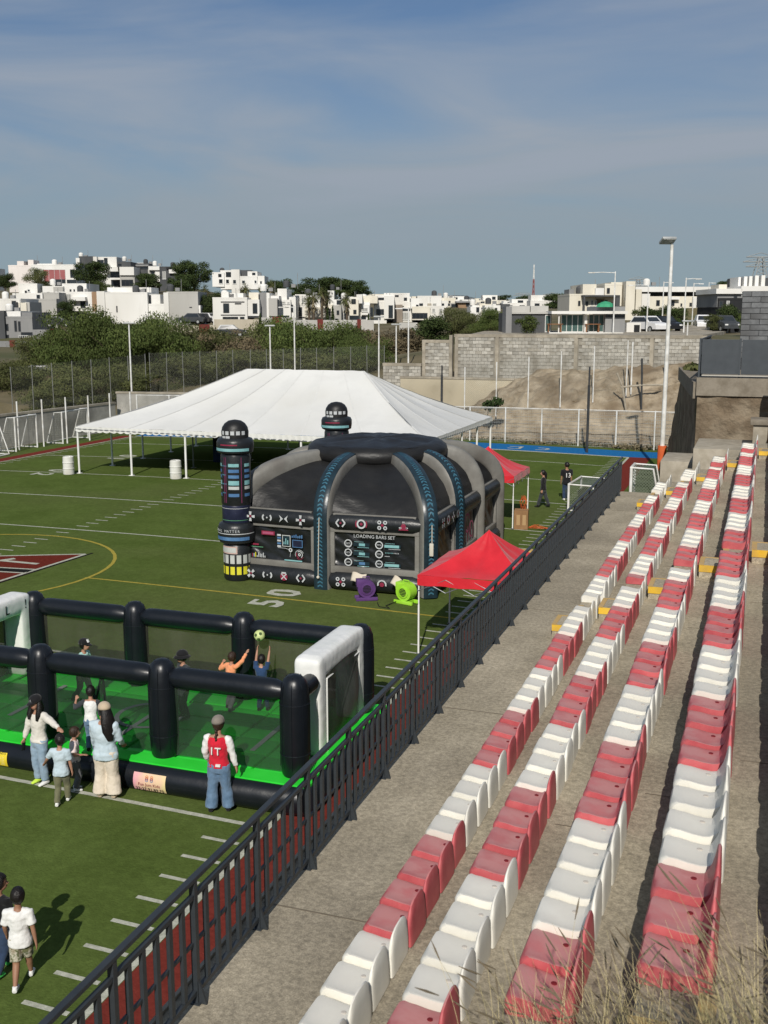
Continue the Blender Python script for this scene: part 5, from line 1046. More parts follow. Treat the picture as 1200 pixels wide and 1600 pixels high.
goal('white training goal nearest the far left corner by the fence', -44.15, 60.9, PI / 2 + .1, 3.4, 2.1, 1.2, 0)
m_gnet = net_mat('green_grey_net', '#5d6656', .10, .03, True)
goal('small white goal on the turf behind the railing near the far end', -7.85, 47.0, PI / 2 - .06, 2.5, 1.2, -1.4, 0, m_gnet, .75, 'small white goals by the railing')
goal('small white goal standing at the end of the concrete walkway', -4.0, 36.3, PI / 2, 1.0, 1.2, -.95, 2.35, m_gnet, .75, 'small white goals by the railing')
t = thing('equipment_bag', 'black equipment bag lying by the small white goal on the turf', 'bag', (-7.3, 48.4, .02))
MB().tube([(-.35, 0, .42), (-.1, .05, .46), (.35, 0, .40)], [.25, .38, .26], 12, True, None, [.28, .42, .28]).build('body', c_bk, t, True); MB().tube([(-.2, -.1, .7), (0, -.15, .95), (.2, -.1, .7)], .03, 6).build('strap', c_bk, t)
# ---------------------------------------------------------------- block wall and dirt bank at the far end
m_dirt = mat('bank_earth', (.20, .155, .10), (.40, .335, .245), scale=1.1, rough=.95, bump=.8, bscale=2.2, coord='World', c3=(.15, .112, .072), s3=.33, bdist=.22, detail=10)
bank = MB()
def bank_z(x, y):
    q = min(max((y - 71.6) / 8.0, 0), 1); r = min(max((x + 22.5) / 6.5, 0), 1); hh = .9 + 3.6 * r + .5 * min(max((x + 12) / 6, 0), 1); z = hh * (q * q * (3 - 2 * q)) ** .8
    return z + .34 * mnoise.noise(Vector((x * .45, y * .5, 0))) * q + .30 * abs(mnoise.noise(Vector((x * .9 + y * .5, y * .35, 8)))) * q + .16 * mnoise.noise(Vector((x * 1.7, y * 1.7, 3))) * q - .02
def bank_p(u, v):
    x, y = -30 + 26.6 * u, 71.5 + 9.0 * v; z = bank_z(x, y); e = math.sin(PI * v) ** .5 if 0 < v < 1 else 0; p = Vector((x * .8, y * .8, z * 1.3))
    f = .32 * abs(mnoise.noise(p)) + .18 * abs(mnoise.noise(p * 2.3 + Vector((5, 0, 0)))) + .10 * mnoise.noise(p * 5); return (x + .15 * mnoise.noise(p * 2) * e, y + .9 * f * e - .35 * e, z - .25 * f * e + .06 * math.floor(mnoise.noise(p * 1.4) * 4) * e)
bank.grid(bank_p, 200, 70); structure('dirt_bank', bank, m_dirt, True)
m_blkc = mat('concrete_block', (.33, .315, .275), (.45, .43, .38), scale=5, rough=.9, bump=.3, bscale=20, rand=.22, c3=(.24, .22, .18), s3=1.1); m_mort = mat('mortar', (.20, .185, .155), (.27, .25, .21), scale=3, rough=.95)
bw_, bh_ = .47, .255
blk_me = [MB().box(-bw_ / 2 + .011, bw_ / 2 - .011, -.03, .05, .011, bh_ - .009, b=.006).mesh('block', m_blkc), MB().box(-bw_ / 4 + .011, bw_ / 4 - .011, -.03, .05, .011, bh_ - .009, b=.006).mesh('block', m_blkc)]
NBLK = [0]
def block_wall(label, x0, x1, y, z0, z1, piers, budget):
    t = thing('block_wall', label, 'wall', (x0, y, z0)); Ln = x1 - x0; H_ = z1 - z0
    MB().box(0, Ln, .02, .24, 0, H_).build('mortar_core', m_mort, t); MB().box(-.03, Ln + .03, -.055, .27, H_ - .2, H_ + .03).build('cap_beam', m_conc2, t)
    for px in piers: MB().box(px - .13, px + .13, -.05, .26, 0, H_ - .2).build('pier', m_conc2, t)
    rest = MB(); rows = int((H_ - .2) / bh_)
    cells = []
    for r_ in range(rows):
        off = (r_ % 2) * bw_ / 2; k = 0; x = bw_ / 2 - off
        while x < Ln + bw_ / 2:
            a, b = max(0, x - bw_ / 2), min(Ln, x + bw_ / 2)
            if b - a > .12: cells.append((r_, (a + b) / 2, b - a))
            x += bw_
    cells.sort(key=lambda c: -c[0])
    for n_, (r_, cx, w_) in enumerate(cells):
        if any(abs(cx - px) < .26 for px in piers): continue
        z = H_ - .2 - (rows - r_) * bh_
        if NBLK[0] < 300 and n_ < budget:
            o = obj('block', blk_me[0 if w_ > .4 else 1], t, (cx, random.uniform(-.012, .012), z)); o.rotation_euler = (0, 0, random.uniform(-.012, .012)); NBLK[0] += 1
        else: rest.box(cx - w_ / 2 + .011, cx + w_ / 2 - .011, -.03 + random.uniform(-.012, .012), .05, z + .011, z + bh_ - .009)
    if rest.v: ro = rest.build('blockwork', m_blkc, t); ro['kind'] = 'stuff'
block_wall('stepped grey block wall, lowest section at its left end', -28.1, -25.0, 80, .3, 4.80, (), 66); block_wall('grey block wall section of middle height beside the tall wall', -24.9, -22.75, 80, 1.0, 6.60, (.12,), 60)
block_wall('long tall grey concrete block wall above the dirt bank', -22.35, -4.0, 80, 2.7, 7.05, (.15, 3.3, 9.2, 14.6), 190)
tag(MB().box(-22.74, -22.50, 79.85, 80.25, 1, 7.0).build('concrete_pier', m_conc2), 'thin concrete pier between the two grey block walls', 'pier')
m_beige = mat('beige_render', (.42, .37, .27), (.50, .45, .34), scale=.8, rough=.85, bump=.15, bscale=6, coord='World', c3=(.33, .29, .21), s3=.4)
wall_thing('beige rendered retaining wall below the block wall', (-26.3, 79.1), (-16.6, 79.1), .2, 3.75, .5, m_beige, m_conc2); wall_thing('short beige rendered wall end catching the sun beside the dirt bank', (-16.55, 79.3), (-15.9, 79.3), .2, 3.2, .4, m_beige)
m_bush = mat('dark_leaf', (.022, .038, .012), (.045, .066, .022), scale=2, rough=.75, rand=.2, spec=.1); m_leafy = mat('green_leaf', (.046, .070, .018), (.090, .112, .034), scale=.9, rough=.75, rand=.25, spec=.1); m_leafo = mat('olive_leaf', (.062, .074, .026), (.108, .115, .044), scale=.9, rough=.8, rand=.2, spec=.1); m_leafd = mat('pine_leaf', (.028, .046, .015), (.058, .078, .026), scale=.6, rough=.75, rand=.2, spec=.1); m_dry = mat('dry_leaf', (.15, .125, .07), (.20, .165, .10), scale=.8, rough=.8, rand=.2); m_brownl = mat('brown_brush', (.085, .068, .036), (.13, .102, .058), scale=.8, rough=.8, rand=.25); m_bark = mat('bark', (.07, .052, .036), (.11, .085, .062), scale=8, rough=.9, bump=.6, bscale=30)
def leaves(blobs, n, size, droop=0.0, seed=1, flat=1.0):
    """many leaf-sized faces spread through a set of ellipsoids, denser toward the shell"""
    rng = np.random.default_rng(seed); B_ = np.array(blobs, float); vol = B_[:, 3] * B_[:, 4] * B_[:, 5]; idx = rng.choice(len(B_), n, p=vol ** .75 / (vol ** .75).sum())
    d = rng.normal(size=(n, 3)); d /= np.linalg.norm(d, axis=1)[:, None]; r = rng.random(n) ** .30; c = B_[idx, :3] + d * r[:, None] * B_[idx, 3:6] * (1 + .13 * rng.normal(size=n))[:, None]
    nn = d + rng.normal(size=(n, 3)) * .75; nn[:, 2] += .25; nn /= np.linalg.norm(nn, axis=1)[:, None]; a = np.cross(nn, rng.normal(size=(n, 3))); a /= np.linalg.norm(a, axis=1)[:, None]; b = np.cross(nn, a)
    if droop: b = b * (1 - droop) + np.array([0, 0, -1.0]) * droop
    s = size * (.55 + .9 * rng.random(n))[:, None]; l_ = s * (1.0 + droop * 1.6)
    V = np.stack([c - a * s * .5, c + b * l_ * .5 - a * 0, c + a * s * .5, c - b * l_ * .6], 1).reshape(-1, 3); m_ = MB(); m_.v = list(map(tuple, V)); m_.f = [(4 * i, 4 * i + 1, 4 * i + 2, 4 * i + 3) for i in range(n)]; return m_
def blobs_tree(h, w, seed, low=.25, k=9, top=.9):
    rng = random.Random(seed); o = [(0, 0, h * .58, w * .27, w * .27, h * .24), (w * .1, 0, h * .3, w * .3, w * .28, h * .2)]; k = int(k * 1.7)
    for i in range(k):
        a = rng.uniform(0, 2 * PI); rr = rng.uniform(.10, .40) * w; z = h * rng.uniform(low + .1, top - .08); q = rng.uniform(.10, .22); o.append((rr * math.cos(a), rr * math.sin(a), z, w * q, w * q, h * q * .62))
    return o
TREES = {}
def tree_src(key, h, w, n, size, leaf, droop=0, seed=1, low=.25, k=9, trunk=.2):
    bl_ = blobs_tree(h, w, seed, low, k); cr_ = leaves(bl_, n, size, droop, seed).mesh('crown', leaf); g = MB()
    g.tube([(0, 0, -.6), (.05 * h * .1, 0, h * .25), (0, .03 * h, h * .5), (.02 * h, 0, h * .72)], [trunk, trunk * .8, trunk * .55, trunk * .15], 9)
    for q in bl_[1:]: g.tube([(0, 0, h * .22), (q[0] * .45, q[1] * .45, (h * .3 + q[2]) / 2), (q[0], q[1], q[2])], [trunk * .45, trunk * .3, trunk * .08], 6)
    TREES[key] = (cr_, g.mesh('trunk', m_bark, True))
def tree(key, label, cat, p, sc=1.0, rz=0.0, group=None, sz=None, name='broadleaf_tree'):
    t = thing(name, label, cat, p, rz, group); c_, k_ = TREES[key]; obj('crown', c_, t); obj('trunk', k_, t); t.scale = (sc, sc, sz or sc); return t
for i, (px, py) in enumerate(((762, 634), (776, 630))):
    p = at_d(px, py, 73.5); t = thing('shrub', ('low dark shrub on the left side of the white fence post before the bank', 'low dark shrub on the right side of the white fence post before the bank')[i], 'shrub', (p.x, p.y, p.z - .3)); leaves([(0, 0, .35, .42, .35, .35), (.2, 0, .4, .3, .3, .25)], 260, .16, 0, 3 + i).build('foliage', m_bush, t); MB().tube([(0, 0, -.5), (.05, 0, .4)], .03, 6).build('stem', m_bark, t)
wd = mat('weathered_timber', (.30, .26, .20), (.38, .34, .27), rough=.85)
for lab, a, b in (('long weathered pole propped level on the dirt bank', (970, 605), (1036, 601)), ('leaning weathered pole on the dirt bank below the block wall', (964, 583), (981, 626)), ('dark upright stake at the end of the propped pole', (1003, 560), (1003, 612))):
    A_, B_ = at_d(*a, 73.2), at_d(*b, 73.2); tag(MB().tube([A_, A_.lerp(B_, .5) + Vector((0, 0, .05)), B_ + (Vector((0, 0, -1.2)) if 'upright' in lab or 'leaning' in lab else Vector((0, 0, -.02)))], .07, 7).build('timber_pole', wd if 'dark' not in lab else m_dark, None, 30), lab, 'pole')
for lab, px, yt, yb, d_ in (('slender dark steel post on the end line before the dirt bank', 917, 573, 703, 67.0), ('dark steel post standing behind the tent against the beige wall', 690, 571, 640, 76)):
    p = at_d(px, yb, d_); q = at_d(px, yt, d_); t = thing('steel_post', lab, 'post', (p.x, p.y, min(p.z, 9) - .3)); MB().tube([(0, 0, 0), (0, 0, (q.z - p.z) * .78 + .3)], .085, 8).build('tube', m_dark, t, 30); MB().tube([(0, 0, (q.z - p.z) * .78 + .29), (0, 0, q.z - p.z + .3)], .055, 8).build('upper_tube', m_dark, t, 30)
# weeds along the end line, loose rocks
wm = leaves([(x, 70.9 + .5 * math.sin(x), .12, .7, .4, .25) for x in np.arange(-26, -5, .7)], 2600, .16, .1, 8); tag(wm.build('bank_weeds', m_dry), 'dry weeds growing along the foot of the bank', 'weeds', None, 'stuff')
# ---------------------------------------------------------------- retaining wall, panel railing and blocks past the seats
m_ret = mat('rough_retaining', (.115, .085, .055), (.20, .155, .105), scale=1.5, rough=.95, bump=1.0, bscale=4, coord='World', c3=(.26, .215, .155), s3=1.1, bdist=.12, detail=10); m_retc = mat('weathered_concrete', (.17, .145, .11), (.25, .22, .175), scale=3, rough=.9, bump=.4, bscale=12, coord='World')
t = thing('retaining_wall', 'rough brown stone and concrete retaining wall beyond the seats', 'wall', (-2.22, 40.0, 0))
g = MB()
g.grid(lambda u, v: (8.2 * u, -.06 * mnoise.noise(Vector((u * 16, 0, v * 9))) - .10 * max(0, mnoise.noise(Vector((u * 7 + 3, 1, v * 6)))), 2.3 + 3.45 * v), 60, 30); g.box(0, 8.2, .12, 6.0, -.5, 5.74); g.build('stone_face', m_ret, t, True)
MB().box(-.04, 8.3, -.10, 6.0, 5.745, 6.38).build('concrete_cap', m_retc, t)
m_panel = mat('slate_panel', (.052, .060, .068), (.062, .071, .08), rough=.5); m_ledge = mat('pale_ledge', (.42, .40, .35))
t = thing('panel_railing', 'slate grey sheet metal panel railing on the retaining wall', 'railing', (-2.2, 39.95, 6.39))
for k in range(4): MB().box(.06 + 1.35 * k, .04 + 1.35 * (k + 1) - .06, -.02, .02, .12, 1.32, b=.006).build('panel', m_panel, t); MB().box(.0 + 1.35 * k - .03, .03 + 1.35 * k, -.035, .035, 0, 1.36).build('post', m_panel, t)
MB().box(.1, 2.6, -.1, -.03, .05, .09).build('ledge_trim', m_ledge, t)
for k in range(16): MB().box(-.02, .02, .3 + .45 * k, .33 + .45 * k, .0, 1.28).build('baluster', m_rail, t)
MB().box(-.03, .03, .0, 7.6, 1.28, 1.33).build('side_rail', m_rail, t); MB().box(-.02, .02, 2.5, 7.6, .1, 1.2).build('side_panel', m_panel, t)
t = thing('end_wall', 'shaded brown retaining wall slanting back from the seats to the dirt bank', 'wall', (0, 0, 0)); g = MB(); A_, B_ = Vector((-2.26, 40.1, 0)), Vector((-5.0, 63, 0)); nrm = Vector((-(B_ - A_).y, (B_ - A_).x, 0)).normalized()
def top_s(u): return 5.75 - .25 * u if u < .5 else 5.62 - 4.9 * (u - .5) / .5 * (1 + .12 * mnoise.noise(Vector((u * 14, 0, 0))))
g.grid(lambda u, v: A_.lerp(B_, u) + nrm * (.10 * mnoise.noise(Vector((u * 16, v * 6, 5)))) + Vector((0, 0, -.3 + (top_s(u) + .3) * v)), 60, 14); g.grid(lambda u, v: A_.lerp(B_, u) - nrm * 3.5 * v + Vector((0, 0, top_s(u))), 60, 4); g.build('earth_face', m_ret, t, True)
q = MB(); C_2 = A_.lerp(B_, .5); M_ = T(*A_) @ RZ(math.atan2((B_ - A_).y, (B_ - A_).x)); Ln = (C_2 - A_).length; q.box(0, Ln, -1.5, .12, 5.62, 6.2, M_); q.build('concrete_cap', m_retc, t); leaves([(Ln * .8, -.5, 6.25, 1.6, .5, .2)], 420, .18, 0, 5)
gl = leaves([(Ln * .8, -.5, 6.28, 1.6, .5, .16)], 420, .15, 0, 5); gl.v = [tuple(M_ @ Vector(p)) for p in gl.v]; gl.build('grass_top', m_leafo, t)
for lab, x0, x1, y0, y1, z1 in (('low pale concrete block at the end of the walkway beside the white goal', -3.15, -2.1, 37.2, 39.6, 3.72), ('larger pale concrete block before the brown retaining wall', -2.05, .45, 36.2, 39.3, 4.3)):
    t = thing('concrete_block', lab, 'block', (x0, y0, 2.2)); MB().box(0, x1 - x0, 0, y1 - y0, 0, z1 - 2.2, b=.03).build('body', m_conc2, t, 30)
m_orp = mat('orange_steel', (.42, .16, .03), (.48, .19, .04), rough=.5)
t = thing('orange_column', 'orange painted steel column at the right edge by the retaining wall', 'column', (.20, 38.6, 3.6)); MB().box(0, .35, 0, .3, .2, 2.95, b=.02).build('shaft', m_orp, t, 30); MB().box(-.1, .5, -.1, .4, 0, .2).build('base', m_conc2, t)
t = thing('concrete_bench', 'grey concrete slab bench at the right edge beyond the top row', 'bench', (-.35, 37.2, 4.4)); MB().box(0, 2.2, 0, 1.0, .62, .80, b=.02).build('slab', m_retc, t, 30); MB().box(.1, .55, .1, .9, 0, .62).build('support', m_conc2, t)
t = thing('grey_block_building', 'grey block building in shade at the right edge', 'building', (-.9, 52.5, 5.0))
m_blkd = mat('shaded_block', (.13, .135, .14), (.19, .195, .20), scale=4, rough=.9, bump=.3, bscale=12, rand=.15, c3=(.09, .09, .09), s3=.7)  # the building's shade is put into this darker block colour
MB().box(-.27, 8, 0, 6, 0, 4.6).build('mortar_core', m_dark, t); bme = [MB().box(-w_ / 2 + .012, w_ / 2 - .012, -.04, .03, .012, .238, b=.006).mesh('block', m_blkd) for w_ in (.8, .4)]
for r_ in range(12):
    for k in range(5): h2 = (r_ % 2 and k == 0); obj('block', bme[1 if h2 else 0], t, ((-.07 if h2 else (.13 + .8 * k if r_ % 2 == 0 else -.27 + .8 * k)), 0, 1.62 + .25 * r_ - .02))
# floodlight mast and lamp posts
m_lens = mat('lamp_glass', (.45, .46, .44), rough=.2)
t = thing('floodlight_mast', 'tall white floodlight mast with orange sleeve at the end of the stand', 'light pole', (-5.02, 60, .2), 0, None)
MB().tube([(0, 0, 0), (.02, 0, 6), (.02, 0, 11.95)], [.135, .11, .085], 12).build('pole', m_wpaint, t, 30); MB().tube([(0, 0, 0), (0, 0, 1.35)], .24, 12).build('sleeve', m_orange, t, 30)
hd = MB(); M_ = T(-.15, -.2, 12.15) @ RZ(.5) @ RX(-.5); hd.box(-.42, .34, -.28, .28, -.05, .08, M_, b=.02); hd.build('lamp_head', m_galv, t, 30); MB().box(-.38, .3, -.24, .24, -.07, -.051, M_).build('lamp_lens', m_lens, t); MB().tube([(.02, 0, 11.9), (.02, -.05, 12.12)], .06, 8).build('bracket', m_galv, t)
def lamp_post(label, px, yt, yb, d_, arm, side=-1, grp='white street lamps', r=.07, curve=False):
    p = at_d(px, yb, d_); q = at_d(px, yt, d_); h_ = q.z - p.z; t = thing('street_lamp', label, 'street lamp', (p.x, p.y, p.z), YAW, grp); MB().tube([(0, 0, -.3), (0, 0, h_)], [r, r * .7], 8).build('pole', m_wpaint, t, 30)
    if arm: MB().tube([(0, 0, h_ - .12), (side * arm * .5, 0, h_ - .08 + (.1 if curve else 0)), (side * arm, 0, h_ - .1 + (.2 if curve else 0))], r * .5, 6).build('arm', m_wpaint, t, 30); MB().box(side * arm - .3, side * arm + .3, -.12, .12, h_ - .16 + (.2 if curve else 0), h_ - .07 + (.2 if curve else 0), b=.03).build('lamp_head', m_wpaint, t, 30)
    else: MB().box(-.42, .42, -.12, .12, h_, h_ + .12, b=.03).build('lamp_head', m_galv, t, 30)
    return t
for a in (('white pole with flat lamp bar left of the tent roof', 206.6, 506, 632, 82, 0), ('thin white pole above the left slope of the tent roof', 423, 510, 585, 90, 0), ('tall white pole behind the tent ridge', 461, 478, 590, 92, 1.0), ('white pole with short crossbar beside the block wall end', 592, 496, 605, 88, 0), ('slim white pole just behind the low block wall', 619, 508, 575, 92, 0), ('slightly leaning white pole behind the low block wall', 638, 480, 575, 91, .8),
          ('white street lamp with long left arm over the glass pavilion', 958, 424, 520, 97, 2.1), ('white street lamp with left arm beside the white car', 1010, 444, 522, 108, 1.7), ('white street lamp with right arm behind the floodlight mast', 1034, 440, 515, 116, .7, 1), ('white street lamp with right arm at the road corner', 1068, 434, 522, 100, 1.1, 1), ('smaller white street lamp farther up the road', 1081, 442, 510, 125, .8, 1), ('thin double armed lamp far up the road', 1105, 441, 500, 150, .6, 1), ('bare white post at the right end of the block wall', 1072, 503, 560, 78, 0)): lamp_post(*a)
# ================================================================ the town on the hill
def hm(name, a, b, c3=None, **k): return mat('house_' + name, a, b, scale=.5, rough=.85, coord='World', c3=c3, s3=.25, stretch=(1, 1, .3), detail=9, **k)
HM_ = dict(w=hm('white', (.68, .67, .63), (.78, .77, .74), (.60, .58, .53)), p=hm('pinkwhite', (.66, .61, .57), (.74, .69, .65), (.58, .53, .49)), g=hm('grey', (.40, .39, .36), (.47, .46, .43), (.34, .33, .30)), c=hm('cream', (.62, .58, .48), (.70, .66, .56)),
          d=hm('charcoal', (.055, .058, .062), (.085, .088, .09)), m=hm('midgrey', (.20, .20, .20), (.26, .26, .255)), b=hm('brown', (.26, .17, .10), (.32, .21, .13)), s=hm('stone', (.22, .185, .15), (.34, .29, .24), None), t=hm('beige', (.40, .36, .28), (.48, .43, .34)), k=hm('black', (.015, .016, .017), (.022, .023, .025)), r=hm('rust', (.12, .022, .018), (.16, .032, .026)))
m_win = mat('window_glass', (.016, .020, .024), (.03, .036, .042), scale=.5, rough=.12, spec=.6); m_rwin = mat('red_reflecting_glass', (.30, .10, .10), (.36, .13, .13), scale=.4, rough=.15); m_cwin = mat('pale_curtain_glass', (.30, .30, .28), (.36, .36, .34), rough=.25); m_frame = mat('window_frame', (.55, .55, .53)); m_dframe = mat('dark_frame', (.05, .05, .052)); m_gglass = mat('green_glass', (.05, .09, .085), (.08, .13, .12), rough=.1)
WM = dict(k=(m_win, m_dframe), w=(m_win, m_frame), r=(m_rwin, m_frame), c=(m_cwin, m_frame), g=(m_gglass, m_frame), m=(m_cwin, m_dframe))
def house(label, D, vols, wins=(), cat='house', name='house', deep=9.0, foot=4.0, group=None):
    """vols: (x0, y_top, x1, y_base, colour, set-back m[, depth m]) measured on the photograph and turned into metres D metres ahead; wins: (x0, y0, x1, y1, kind[, set-back, panes])"""
    xs = [v[0] for v in vols] + [v[2] for v in vols]; yb = max(v[3] for v in vols); o = at_d((min(xs) + max(xs)) / 2, yb, D); t = thing(name, label, cat, o, YAW, group)
    def loc(x, y, sb): p = at_d(x, y, D + sb); q = p - o; return q.dot(RT), q.dot(HD), q.z
    for v in vols:
        x0, yt, x1, y1, c, sb = v[:6]; dp = v[6] if len(v) > 6 else deep; a = loc(x0, y1, sb); b = loc(x1, yt, sb); z0 = a[2] if y1 < yb else a[2] - foot
        w = MB().box(a[0], b[0], a[1], a[1] + dp, z0, b[2]).build('wall', HM_[c], t)
        if b[0] - a[0] > 2.2 and b[2] - a[2] > 2:
            q = MB(); th = .13; z = b[2]
            q.box(a[0] - .02, b[0] + .02, a[1] - .02, a[1] + th, z + .002, z + .24).box(a[0] - .02, b[0] + .02, a[1] + dp - th, a[1] + dp, z + .002, z + .24).box(a[0] - .02, a[0] + th, a[1] + th, a[1] + dp - th, z + .002, z + .24).box(b[0] - th, b[0] + .02, a[1] + th, a[1] + dp - th, z + .002, z + .24); q.build('parapet', HM_[c], w)
    for v in wins:
        x0, y0, x1, y1, k = v[:5]; sb = v[5] if len(v) > 5 else 0; n = v[6] if len(v) > 6 else 1; a = loc(x0, y1, sb); b = loc(x1, y0, sb); f = .07; y = a[1]; g = MB(); gm, fm = WM[k]
        g.box(a[0], b[0], y - .06, y - .003, a[2], a[2] + f).box(a[0], b[0], y - .06, y - .003, b[2] - f, b[2]).box(a[0], a[0] + f, y - .06, y - .003, a[2] + f, b[2] - f).box(b[0] - f, b[0], y - .06, y - .003, a[2] + f, b[2] - f)
        for j in range(1, n): xm = a[0] + (b[0] - a[0]) * j / n; g.box(xm - .03, xm + .03, y - .055, y - .003, a[2] + f, b[2] - f)
        w = g.build('window', fm, t); MB().box(a[0] + f, b[0] - f, y - .025, y - .004, a[2] + f, b[2] - f).build('pane', gm, w)
        if k in 'wc' and b[2] - a[2] < 2.2: MB().box(a[0] - .08, b[0] + .08, y - .12, y - .061, a[2] - .08, a[2]).build('sill', fm, w)
    if D < 270 and deep > 8.5:
        v = vols[0]; a = loc(v[0], v[1], v[5]); b = loc(v[2], v[1], v[5]); h_ = (sum(map(ord, label)) % 100) / 100; q = MB(); xx = a[0] + (b[0] - a[0]) * (.2 + .6 * h_)
        q.lathe([(.5, 0), (.55, .1), (.55, .85), (.4, 1.05), (.15, 1.15)], 12, T(xx, a[1] + 3.2, a[2] + .26)); tk = q.build('water_tank', HM_['d' if h_ > .5 else 'w'], t, 30)
        q = MB(); q.box(xx + .8, xx + 1.5, a[1] + 3, a[1] + 3.6, a[2] + .26, a[2] + .8).tube([(xx + 1.9, a[1] + 2.4, a[2]), (xx + 1.9, a[1] + 2.4, a[2] + 1.6 + h_)], .04, 5); q.build('roof_clutter', HM_['m'], t)
    return t
house('pinkish white house with a tall blank stepped gable, leftmost on the ridge', 232, [(15, 416, 52, 452, 'p', 0), (27, 408, 37, 417, 'p', 1, 5), (44, 406, 52, 417, 'p', 1, 4)], [(53, 447, 54, 449, 'k')])
house('long white ridge house with wide red reflecting glass and dark garages', 228, [(50, 415, 118, 447, 'w', 0), (58, 412, 86, 416, 'w', 3, 4), (104, 444, 121, 448, 'w', -1, 2)], [(53.5, 421, 60.5, 433.5, 'k', 0, 2), (68.5, 421, 102, 441, 'r', 0, 4), (110, 421, 117, 434, 'k', 0, 2), (86, 436.5, 102, 446.5, 'k', -.05), (105, 437, 119, 446.5, 'k')])
house('white stepped terrace house below the red glass house', 202, [(67, 447, 99, 463, 'w', 0), (84, 448, 98, 463, 'g', -.3, 3), (98, 445, 135, 463, 'w', .5), (30, 445, 58, 470, 'w', 2), (29, 458, 50, 470, 'w', 0)], [(39, 454, 42, 460, 'k'), (109, 452, 111.5, 456, 'k', .5), (115, 452, 117, 456, 'k', .5), (121, 450, 130, 458, 'k', .5, 2), (43, 452, 47, 456, 'w', 2)])
house('big pale grey rendered house with a blank side wall', 186, [(44, 469, 88, 516, 'g', 0), (66, 459, 92, 492, 'g', 2), (20, 458, 66, 472, 'w', 1.5)], [(57, 460, 63, 469, 'w', 1.5), (25, 466, 30, 469, 'w', 1.5)])
house('white house with dark glass corner and timber beige panel at the left edge', 172, [(-14, 469, 32, 492, 'w', 0), (28, 473, 41, 486, 'c', -.3, 3), (40, 472, 46, 497, 'g', 0, 6)], [(19, 470, 25, 485, 'k'), (26, 472, 28, 485, 'k', -.4)])
house('white and grey house front in shade above the parked cars, lower left', 160, [(-16, 489, 32, 540, 'w', 0), (8, 497, 50, 532, 'm', -.5, 7), (28, 488, 50, 500, 'm', .3), (-16, 488, 6, 532, 'd', -1, 5)], [(9, 506, 13, 517, 'k', -.5), (23, 501, 26, 518, 'k', -.5), (29, 502, 32, 518, 'k', -.5), (34.5, 496, 37, 510, 'k', .3), (40, 496, 42, 508, 'k', .3), (45, 500, 46.5, 506, 'k', .3), (2, 523, 14, 534, 'k', -.5, 3), (30, 524, 44, 534, 'w', -.5, 5), (33, 519, 52, 524, 'k', -.5)])
house('white house with brown vertical strip and shaded carport', 192, [(88, 458, 146, 486, 'w', 0), (145, 456, 151, 498, 'b', -.1, 4), (151, 457, 163, 486, 'w', .1), (111, 464, 133, 470, 'w', -1.2, 2), (124, 484, 160, 503, 'w', 1), (137, 487, 158, 504, 'w', -.6, 1)], [(99, 459.5, 111, 478, 'c', 0, 3), (126, 467, 133, 481, 'k', 0, 2), (88, 489, 110, 503, 'k', 0, 2), (117, 490, 131, 499, 'k', 1, 2)])
house('wide blank white rendered house behind the pepper trees', 176, [(162, 459, 230, 506, 'w', 0), (229, 460, 250, 478, 'w', 1), (168, 449, 236, 459, 'w', 4, 6), (229, 477, 258, 508, 'w', .4), (152, 455, 163, 486, 'w', -.2)], [(223, 451, 229, 458, 'k', 4), (230, 461, 236, 476, 'k', 1), (182, 478, 183.5, 488, 'k')])
house('square pale grey house with a plain blank wall above the parked car', 173, [(257, 457, 263, 508, 'w', -.2), (262, 458, 309, 508, 'g', 0), (308, 477, 313, 498, 'w', .2)], [(296, 479.5, 300, 481, 'k')])
house('modern white house with dark glass terrace on the ridge', 262, [(119, 403, 124, 418, 'w', 0), (124, 402, 147, 420, 'd', 1), (146, 401, 151, 418, 'w', 0), (151, 403, 182, 447, 'w', 1), (163, 417, 184, 424, 'w', -1, 4), (172, 434, 188, 437, 'w', -1.5, 3)], [(152, 406, 162, 416, 'k', 1, 2), (163, 403, 168, 416, 'k', 1), (173, 422, 187, 434, 'k', .9, 3), (174, 437, 187, 447, 'k', .9, 3)])
house('boxy white house with dark flat roof on the ridge', 260, [(183, 409, 204, 418, 'd', 1), (187, 417, 209, 430, 'w', -.5), (188, 429, 210, 448, 'g', 0)], [(190, 437, 208, 447, 'k', 0, 3), (184, 412, 190, 416, 'k', 1)])
house('dark grey house with a long flat roof line behind the bushy tree', 266, [(208, 413, 232, 447, 'd', 0), (205, 413.5, 232, 416, 'm', -.4, 5)], [(219, 416, 231, 421, 'k', 0, 2), (210, 425, 216, 435, 'c')])
house('narrow white stepped house between the two dark ridge houses', 264, [(232, 416, 250, 422, 'w', -.5), (243, 421, 256, 440, 'w', 0), (232, 421, 244, 446, 'g', .3), (253, 436, 262, 446, 'w', -.6, 3)], [(236, 424, 241, 430, 'k', .3)])
house('charcoal house with white balcony band at the end of the ridge', 262, [(250, 418, 276, 446, 'd', 0), (264, 421, 276, 427, 'w', -.8, 2), (260, 417.5, 280, 421, 'k', -.3, 6)], [(262, 433, 268, 440, 'k'), (254, 424, 259, 436, 'c')])
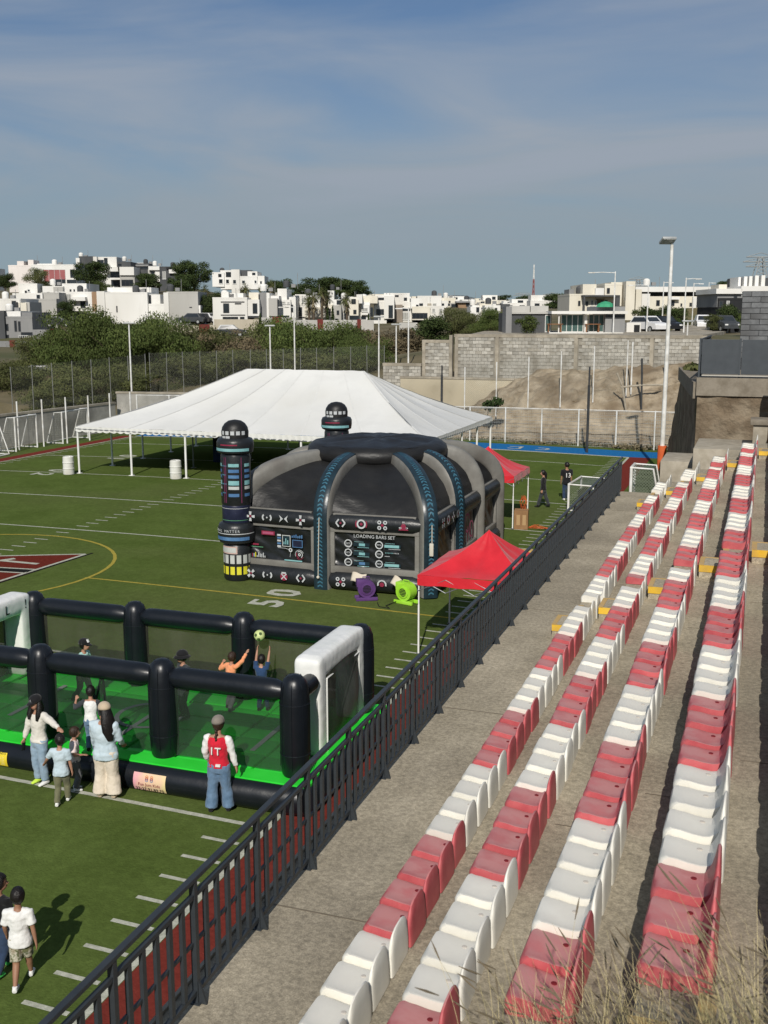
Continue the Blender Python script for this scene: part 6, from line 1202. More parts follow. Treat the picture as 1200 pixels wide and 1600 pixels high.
house('white apartment house with small square windows and gabled roof line', 258, [(332, 427, 350, 448, 'w', 0), (345, 424, 366, 452, 'w', .4), (362, 421, 374, 456, 'w', -.3), (373, 433, 402, 452, 'w', 0), (387, 424, 402, 436, 'w', .8), (402, 431, 413, 446, 'w', .4), (366, 422, 392, 434, 'd', 2), (395, 444, 418, 452, 'w', -.8)], [(342, 436, 348, 443, 'w'), (353, 436.5, 358, 443, 'w', .4), (364, 437, 369, 443.5, 'w', -.3), (378, 438, 383, 443, 'w'), (397.5, 438, 401, 443, 'w'), (406, 439, 409.5, 444, 'w', .4), (394, 426, 399, 430, 'k', .8), (353, 425, 361, 433, 'k', .4), (341, 428, 346, 433, 'k')])
house('two storey white house with two tall dark windows and slot openings', 170, [(333, 467, 386, 500, 'w', 0), (385, 468, 405, 494, 'w', .3), (346, 456, 357, 468, 'w', 2, 4), (356, 458, 380, 468, 'w', 3, 4)], [(349, 474, 358, 489, 'k'), (367, 473.5, 377, 475.5, 'k'), (395, 474, 402, 490, 'k', .3), (345, 471, 382, 472.6, 'k'), (345, 491.5, 383, 493, 'k'), (348, 495, 372, 499, 'k', 0, 4), (375, 495, 382, 499, 'k'), (387, 493.6, 404, 496.5, 'k', .3)])
house('tall narrow grey concrete house front between white neighbours', 172, [(405, 457, 418, 497, 'm', 0), (417, 457.5, 421, 496, 'w', -.2), (389, 457, 406, 470, 'c', 3), (420, 466, 434, 494, 'g', -.4), (420, 462, 436, 470, 'w', .5)], [(404.5, 460, 406, 495, 'k', -.03), (433.6, 468, 436, 494, 'k', -.45)])
house('white stepped house with a tall stair block and grey porch', 176, [(434, 451, 448, 497, 'w', 0), (438, 468, 454, 496, 'w', -.6), (430, 457, 437, 467, 'g', 1), (452, 464, 462, 497, 'w', .2)], [(439, 471, 446, 475, 'c', -.6), (448.5, 472, 452.5, 475, 'c', -.6), (439, 479, 451, 480.5, 'k', -.6), (434, 493, 452, 496.5, 'k', -.62), (453.5, 476, 458, 488, 'k', .2)])
house('white long house behind the palms with brown door panel', 182, [(458, 464, 500, 497, 'w', 0), (461, 460, 478, 470, 'w', 1.5), (476, 480, 512, 496, 'c', -.8, 4)], [(466, 480, 472, 494, 'k'), (472, 468, 478, 473, 'c'), (485, 483, 495, 488, 'c', -.8, 3), (487, 468, 494, 473, 'k'), (462, 495, 484, 497, 'k', -.02)])
house('cream and white house row behind the palm trunks', 186, [(496, 478, 520, 500, 'c', 0), (520, 477, 533, 503, 'g', -.3), (498, 468, 532, 478, 'w', 2)], [(502, 484, 511, 492, 'k', 0, 2), (513, 482, 517, 493, 'k'), (526, 485, 530, 492, 'k', -.3), (523, 497, 529, 501, 'w', -.3), (500, 470, 508, 476, 'k', 2), (526, 469, 533, 476, 'k', 2)])
house('pale grey house with white chimney block right of the palms', 188, [(533, 470, 550, 503, 'g', 0), (546, 468, 560, 496, 'c', -.4), (545, 464, 558, 470, 'w', 1), (557, 460, 566, 474, 'w', 0)], [(544, 486, 548, 493, 'k'), (537, 484, 541, 500, 'w'), (552, 484, 557, 491, 'k', -.4), (549, 467, 556, 475, 'k', -.42, 2), (546, 493, 561, 500, 'k', -.43)])
house('white house with boxed upper window and dark doorway', 190, [(560, 472, 578, 499, 'w', 0), (565, 476, 577, 492, 'w', -.6, 3), (560, 462, 590, 474, 'c', 2)], [(565.5, 481, 574.5, 487, 'c', -.62, 2), (578, 480, 583, 495, 'k', .1), (564, 494, 572, 499, 'k')])
house('large white house with flat dark canopy and round rooftop tank', 196, [(584, 473, 604, 500, 'w', 0), (586, 461, 616, 476, 'w', 1.5), (600, 462, 616, 498, 'w', -.4), (570, 472, 590, 475, 'd', -1, 4)], [(588, 483, 600, 492, 'k', 0, 3), (607, 477, 614, 497, 'k', -.42), (591, 465, 606, 469, 'k', 1.5, 3), (603, 458, 605, 460, 'w', 2)])
house('white house with a stone clad pier and arched roof window', 200, [(614, 476, 629, 505, 's', -.5), (600, 460, 640, 478, 'w', 1), (628, 480, 646, 504, 'w', 0), (631, 472, 648, 482, 'w', .3)], [(627, 482, 641, 486, 'k', 0, 2), (627, 488, 640, 500, 'c', 0, 3), (617, 461, 623, 464, 'k', 1), (631, 465, 636, 470, 'k', 1)])
house('cream house with wide shaded terrace opening', 196, [(644, 481, 672, 500, 'c', 0), (642, 466, 668, 482, 'w', 1), (668, 480, 694, 502, 'w', .6)], [(644, 489, 668, 498, 'k', 0, 4), (650, 476, 654, 482, 'k', 1), (655, 474, 661, 478, 'k', 1), (675, 482, 680, 488, 'c', .6), (686, 482, 691, 491, 'c', .6)])
house('white stepped house with ochre balcony panel', 230, [(652, 464, 690, 482, 'w', 0), (664, 474, 674, 480, 't', -.4, 3), (684, 470, 700, 486, 'w', 1)], [(676, 474, 682, 479, 'c'), (660, 470, 663, 475, 'k'), (690, 474, 694, 480, 'k', 1)])
house('cream house with dark balcony openings beside the flat brown house', 240, [(690, 467, 712, 486, 'c', 0), (703, 473, 716, 486, 'g', -.5)], [(694, 470, 698, 473, 'k'), (701, 470, 704, 473, 'k'), (693, 474, 703, 478, 'k', 0, 2), (705, 475, 714, 480, 'k', -.52)])
house('flat roofed brown house standing before the far white town', 236, [(716, 472, 740, 484, 'b', 0), (713, 470.5, 742, 473, 'm', -.6, 6), (722, 468, 732, 471, 'w', 2, 3)], [(728, 474, 737, 479, 'k', 0, 2)])
house('white house with tall dark window right of the leafy trees', 205, [(735, 479, 752, 494, 'w', 0), (749, 476, 768, 494, 'c', .3), (738, 477, 756, 481, 'w', 1)], [(744, 480, 749, 488, 'k'), (751, 480, 756, 484, 'w', .3)])
house('white house with cornice above the trees, left of the pavilion', 200, [(757, 477, 772, 500, 'w', 0), (768, 477, 782, 498, 'w', .8), (783, 475, 797, 482, 'd', 2)], [(760, 489, 764, 494, 'k'), (773, 481, 777, 488, 'k', .8)])
# random far town: each house its own thing, two or three windows each
rng = random.Random(21)
cnt = 0
for band, (D0, D1, y0, y1, n) in enumerate(((300, 380, 482, 488, 16), (430, 560, 477, 483, 26), (620, 900, 473, 478, 30))):
    for k in range(n):
        cx = 548 + (895 - 548) * (k + rng.uniform(.1, .9)) / n; D = rng.uniform(D0, D1)
        if band == 0 and (cx < 640 or cx > 880): continue
        w = rng.uniform(6, 11) * 1715 / D; h_ = rng.uniform(3.2, 5.0) * 1715 / D; yb = rng.uniform(y0, y1) + 2; c = rng.choice('wwwwwcgm' if band else 'wwwcg'); x0 = cx - w / 2
        cnt += 1
        pos = 'far white town'
        vols = [(x0, yb - h_ * .62, x0 + w, yb, c, 0), (x0 + w * rng.uniform(.0, .35), yb - h_, x0 + w * rng.uniform(.6, 1), yb - h_ * .6, rng.choice('wwwc'), 1.5, 6)]
        wins = [(x0 + w * q, yb - h_ * .5, x0 + w * (q + .14), yb - h_ * .25, 'k') for q in ((.12, .45, .72) if band < 2 else (.2, .6))]
        wins.append((x0 + w * .40, yb - h_ * .9, x0 + w * .55, yb - h_ * .7, 'k', 1.5))
        house('small flat roofed house in the dense far town at the skyline', D, vols, wins, group='small houses of the far town', deep=8)
for k, (cx, D, yb, w, h_, c, lab) in enumerate(((-30, 300, 450, 40, 30, 'w', 'white house behind the trees at the far left edge'), (212, 330, 430, 26, 18, 'w', 'small white roof block peeping over the dark ridge houses'), (196, 300, 436, 30, 22, 'g', 'grey house half hidden behind the boxy ridge house'), (478, 300, 456, 16, 10, 'w', 'small white house glimpsed between the dark skyline trees'), (517, 238, 464, 10, 10, 'w', 'small white rooftop cube against the great dark tree'))):
    x0 = cx - w / 2; house(lab, D, [(x0, yb - h_, x0 + w, yb, c, 0)], [(x0 + w * q, yb - h_ * .7, x0 + w * (q + .18), yb - h_ * .4, 'k') for q in (.15, .6)])
# right hand buildings
house('glass pavilion with white roof slab and grey end wall on the block wall terrace', 98, [(742 + 120, 486, 981, 490.5, 'w', -.6, 9), (858, 519.5, 974, 522.5, 'w', -.8, 10), (945, 490.5, 977, 520, 'm', 0, 6), (913, 491, 918, 519, 'w', .2, .4), (872, 490, 874.5, 519.5, 'w', -.3, .2), (936, 479, 977, 486.5, 'm', .5, 6)], [(876, 491, 912, 519, 'g', .8, 4), (919, 491, 944, 519, 'g', .8, 3), (946, 491, 976, 496, 'k', -.01)], cat='building', name='pavilion', deep=8, foot=1.2)
house('long low charcoal service building with pale roof screens left of the pavilion', 100, [(793, 489, 862, 521, 'd', 0, 8), (796, 478, 828, 490, 'g', 1, .3), (829, 478, 857, 490, 'g', 1, .3), (790, 479, 800, 521, 'm', -.4, 3), (798, 487.6, 862, 490.4, 'g', -.2, 2)], [(851, 492, 861, 519, 'g', -.01)], cat='building', name='service_building', deep=8, foot=1.5)
house('large cream apartment block with tall blank gable behind the pavilion', 148, [(889, 462, 930, 492, 'c', 0), (910, 444, 932, 470, 'c', 1), (930, 450, 944, 466, 'w', .5), (944, 446, 972, 478, 'c', 1), (954, 441, 978, 464, 'c', 2), (976, 439.5, 993, 505, 'c', -.5), (992, 452, 1003, 502, 'c', -.2), (1002, 459, 1016, 485, 'w', .4), (911, 461, 969, 463.5, 'd', -1.5, 3), (911, 461, 914.5, 492, 'd', -1.5, .4), (962, 463, 969, 480, 'd', -1.4, .4), (889, 452, 897, 462, 'm', 1, 4)],
      [(903, 470, 907, 478, 'k'), (915, 471, 919, 478, 'k'), (923, 469, 927, 478, 'w'), (929, 469, 933, 478, 'w', 0), (939, 469, 943, 477, 'k', .9), (945, 469, 949, 477, 'k', .9), (963, 465, 968, 478, 'k', .9, 2), (968, 452, 971, 459, 'k', 1.9), (948, 450, 953, 458, 'k', .9)], cat='building', name='apartment_block', deep=10)
house('long terraced white apartment row with dark upper openings along the hill road', 178, [(993, 448, 1112, 456, 'w', -.6, 9), (1003, 455, 1108, 465, 'k', 1, 8), (1012, 463, 1112, 480, 'c', 0, 9), (1045, 464, 1062, 468, 'w', -.8, 2), (1083, 464, 1089, 480, 'w', -.9, 2), (1094, 460, 1102, 480, 'w', -.9, 2), (1111, 459, 1120, 480, 'w', -.9, 2)], [(1025, 469, 1031, 478, 'k'), (1046, 470, 1054, 478, 'k', 0, 2), (1077, 473, 1083, 479, 'k'), (1063, 474, 1066, 479, 'k'), (1086, 470, 1090, 479, 'k', .01), (1044, 466, 1056, 469, 'm', -.02)], cat='building', name='apartment_row', deep=10)
house('row of dark fronted houses with white roof fascia and tall fins at the right edge', 122, [(1119, 451, 1160, 459, 'w', -.4, 8), (1158, 447, 1212, 456, 'w', -.4, 8), (1120, 459, 1212, 480, 'm', 0, 8), (1120, 469, 1160, 510, 'k', -.2, 8), (1123, 444.5, 1136, 451, 'c', 1, 3), (1153, 433, 1158, 449, 'w', 1.5, 3), (1162, 432, 1168, 449, 'w', 1.5, 3), (1170, 431.5, 1176, 449, 'w', 1.5, 3), (1179, 430.5, 1186, 449, 'w', 1.5, 3), (1189, 430, 1196, 449, 'w', 1.5, 3), (1153, 434, 1212, 449, 'd', 2.2, 4)], [(1123, 470, 1130, 480, 'k', -.22), (1134, 470, 1140, 490, 'c', -.22), (1146, 462, 1152, 470, 'k', -.02)], cat='building', name='terrace_row', deep=8)
# beige boundary wall with rust coloured gates below the houses
for lab, D, x0, x1, y0, y1, c in (('long beige garden wall below the two storey white house', 163, 335, 405, 499, 522, 't'), ('grey garden wall with rust gates below the white houses', 165, 405, 462, 496, 520, 'g'), ('grey garden wall strip below the palms', 168, 462, 584, 500, 515, 'g'), ('beige roadside wall above the dirt cut, left of centre', 160, 262, 336, 508, 522, 't'), ('grey street wall with small rust gate at the lower left', 152, 52, 108, 515, 538, 'm'), ('grey street wall at the far left below the shaded houses', 148, -30, 52, 533, 552, 'm'), ('pale low wall beside the cream terrace house', 170, 624, 652, 504, 512, 'g')):
    a, b = at_d(x0, y1, D), at_d(x1, y1, D); t = thing('garden_wall', lab, 'wall', a, YAW); hgt_ = at_d(x0, y0, D).z - a.z; MB().box(0, (b - a).length, 0, .3, -3, hgt_).build('wall_body', HM_[c], t)
    for gx0, gx1 in [(426, 437), (437.5, 440)] if x0 == 405 else ([(496, 505), (558, 564)] if x0 == 462 else ([(80, 88)] if x0 == 52 else ([(16, 25)] if x0 == -30 else ([(311, 328)] if x0 == 262 else [])))):
        p0, p1 = (at_d(gx0, y1, D) - a).dot(RT), (at_d(gx1, y1, D) - a).dot(RT); MB().box(p0, p1, -.06, -.003, 0, hgt_ + .1).build('gate', HM_['r'], t)
# cars
m_tyre = mat('tyre', (.01, .01, .01)); m_cwht = mat('car_white', (.70, .70, .70), rough=.25, spec=.6); m_cgry = mat('car_grey', (.06, .065, .07), (.08, .085, .09), rough=.3, metal=.3); m_cblk = mat('car_black', (.012, .012, .014), rough=.25, spec=.6); m_lampw = mat('headlight_glass', (.7, .7, .68), rough=.15)
def car(label, px, py, D, rz, m_, suv=True, s=1.0):
    p = at_d(px, py, D); t = thing('parked_car', label, 'car', p, rz, 'cars parked in the streets beyond'); t.scale = (s, s, s); H2 = 1.62 if suv else 1.42
    prof = [(-2.15, .35), (-2.2, .75), (-2.1, .98), (-1.75, 1.02), (-1.35, H2), (.35, H2 + .02), (1.05, 1.05), (2.0, .92), (2.2, .7), (2.2, .35)]
    g = MB(); n = len(prof); vs_ = [(x, s_ * (.88 if z < 1.1 else .72), z) for s_ in (-1, 1) for x, z in prof]
    g.add(vs_, [tuple(range(n)), tuple(range(2 * n - 1, n - 1, -1))] + [(i, n + i, n + (i + 1) % n, (i + 1) % n) for i in range(n)]); g.build('body', m_, t, 25)
    for s_ in (-1, 1): MB().add([(-1.55, s_ * .895, 1.06), (.85, s_ * .895, 1.08), (.3, s_ * .765, H2 - .1), (-1.25, s_ * .765, H2 - .1)], [(0, 1, 2, 3) if s_ < 0 else (3, 2, 1, 0)]).build('side_window', m_win, t)
    MB().add([(1.0, -.72, 1.10), (1.0, .72, 1.10), (.42, .64, H2 - .04), (.42, -.64, H2 - .04)], [(0, 1, 2, 3)]).build('windscreen', m_win, t); MB().add([(-1.72, .74, 1.06), (-1.72, -.74, 1.06), (-1.40, -.66, H2 - .06), (-1.40, .66, H2 - .06)], [(0, 1, 2, 3)]).build('rear_window', m_win, t)
    for x in (-1.35, 1.35):
        for s_ in (-1, 1): w = MB().tube([(x, s_ * .66, .33), (x, s_ * .91, .33)], .33, 14).build('wheel', m_tyre, t, 30); MB().tube([(x, s_ * .912, .33), (x, s_ * .925, .33)], .2, 12).build('rim', m_galv, w, 30)
    for s_ in (-1, 1): MB().box(2.12, 2.205, s_ * .66 - .16, s_ * .66 + .16, .66, .80, b=.02).build('headlight', m_lampw, t)
    return t
PA = YAW
for a in (('dark grey estate car parked by the blank grey house', 299, 506, 169, PA + PI * .95, m_cgry), ('dark car parked half hidden next to the grey estate car', 309, 506, 170.5, PA + PI * .9, m_cblk), ('pale car parked right of the dark cars by the conifer', 318, 505.5, 172, PA + PI * .9, m_cwht), ('dark car in the carport of the white house', 94, 503, 188, PA, m_cblk), ('grey car parked on the street left of the carport', 93, 511, 178, PA, m_cgry), ('black car parked by the big grey house', 55, 515, 178, PA + PI, m_cblk), ('dark car on the shrubby slope below the beige wall', 361, 526, 152, PA, m_cgry), ('black car on the lower left road behind the bushes', 73, 599, 99, PA + .1, m_cblk), ('white car parked at the foot of the hill road', 1099, 516, 118, PA - 1.75, m_cwht), ('dark grey car nearest the slate railing', 1130, 518.5, 110, PA - 1.45, m_cgry), ('white car parked beside the white utility box', 1012, 519.5, 110, PA - 1.1, m_cwht), ('dark car parked past the white lamp post', 1037, 519, 112, PA - 1.3, m_cblk)): car(*a)
p = at_d(991, 521, 104); t = thing('utility_box', 'white utility cabinet standing behind the block wall', 'cabinet', p, YAW); MB().box(-.75, .6, 0, .8, -1, 1.0).build('body', HM_['w'], t); MB().box(-.05, .5, -.02, -.002, .1, .8).build('door', HM_['k'], t)
p = at_d(917, 478, 97.5); t = thing('roof_umbrella', 'green parasol on the pavilion roof terrace', 'parasol', at_d(946, 486, 98.5), YAW); m_gp = mat('green_cloth', (.04, .26, .13), (.05, .32, .17)); MB().lathe([(.85, .35), (.7, .62), (.35, .8), (.02, .88)], 10, None, False).build('canopy', m_gp, t); MB().tube([(0, 0, 0), (0, 0, .86)], .03, 6).build('pole', m_alu, t)
m_wood = mat('outdoor_wood', (.20, .09, .04), (.26, .12, .055))
for px in (866, 925): t = thing('patio_table', ('wooden patio table at the left end of the pavilion' if px < 900 else 'wooden patio table behind the pavilion glass'), 'table', at_d(px, 519, 97.7 if px < 900 else 98.3), YAW, 'wooden tables at the pavilion'); MB().box(-.7, .7, -.4, .4, .68, .74).build('top', m_wood, t); [MB().box(x - .04, x + .04, -.3, .3, 0, .68).build('leg', m_wood, t) for x in (-.55, .55)]
# masts and pylons
p = at_d(833, 475, 620); t = thing('radio_mast', 'tall red and white radio mast on the far skyline', 'mast', p, 0); m_mr = mat('mast_red', (.30, .10, .09))
zz = (475 - 422) / 1715 * 620
for k in range(7):
    a, b = zz * k / 7, zz * (k + 1) / 7; q = MB(); r0 = .85 * (1 - .7 * k / 7); r1 = .85 * (1 - .7 * (k + 1) / 7)
    for j in range(4):
        c0, c1 = PI / 4 + PI / 2 * j, PI / 4 + PI / 2 * (j + 1); A0, A1, B0, B1 = [(r * math.cos(c), r * math.sin(c), z) for r, c, z in ((r0, c0, a), (r0, c1, a), (r1, c0, b), (r1, c1, b))]
        q.tube([A0, B0], .12, 4); q.tube([A0, B1], .07, 4); q.tube([A1, B0], .07, 4); q.tube([B0, B1], .07, 4)
    q.build('mast_section', m_mr if 1 <= k < 5 else m_wpaint, t)
MB().tube([(0, 0, zz), (0, 0, zz + 2.5)], .35, 6).build('aerial', m_wpaint, t)
def pylon(label, px, yt, yb, D, w_, arms=3):
    p = at_d(px, yb, D); H_ = at_d(px, yt, D).z - p.z; t = thing('power_pylon', label, 'pylon', p, YAW, 'lattice pylons on the horizon'); q = MB()
    for k in range(8):
        a, b = H_ * k / 8, H_ * (k + 1) / 8; r0 = w_ * (1 - .75 * k / 8); r1 = w_ * (1 - .75 * (k + 1) / 8)
        for s_ in (-1, 1):
            for d_ in (-1, 1): q.tube([(s_ * r0, d_ * r0, a), (s_ * r1, d_ * r1, b)], .14, 4)
            q.tube([(s_ * r0, -r0, a), (-s_ * r1, -r1, b)], .09, 4)
    q.build('lattice', m_galv, t); q = MB()
    for k in range(arms): z = H_ * (.99 - .16 * k); L_ = w_ * (1.9 if k != 1 else 2.3); q.tube([(-L_, 0, z), (L_, 0, z)], .16, 4); q.tube([(-L_, 0, z), (0, 0, z + 1.2)], .09, 4); q.tube([(L_, 0, z), (0, 0, z + 1.2)], .09, 4)
    q.build('crossarm', m_galv, t)
pylon('lattice power pylon with wide crossarms above the right hand houses', 1186, 401, 448, 320, 2.2, 3); pylon('faint lattice pylon on the far right skyline', 996, 436, 470, 520, 2.4); pylon('faint lattice pylon right of the radio mast', 862, 460, 476, 700, 3, 2); pylon('faint lattice pylon left of the radio mast', 818, 459, 476, 720, 3, 2)
# trees
tree_src('pepper', 8.6, 11, 30000, .125, m_leafy, .5, 3, .05, 16, .35); tree_src('olive', 7.2, 9, 24000, .12, m_leafo, .35, 5, .06, 14, .3); tree_src('bush', 4.2, 6.2, 14000, .10, m_leafo, .15, 7, .02, 12, .14); tree_src('brush', 3.4, 6.0, 11000, .10, m_brownl, .1, 9, .02, 12, .1); tree_src('pine', 12, 13, 13000, .30, m_leafd, .05, 11, .3, 14, .4); tree_src('dark', 7.5, 8, 9000, .22, m_leafd, .1, 13, .1, 12, .25); tree_src('small', 4.2, 3.6, 3200, .14, m_leafy, .1, 15, .2, 8, .1)
def T_(key, label, px, py, D, sc, rz=0.0, sz=None, grp=None, name='broadleaf_tree', cat='tree'): p = at_d(px, py, D); return tree(key, label, cat, (p.x, p.y, p.z - .2), sc, rz, grp, sz, name)
T_('pepper', 'tall weeping green tree with pointed top before the blank white house', 246, 604, 103, .84, .4, .92); T_('pepper', 'broad weeping green tree left of the pointed one', 194, 608, 104, .92, 2.1, .90); T_('pepper', 'weeping green tree before the brown striped house', 142, 606, 106, .95, 3.9, 1.04); T_('olive', 'loose green tree over the lower left road', 100, 596, 112, .92, 1.0, .86)
T_('olive', 'olive green tree at the far left behind the grey street wall', 60, 600, 110, .85, 5.0, .80); T_('olive', 'low olive bush tree at the left edge by the road', 16, 632, 92, .75, 2.5, .6); T_('bush', 'olive shrub on the bank above the left corner fence', 120, 640, 86, .95, .3, .8, None, 'shrub', 'shrub'); T_('bush', 'yellow green shrub between the left fences', 76, 650, 84, .85, 1.9, .7, None, 'shrub', 'shrub'); T_('bush', 'low shrub behind the white pole at the tent corner', 205, 628, 88, .9, 4.0, .75, None, 'shrub', 'shrub')
T_('olive', 'rounded green tree left of centre behind the fence', 318, 596, 104, .95, 2.0, .86); T_('brush', 'brown dry brush clump under the beige wall', 285, 596, 106, 1.4, .5, 1.5, None, 'shrub', 'shrub'); T_('brush', 'brown brush clump between the two green trees', 375, 596, 100, 1.4, 1.5, 1.5, None, 'shrub', 'shrub'); T_('brush', 'brown thicket below the dark parked car', 345, 560, 130, 1.2, 4.2, 1.2, None, 'shrub', 'shrub')
T_('pepper', 'large spreading green tree behind the tent ridge', 462, 600, 108, 1.0, 1.2, .88); T_('pepper', 'green tree joining the large one on its right', 522, 602, 104, .85, 4.4, .78); T_('olive', 'olive tree before the grey garden wall', 425, 592, 112, .95, 3.3, .92); T_('pepper', 'bright green round bush at the right end of the tent trees', 562, 604, 96, .52, .9, .62); T_('brush', 'brown scrub on the slope right of the tent trees', 590, 580, 112, 1.5, 2.6, 1.6, None, 'shrub', 'shrub'); T_('brush', 'brown scrub behind the slim white pole', 628, 575, 118, 1.5, 5.1, 1.6, None, 'shrub', 'shrub')
T_('dark', 'dark green tree above the low block wall', 672, 552, 118, .72, .2, .62); T_('olive', 'tall olive tree behind the middle block wall', 716, 545, 122, .66, 1.6, .72); T_('pepper', 'green tree over the block wall left of the charcoal building', 768, 530, 112, .42, 2.9, .44); T_('olive', 'green tree joining the block wall trees', 745, 535, 118, .55, 4.9, .52); T_('small', 'small young tree before the charcoal building', 822, 524, 97, .62, .4, .55)
T_('small', 'tall narrow green tree beside the blank cream gable', 1003, 512, 125, .72, .2, .74); T_('dark', 'dark leafy tree left of the floodlight mast', 1024, 512, 122, .36, 2.0, .36); T_('dark', 'grey green tree on the lawn right of the floodlight mast', 1056, 512, 118, .38, 4.0, .38); T_('dark', 'dark tree before the terraced white row', 1104, 484, 165, .36, 1.0, .36); T_('dark', 'dark trees crowding the slate railing corner', 1140, 516, 112, .44, 3.0, .42); T_('bush', 'dry brown shrub by the parked white car', 1118, 516, 110, .42, 5.0, .5, None, 'shrub', 'shrub'); T_('small', 'yellowish shrub against the dark block building', 1160, 516, 98, .35, 1.2, .55, None, 'shrub', 'shrub'); T_('dark', 'dark round trees on the skyline behind the right hand row', 1132, 455, 210, .42, 2, .34)
T_('pine', 'dark spreading pine on the ridge before the modern house', 141, 458, 225, .58, .5, .60); T_('olive', 'yellow green tree below the pine on the ridge', 62, 458, 208, .62, 1.8, .75); T_('pepper', 'light green tree right of the ridge pine', 157, 464, 214, .4, 3, .42); T_('pine', 'rounded dark pine in the middle of the ridge', 233, 462, 236, .56, 2.2, .45); T_('pine', 'tall dark pine at the end of the ridge', 304, 462, 240, .66, 3.5, .70); T_('dark', 'dark tree under the tall ridge pine', 282, 464, 232, .7, 4.5, .6); T_('dark', 'conifer by the parked cars on the hill street', 327, 500, 176, .55, 1.1, .68); T_('dark', 'small tree in front of the white carport house', 106, 498, 186, .5, 2.7, .5); T_('dark', 'dark tree at the left edge of the ridge', 8, 452, 226, .6, .9, .5)
T_('pine', 'great dark tree crown on the skyline, left part', 503, 474, 250, .86, .7, .56); T_('pine', 'great dark tree crown on the skyline, right part', 552, 476, 246, .74, 2.9, .52); T_('dark', 'dark trees on the skyline left of the great crown', 435, 464, 262, .85, 1.9, .66); T_('dark', 'dark tree behind the white stair block', 466, 466, 256, .65, 4.1, .5); T_('dark', 'low dark tree on the far skyline by the radio mast', 815, 482, 330, 1.0, .3, .6); T_('dark', 'rounded tree on the far skyline before the cream block', 872, 486, 300, 1.1, 1.7, .8); T_('dark', 'dark tree line bit on the far skyline', 778, 474, 420, 1.6, 2.2, .5)
for lab, px, py, D, sc, rz, sz in (('green shrub filling the gap below the pointed tree', 236, 628, 93, 1.05, .7, 1.0), ('olive shrub below the left weeping trees', 168, 630, 92, 1.1, 2.2, 1.0), ('olive shrub behind the left corner fence posts', 90, 628, 92, 1.0, 4.1, .95), ('dark shrub beside the lower left road', 40, 622, 96, .9, 5.3, .9), ('shrub behind the tent left slope', 290, 612, 93, 1.1, 1.4, .95), ('shrub behind the tent ridge left end', 350, 604, 94, 1.15, 3.0, .95), ('shrub under the large spreading tree', 420, 602, 95, 1.15, 4.6, .9), ('shrub under the right tent tree', 495, 604, 95, 1.1, 5.9, .9), ('shrub at the foot of the bright round bush', 545, 606, 94, 1.0, .2, .85)):
    T_('bush', lab, px, py, D, sc, rz, sz, None, 'shrub', 'shrub')
T_('brush', 'dry brown brush between the left shrubs', 130, 634, 90, 1.0, 2.0, .9, None, 'shrub', 'shrub'); T_('brush', 'dry brown brush beside the white pole', 222, 634, 91, 1.0, .9, .9, None, 'shrub', 'shrub')
# palms and cypresses
def palm(label, px, yb, yt, D, seed, skirt=True):
    rr = random.Random(seed); p = at_d(px, yb, D); H_ = at_d(px, yt, D).z - p.z - 1.6; t = thing('palm_tree', label, 'palm tree', p, rr.uniform(0, 6), 'fan palms in the gardens'); MB().tube([(0, 0, -.5), (.1, 0, H_ * .5), (0, .1, H_)], [.24, .2, .2], 8).build('trunk', m_bark, t, True); g = MB()
    for k in range(46):
        a = rr.uniform(0, 2 * PI); e = rr.uniform(-.5, 1.35); L_ = rr.uniform(1.3, 1.9); d_ = Vector((math.cos(a) * math.cos(e), math.sin(a) * math.cos(e), math.sin(e))); s_ = d_.cross(Vector((0, 0, 1))).normalized(); c = Vector((0, .1, H_))
        tip_ = c + d_ * L_ - Vector((0, 0, .35 * L_ * math.cos(e))); m0 = c + d_ * L_ * .5
        for w_ in (-1, -.45, .1, .6, 1): g.add([m0 - s_ * .03, m0 + s_ * .03, tip_ + s_ * w_ * .55 - Vector((0, 0, .12 * abs(w_)))], [(0, 1, 2)])
        g.tube([c, m0], .03, 4, False)
    g.build('crown', m_leafo, t)
    if skirt:
        g = MB()
        for k in range(60): a = rr.uniform(0, 2 * PI); z = H_ - rr.uniform(0, 1.9); r = rr.uniform(.25, .95) * (1 - (H_ - z) * .22); g.add([(.15 * math.cos(a), .15 * math.sin(a), z + .5), (r * math.cos(a - .15), r * math.sin(a - .15), z - .5), (r * math.cos(a + .15), r * math.sin(a + .15), z - .55)], [(0, 1, 2)])
        g.build('dead_fronds', m_dry, t)
for k, a in enumerate((('fan palm at the left of the palm group on the street', 483, 503, 453, 178), ('fan palm second from the left of the palm group', 490, 505, 450, 177), ('tallest fan palm in the palm group', 504, 506, 443, 177), ('fan palm right of the tallest with shaggy dead skirt', 511, 504, 450, 179), ('lone fan palm with thick trunk right of the group', 542, 508, 452, 176), ('fan palm on the slope left of the white gabled house', 322, 480, 440, 205), ('fan palm before the white gabled house', 385, 470, 438, 215), ('squat fan palm right of the gabled house', 424, 470, 434, 218), ('low fan palm beside the gabled house wall', 408, 468, 446, 222))): palm(*a, seed=k + 3)
for lab, px, yb, yt, D in (('slim dark cypress by the grey garden wall', 407, 520, 490, 160), ('pair cypress, left one before the cream row', 512, 512, 482, 172), ('pair cypress, right one before the cream row', 520, 513, 478, 172), ('slim cypress by the rust gate', 576, 508, 490, 175)):
    p = at_d(px, yb, D); H_ = at_d(px, yt, D).z - p.z; t = thing('cypress_tree', lab, 'tree', p); leaves([(0, 0, H_ * q, H_ * .13 * (1.15 - q), H_ * .13 * (1.15 - q), H_ * .2) for q in (.2, .4, .6, .8)], 700, .2, .2, 4).build('crown', m_bush, t); MB().tube([(0, 0, -.4), (0, 0, H_ * .8)], .08, 6).build('trunk', m_bark, t)
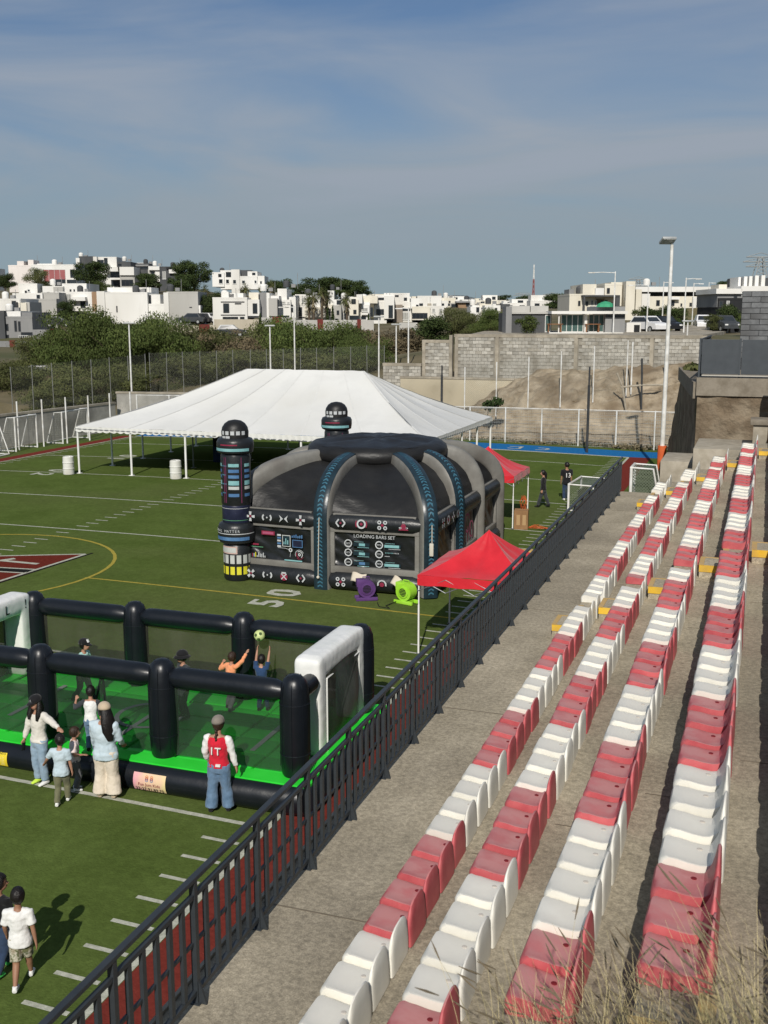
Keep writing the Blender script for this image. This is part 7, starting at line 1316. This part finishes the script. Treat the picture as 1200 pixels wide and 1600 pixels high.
# roads, lawn bank, far ridge
m_asph = mat('asphalt', (.045, .045, .045), (.065, .064, .062), scale=1, rough=.9, coord='World', bump=.3, bscale=20); m_lawn = mat('dry_lawn', (.14, .115, .045), (.20, .155, .07), scale=.3, rough=.95, coord='World', bump=.4, bscale=6, c3=(.09, .10, .035), s3=.12)
def patch(name, pts, m_, th=.12):
    P_ = [at_d(*q) for q in pts]; g = MB(); n_ = len(P_); g.add([p[:] for p in P_] + [(p.x, p.y, p.z - 2.5) for p in P_], [tuple(range(n_)), tuple(range(2 * n_ - 1, n_ - 1, -1))] + [(i, n_ + i, n_ + (i + 1) % n_, (i + 1) % n_) for i in range(n_)]); structure(name, g, m_)
patch('road', [(40, 612, 92), (90, 606, 95), (92, 586, 108), (40, 590, 106)], m_asph); patch('terrace', [(716, 526, 83.5), (1098, 523.5, 83.5), (1140, 516.5, 114), (760, 516.5, 114)], m_conc2); patch('hill_road', [(1040, 521, 108), (1112, 519, 108), (1118, 503, 122), (1060, 510, 122)], m_conc2); patch('lawn', [(1020, 511, 124), (1120, 505, 128), (1124, 478, 162), (1030, 486, 160)], m_lawn)
g = MB(); g.grid(lambda u, v: (-1900 + 2300 * u, 2300 + 500 * v, -40 + 190 * (1 - abs(2 * v - 1)) * (.35 + .28 * mnoise.noise(Vector((u * 5, 0, 0))) + .16 * math.exp(-((u - .53) / .06) ** 2) + .1 * mnoise.noise(Vector((u * 17, 1, 0))))), 80, 10); structure('mountains', g, mat('mountain', (.10, .12, .13), (.13, .15, .155), rough=1), True)
# ================================================================ grassy bank under the camera
m_bankg = mat('bank_soil', (.09, .075, .04), (.15, .125, .07), scale=3, rough=.95, bump=.6, bscale=14, coord='World')
b = MB()
def near_z(x, y): return 4.2 + 2.85 * min(max((5.5 - y) / 4.6, 0), 1) ** .9 + .06 * mnoise.noise(Vector((x * 1.3, y * 1.3, 0)))
b.grid(lambda u, v: (-2.6 + 6 * u, 5.55 - 7.5 * v, near_z(-2.6 + 6 * u, 5.55 - 7.5 * v) - (1.2 * max(0, (-1.25 - (-2.6 + 6 * u))))), 40, 40); structure('grass_bank', b, m_bankg, True)
m_blade = mat('dry_grass', (.44, .36, .18), (.60, .51, .29), scale=2.0, rough=.8, rand=0, c3=(.26, .24, .10), s3=1.5, coord='World'); m_blade2 = mat('olive_grass', (.10, .105, .04), (.17, .16, .065), scale=2.5, rough=.8, coord='World'); m_seed = mat('seed_head', (.13, .105, .065), (.19, .15, .10), scale=6, rough=.9)
rr = random.Random(5)
def blade(g, x, y, z, h, bend, a, w, n=5):
    d = Vector((math.cos(a), math.sin(a), 0)); s = Vector((-math.sin(a), math.cos(a), 0)); vs_ = []
    for k in range(n + 1):
        t = k / n; p = Vector((x, y, z)) + d * (bend * t * t) + Vector((0, 0, h * (t - .25 * (bend / max(h, .1)) * t * t * .5))); ww = w * (1 - t) ** .7 + .0006; vs_ += [p - s * ww, p + s * ww]
    g.add(vs_, [(2 * k, 2 * k + 1, 2 * k + 3, 2 * k + 2) for k in range(n)]); return p
gA, gB, gS = MB(), MB(), MB()
def scatter(n, x0, x1, y0, y1, h0, h1, tall=False):
    for _ in range(n):
        x = rr.uniform(x0, x1); y = rr.uniform(y0, y1); z = near_z(x, y) - 1.2 * max(0, -1.25 - x) - .05; h = rr.uniform(h0, h1); a = rr.choice((PI + rr.uniform(-.9, .9), rr.uniform(0, 2 * PI)))
        p = blade(gA if tall or rr.random() < .55 else gB, x, y, z, h, rr.uniform(.1, .55) * h, a, rr.uniform(.0008, .0016) if tall else rr.uniform(.0012, .0028))
        if tall and rr.random() < .25:
            q = Vector((x, y, z)); 
            d = Vector((math.cos(a), math.sin(a), .6)).normalized()
            gS.tube([p - d * .02, p + d * .04, p + d * .09], [.002, .005, .0015], 5)
scatter(1800, -1.25, 1.1, 4.1, 5.5, .10, .32); scatter(3800, -.75, 1.1, 3.9, 5.4, .14, .42); scatter(260, -1.0, .9, 3.9, 5.2, .35, .8, True); scatter(90, -1.2, -.3, 4.3, 5.3, .4, .75, True)
scatter(520, .02, .9, 3.2, 4.7, .55, 1.15, True); scatter(420, -.7, .6, 3.6, 5.0, .35, .85, True); scatter(1800, .2, 1.3, 3.2, 4.9, .25, .6)
scatter(420, -.5, .9, 3.5, 5.1, .4, .95, True); scatter(3000, -.5, 1.2, 3.3, 5.3, .2, .5)
tag(gA.build('dry_grass', m_blade), 'tall dry yellow grass on the bank in front of the seats', 'grass', None, 'stuff'); tag(gB.build('olive_grass', m_blade2), 'shorter olive grass on the near bank', 'grass', None, 'stuff'); tag(gS.build('seed_heads', m_seed), 'grass seed heads above the near bank', 'grass', None, 'stuff')
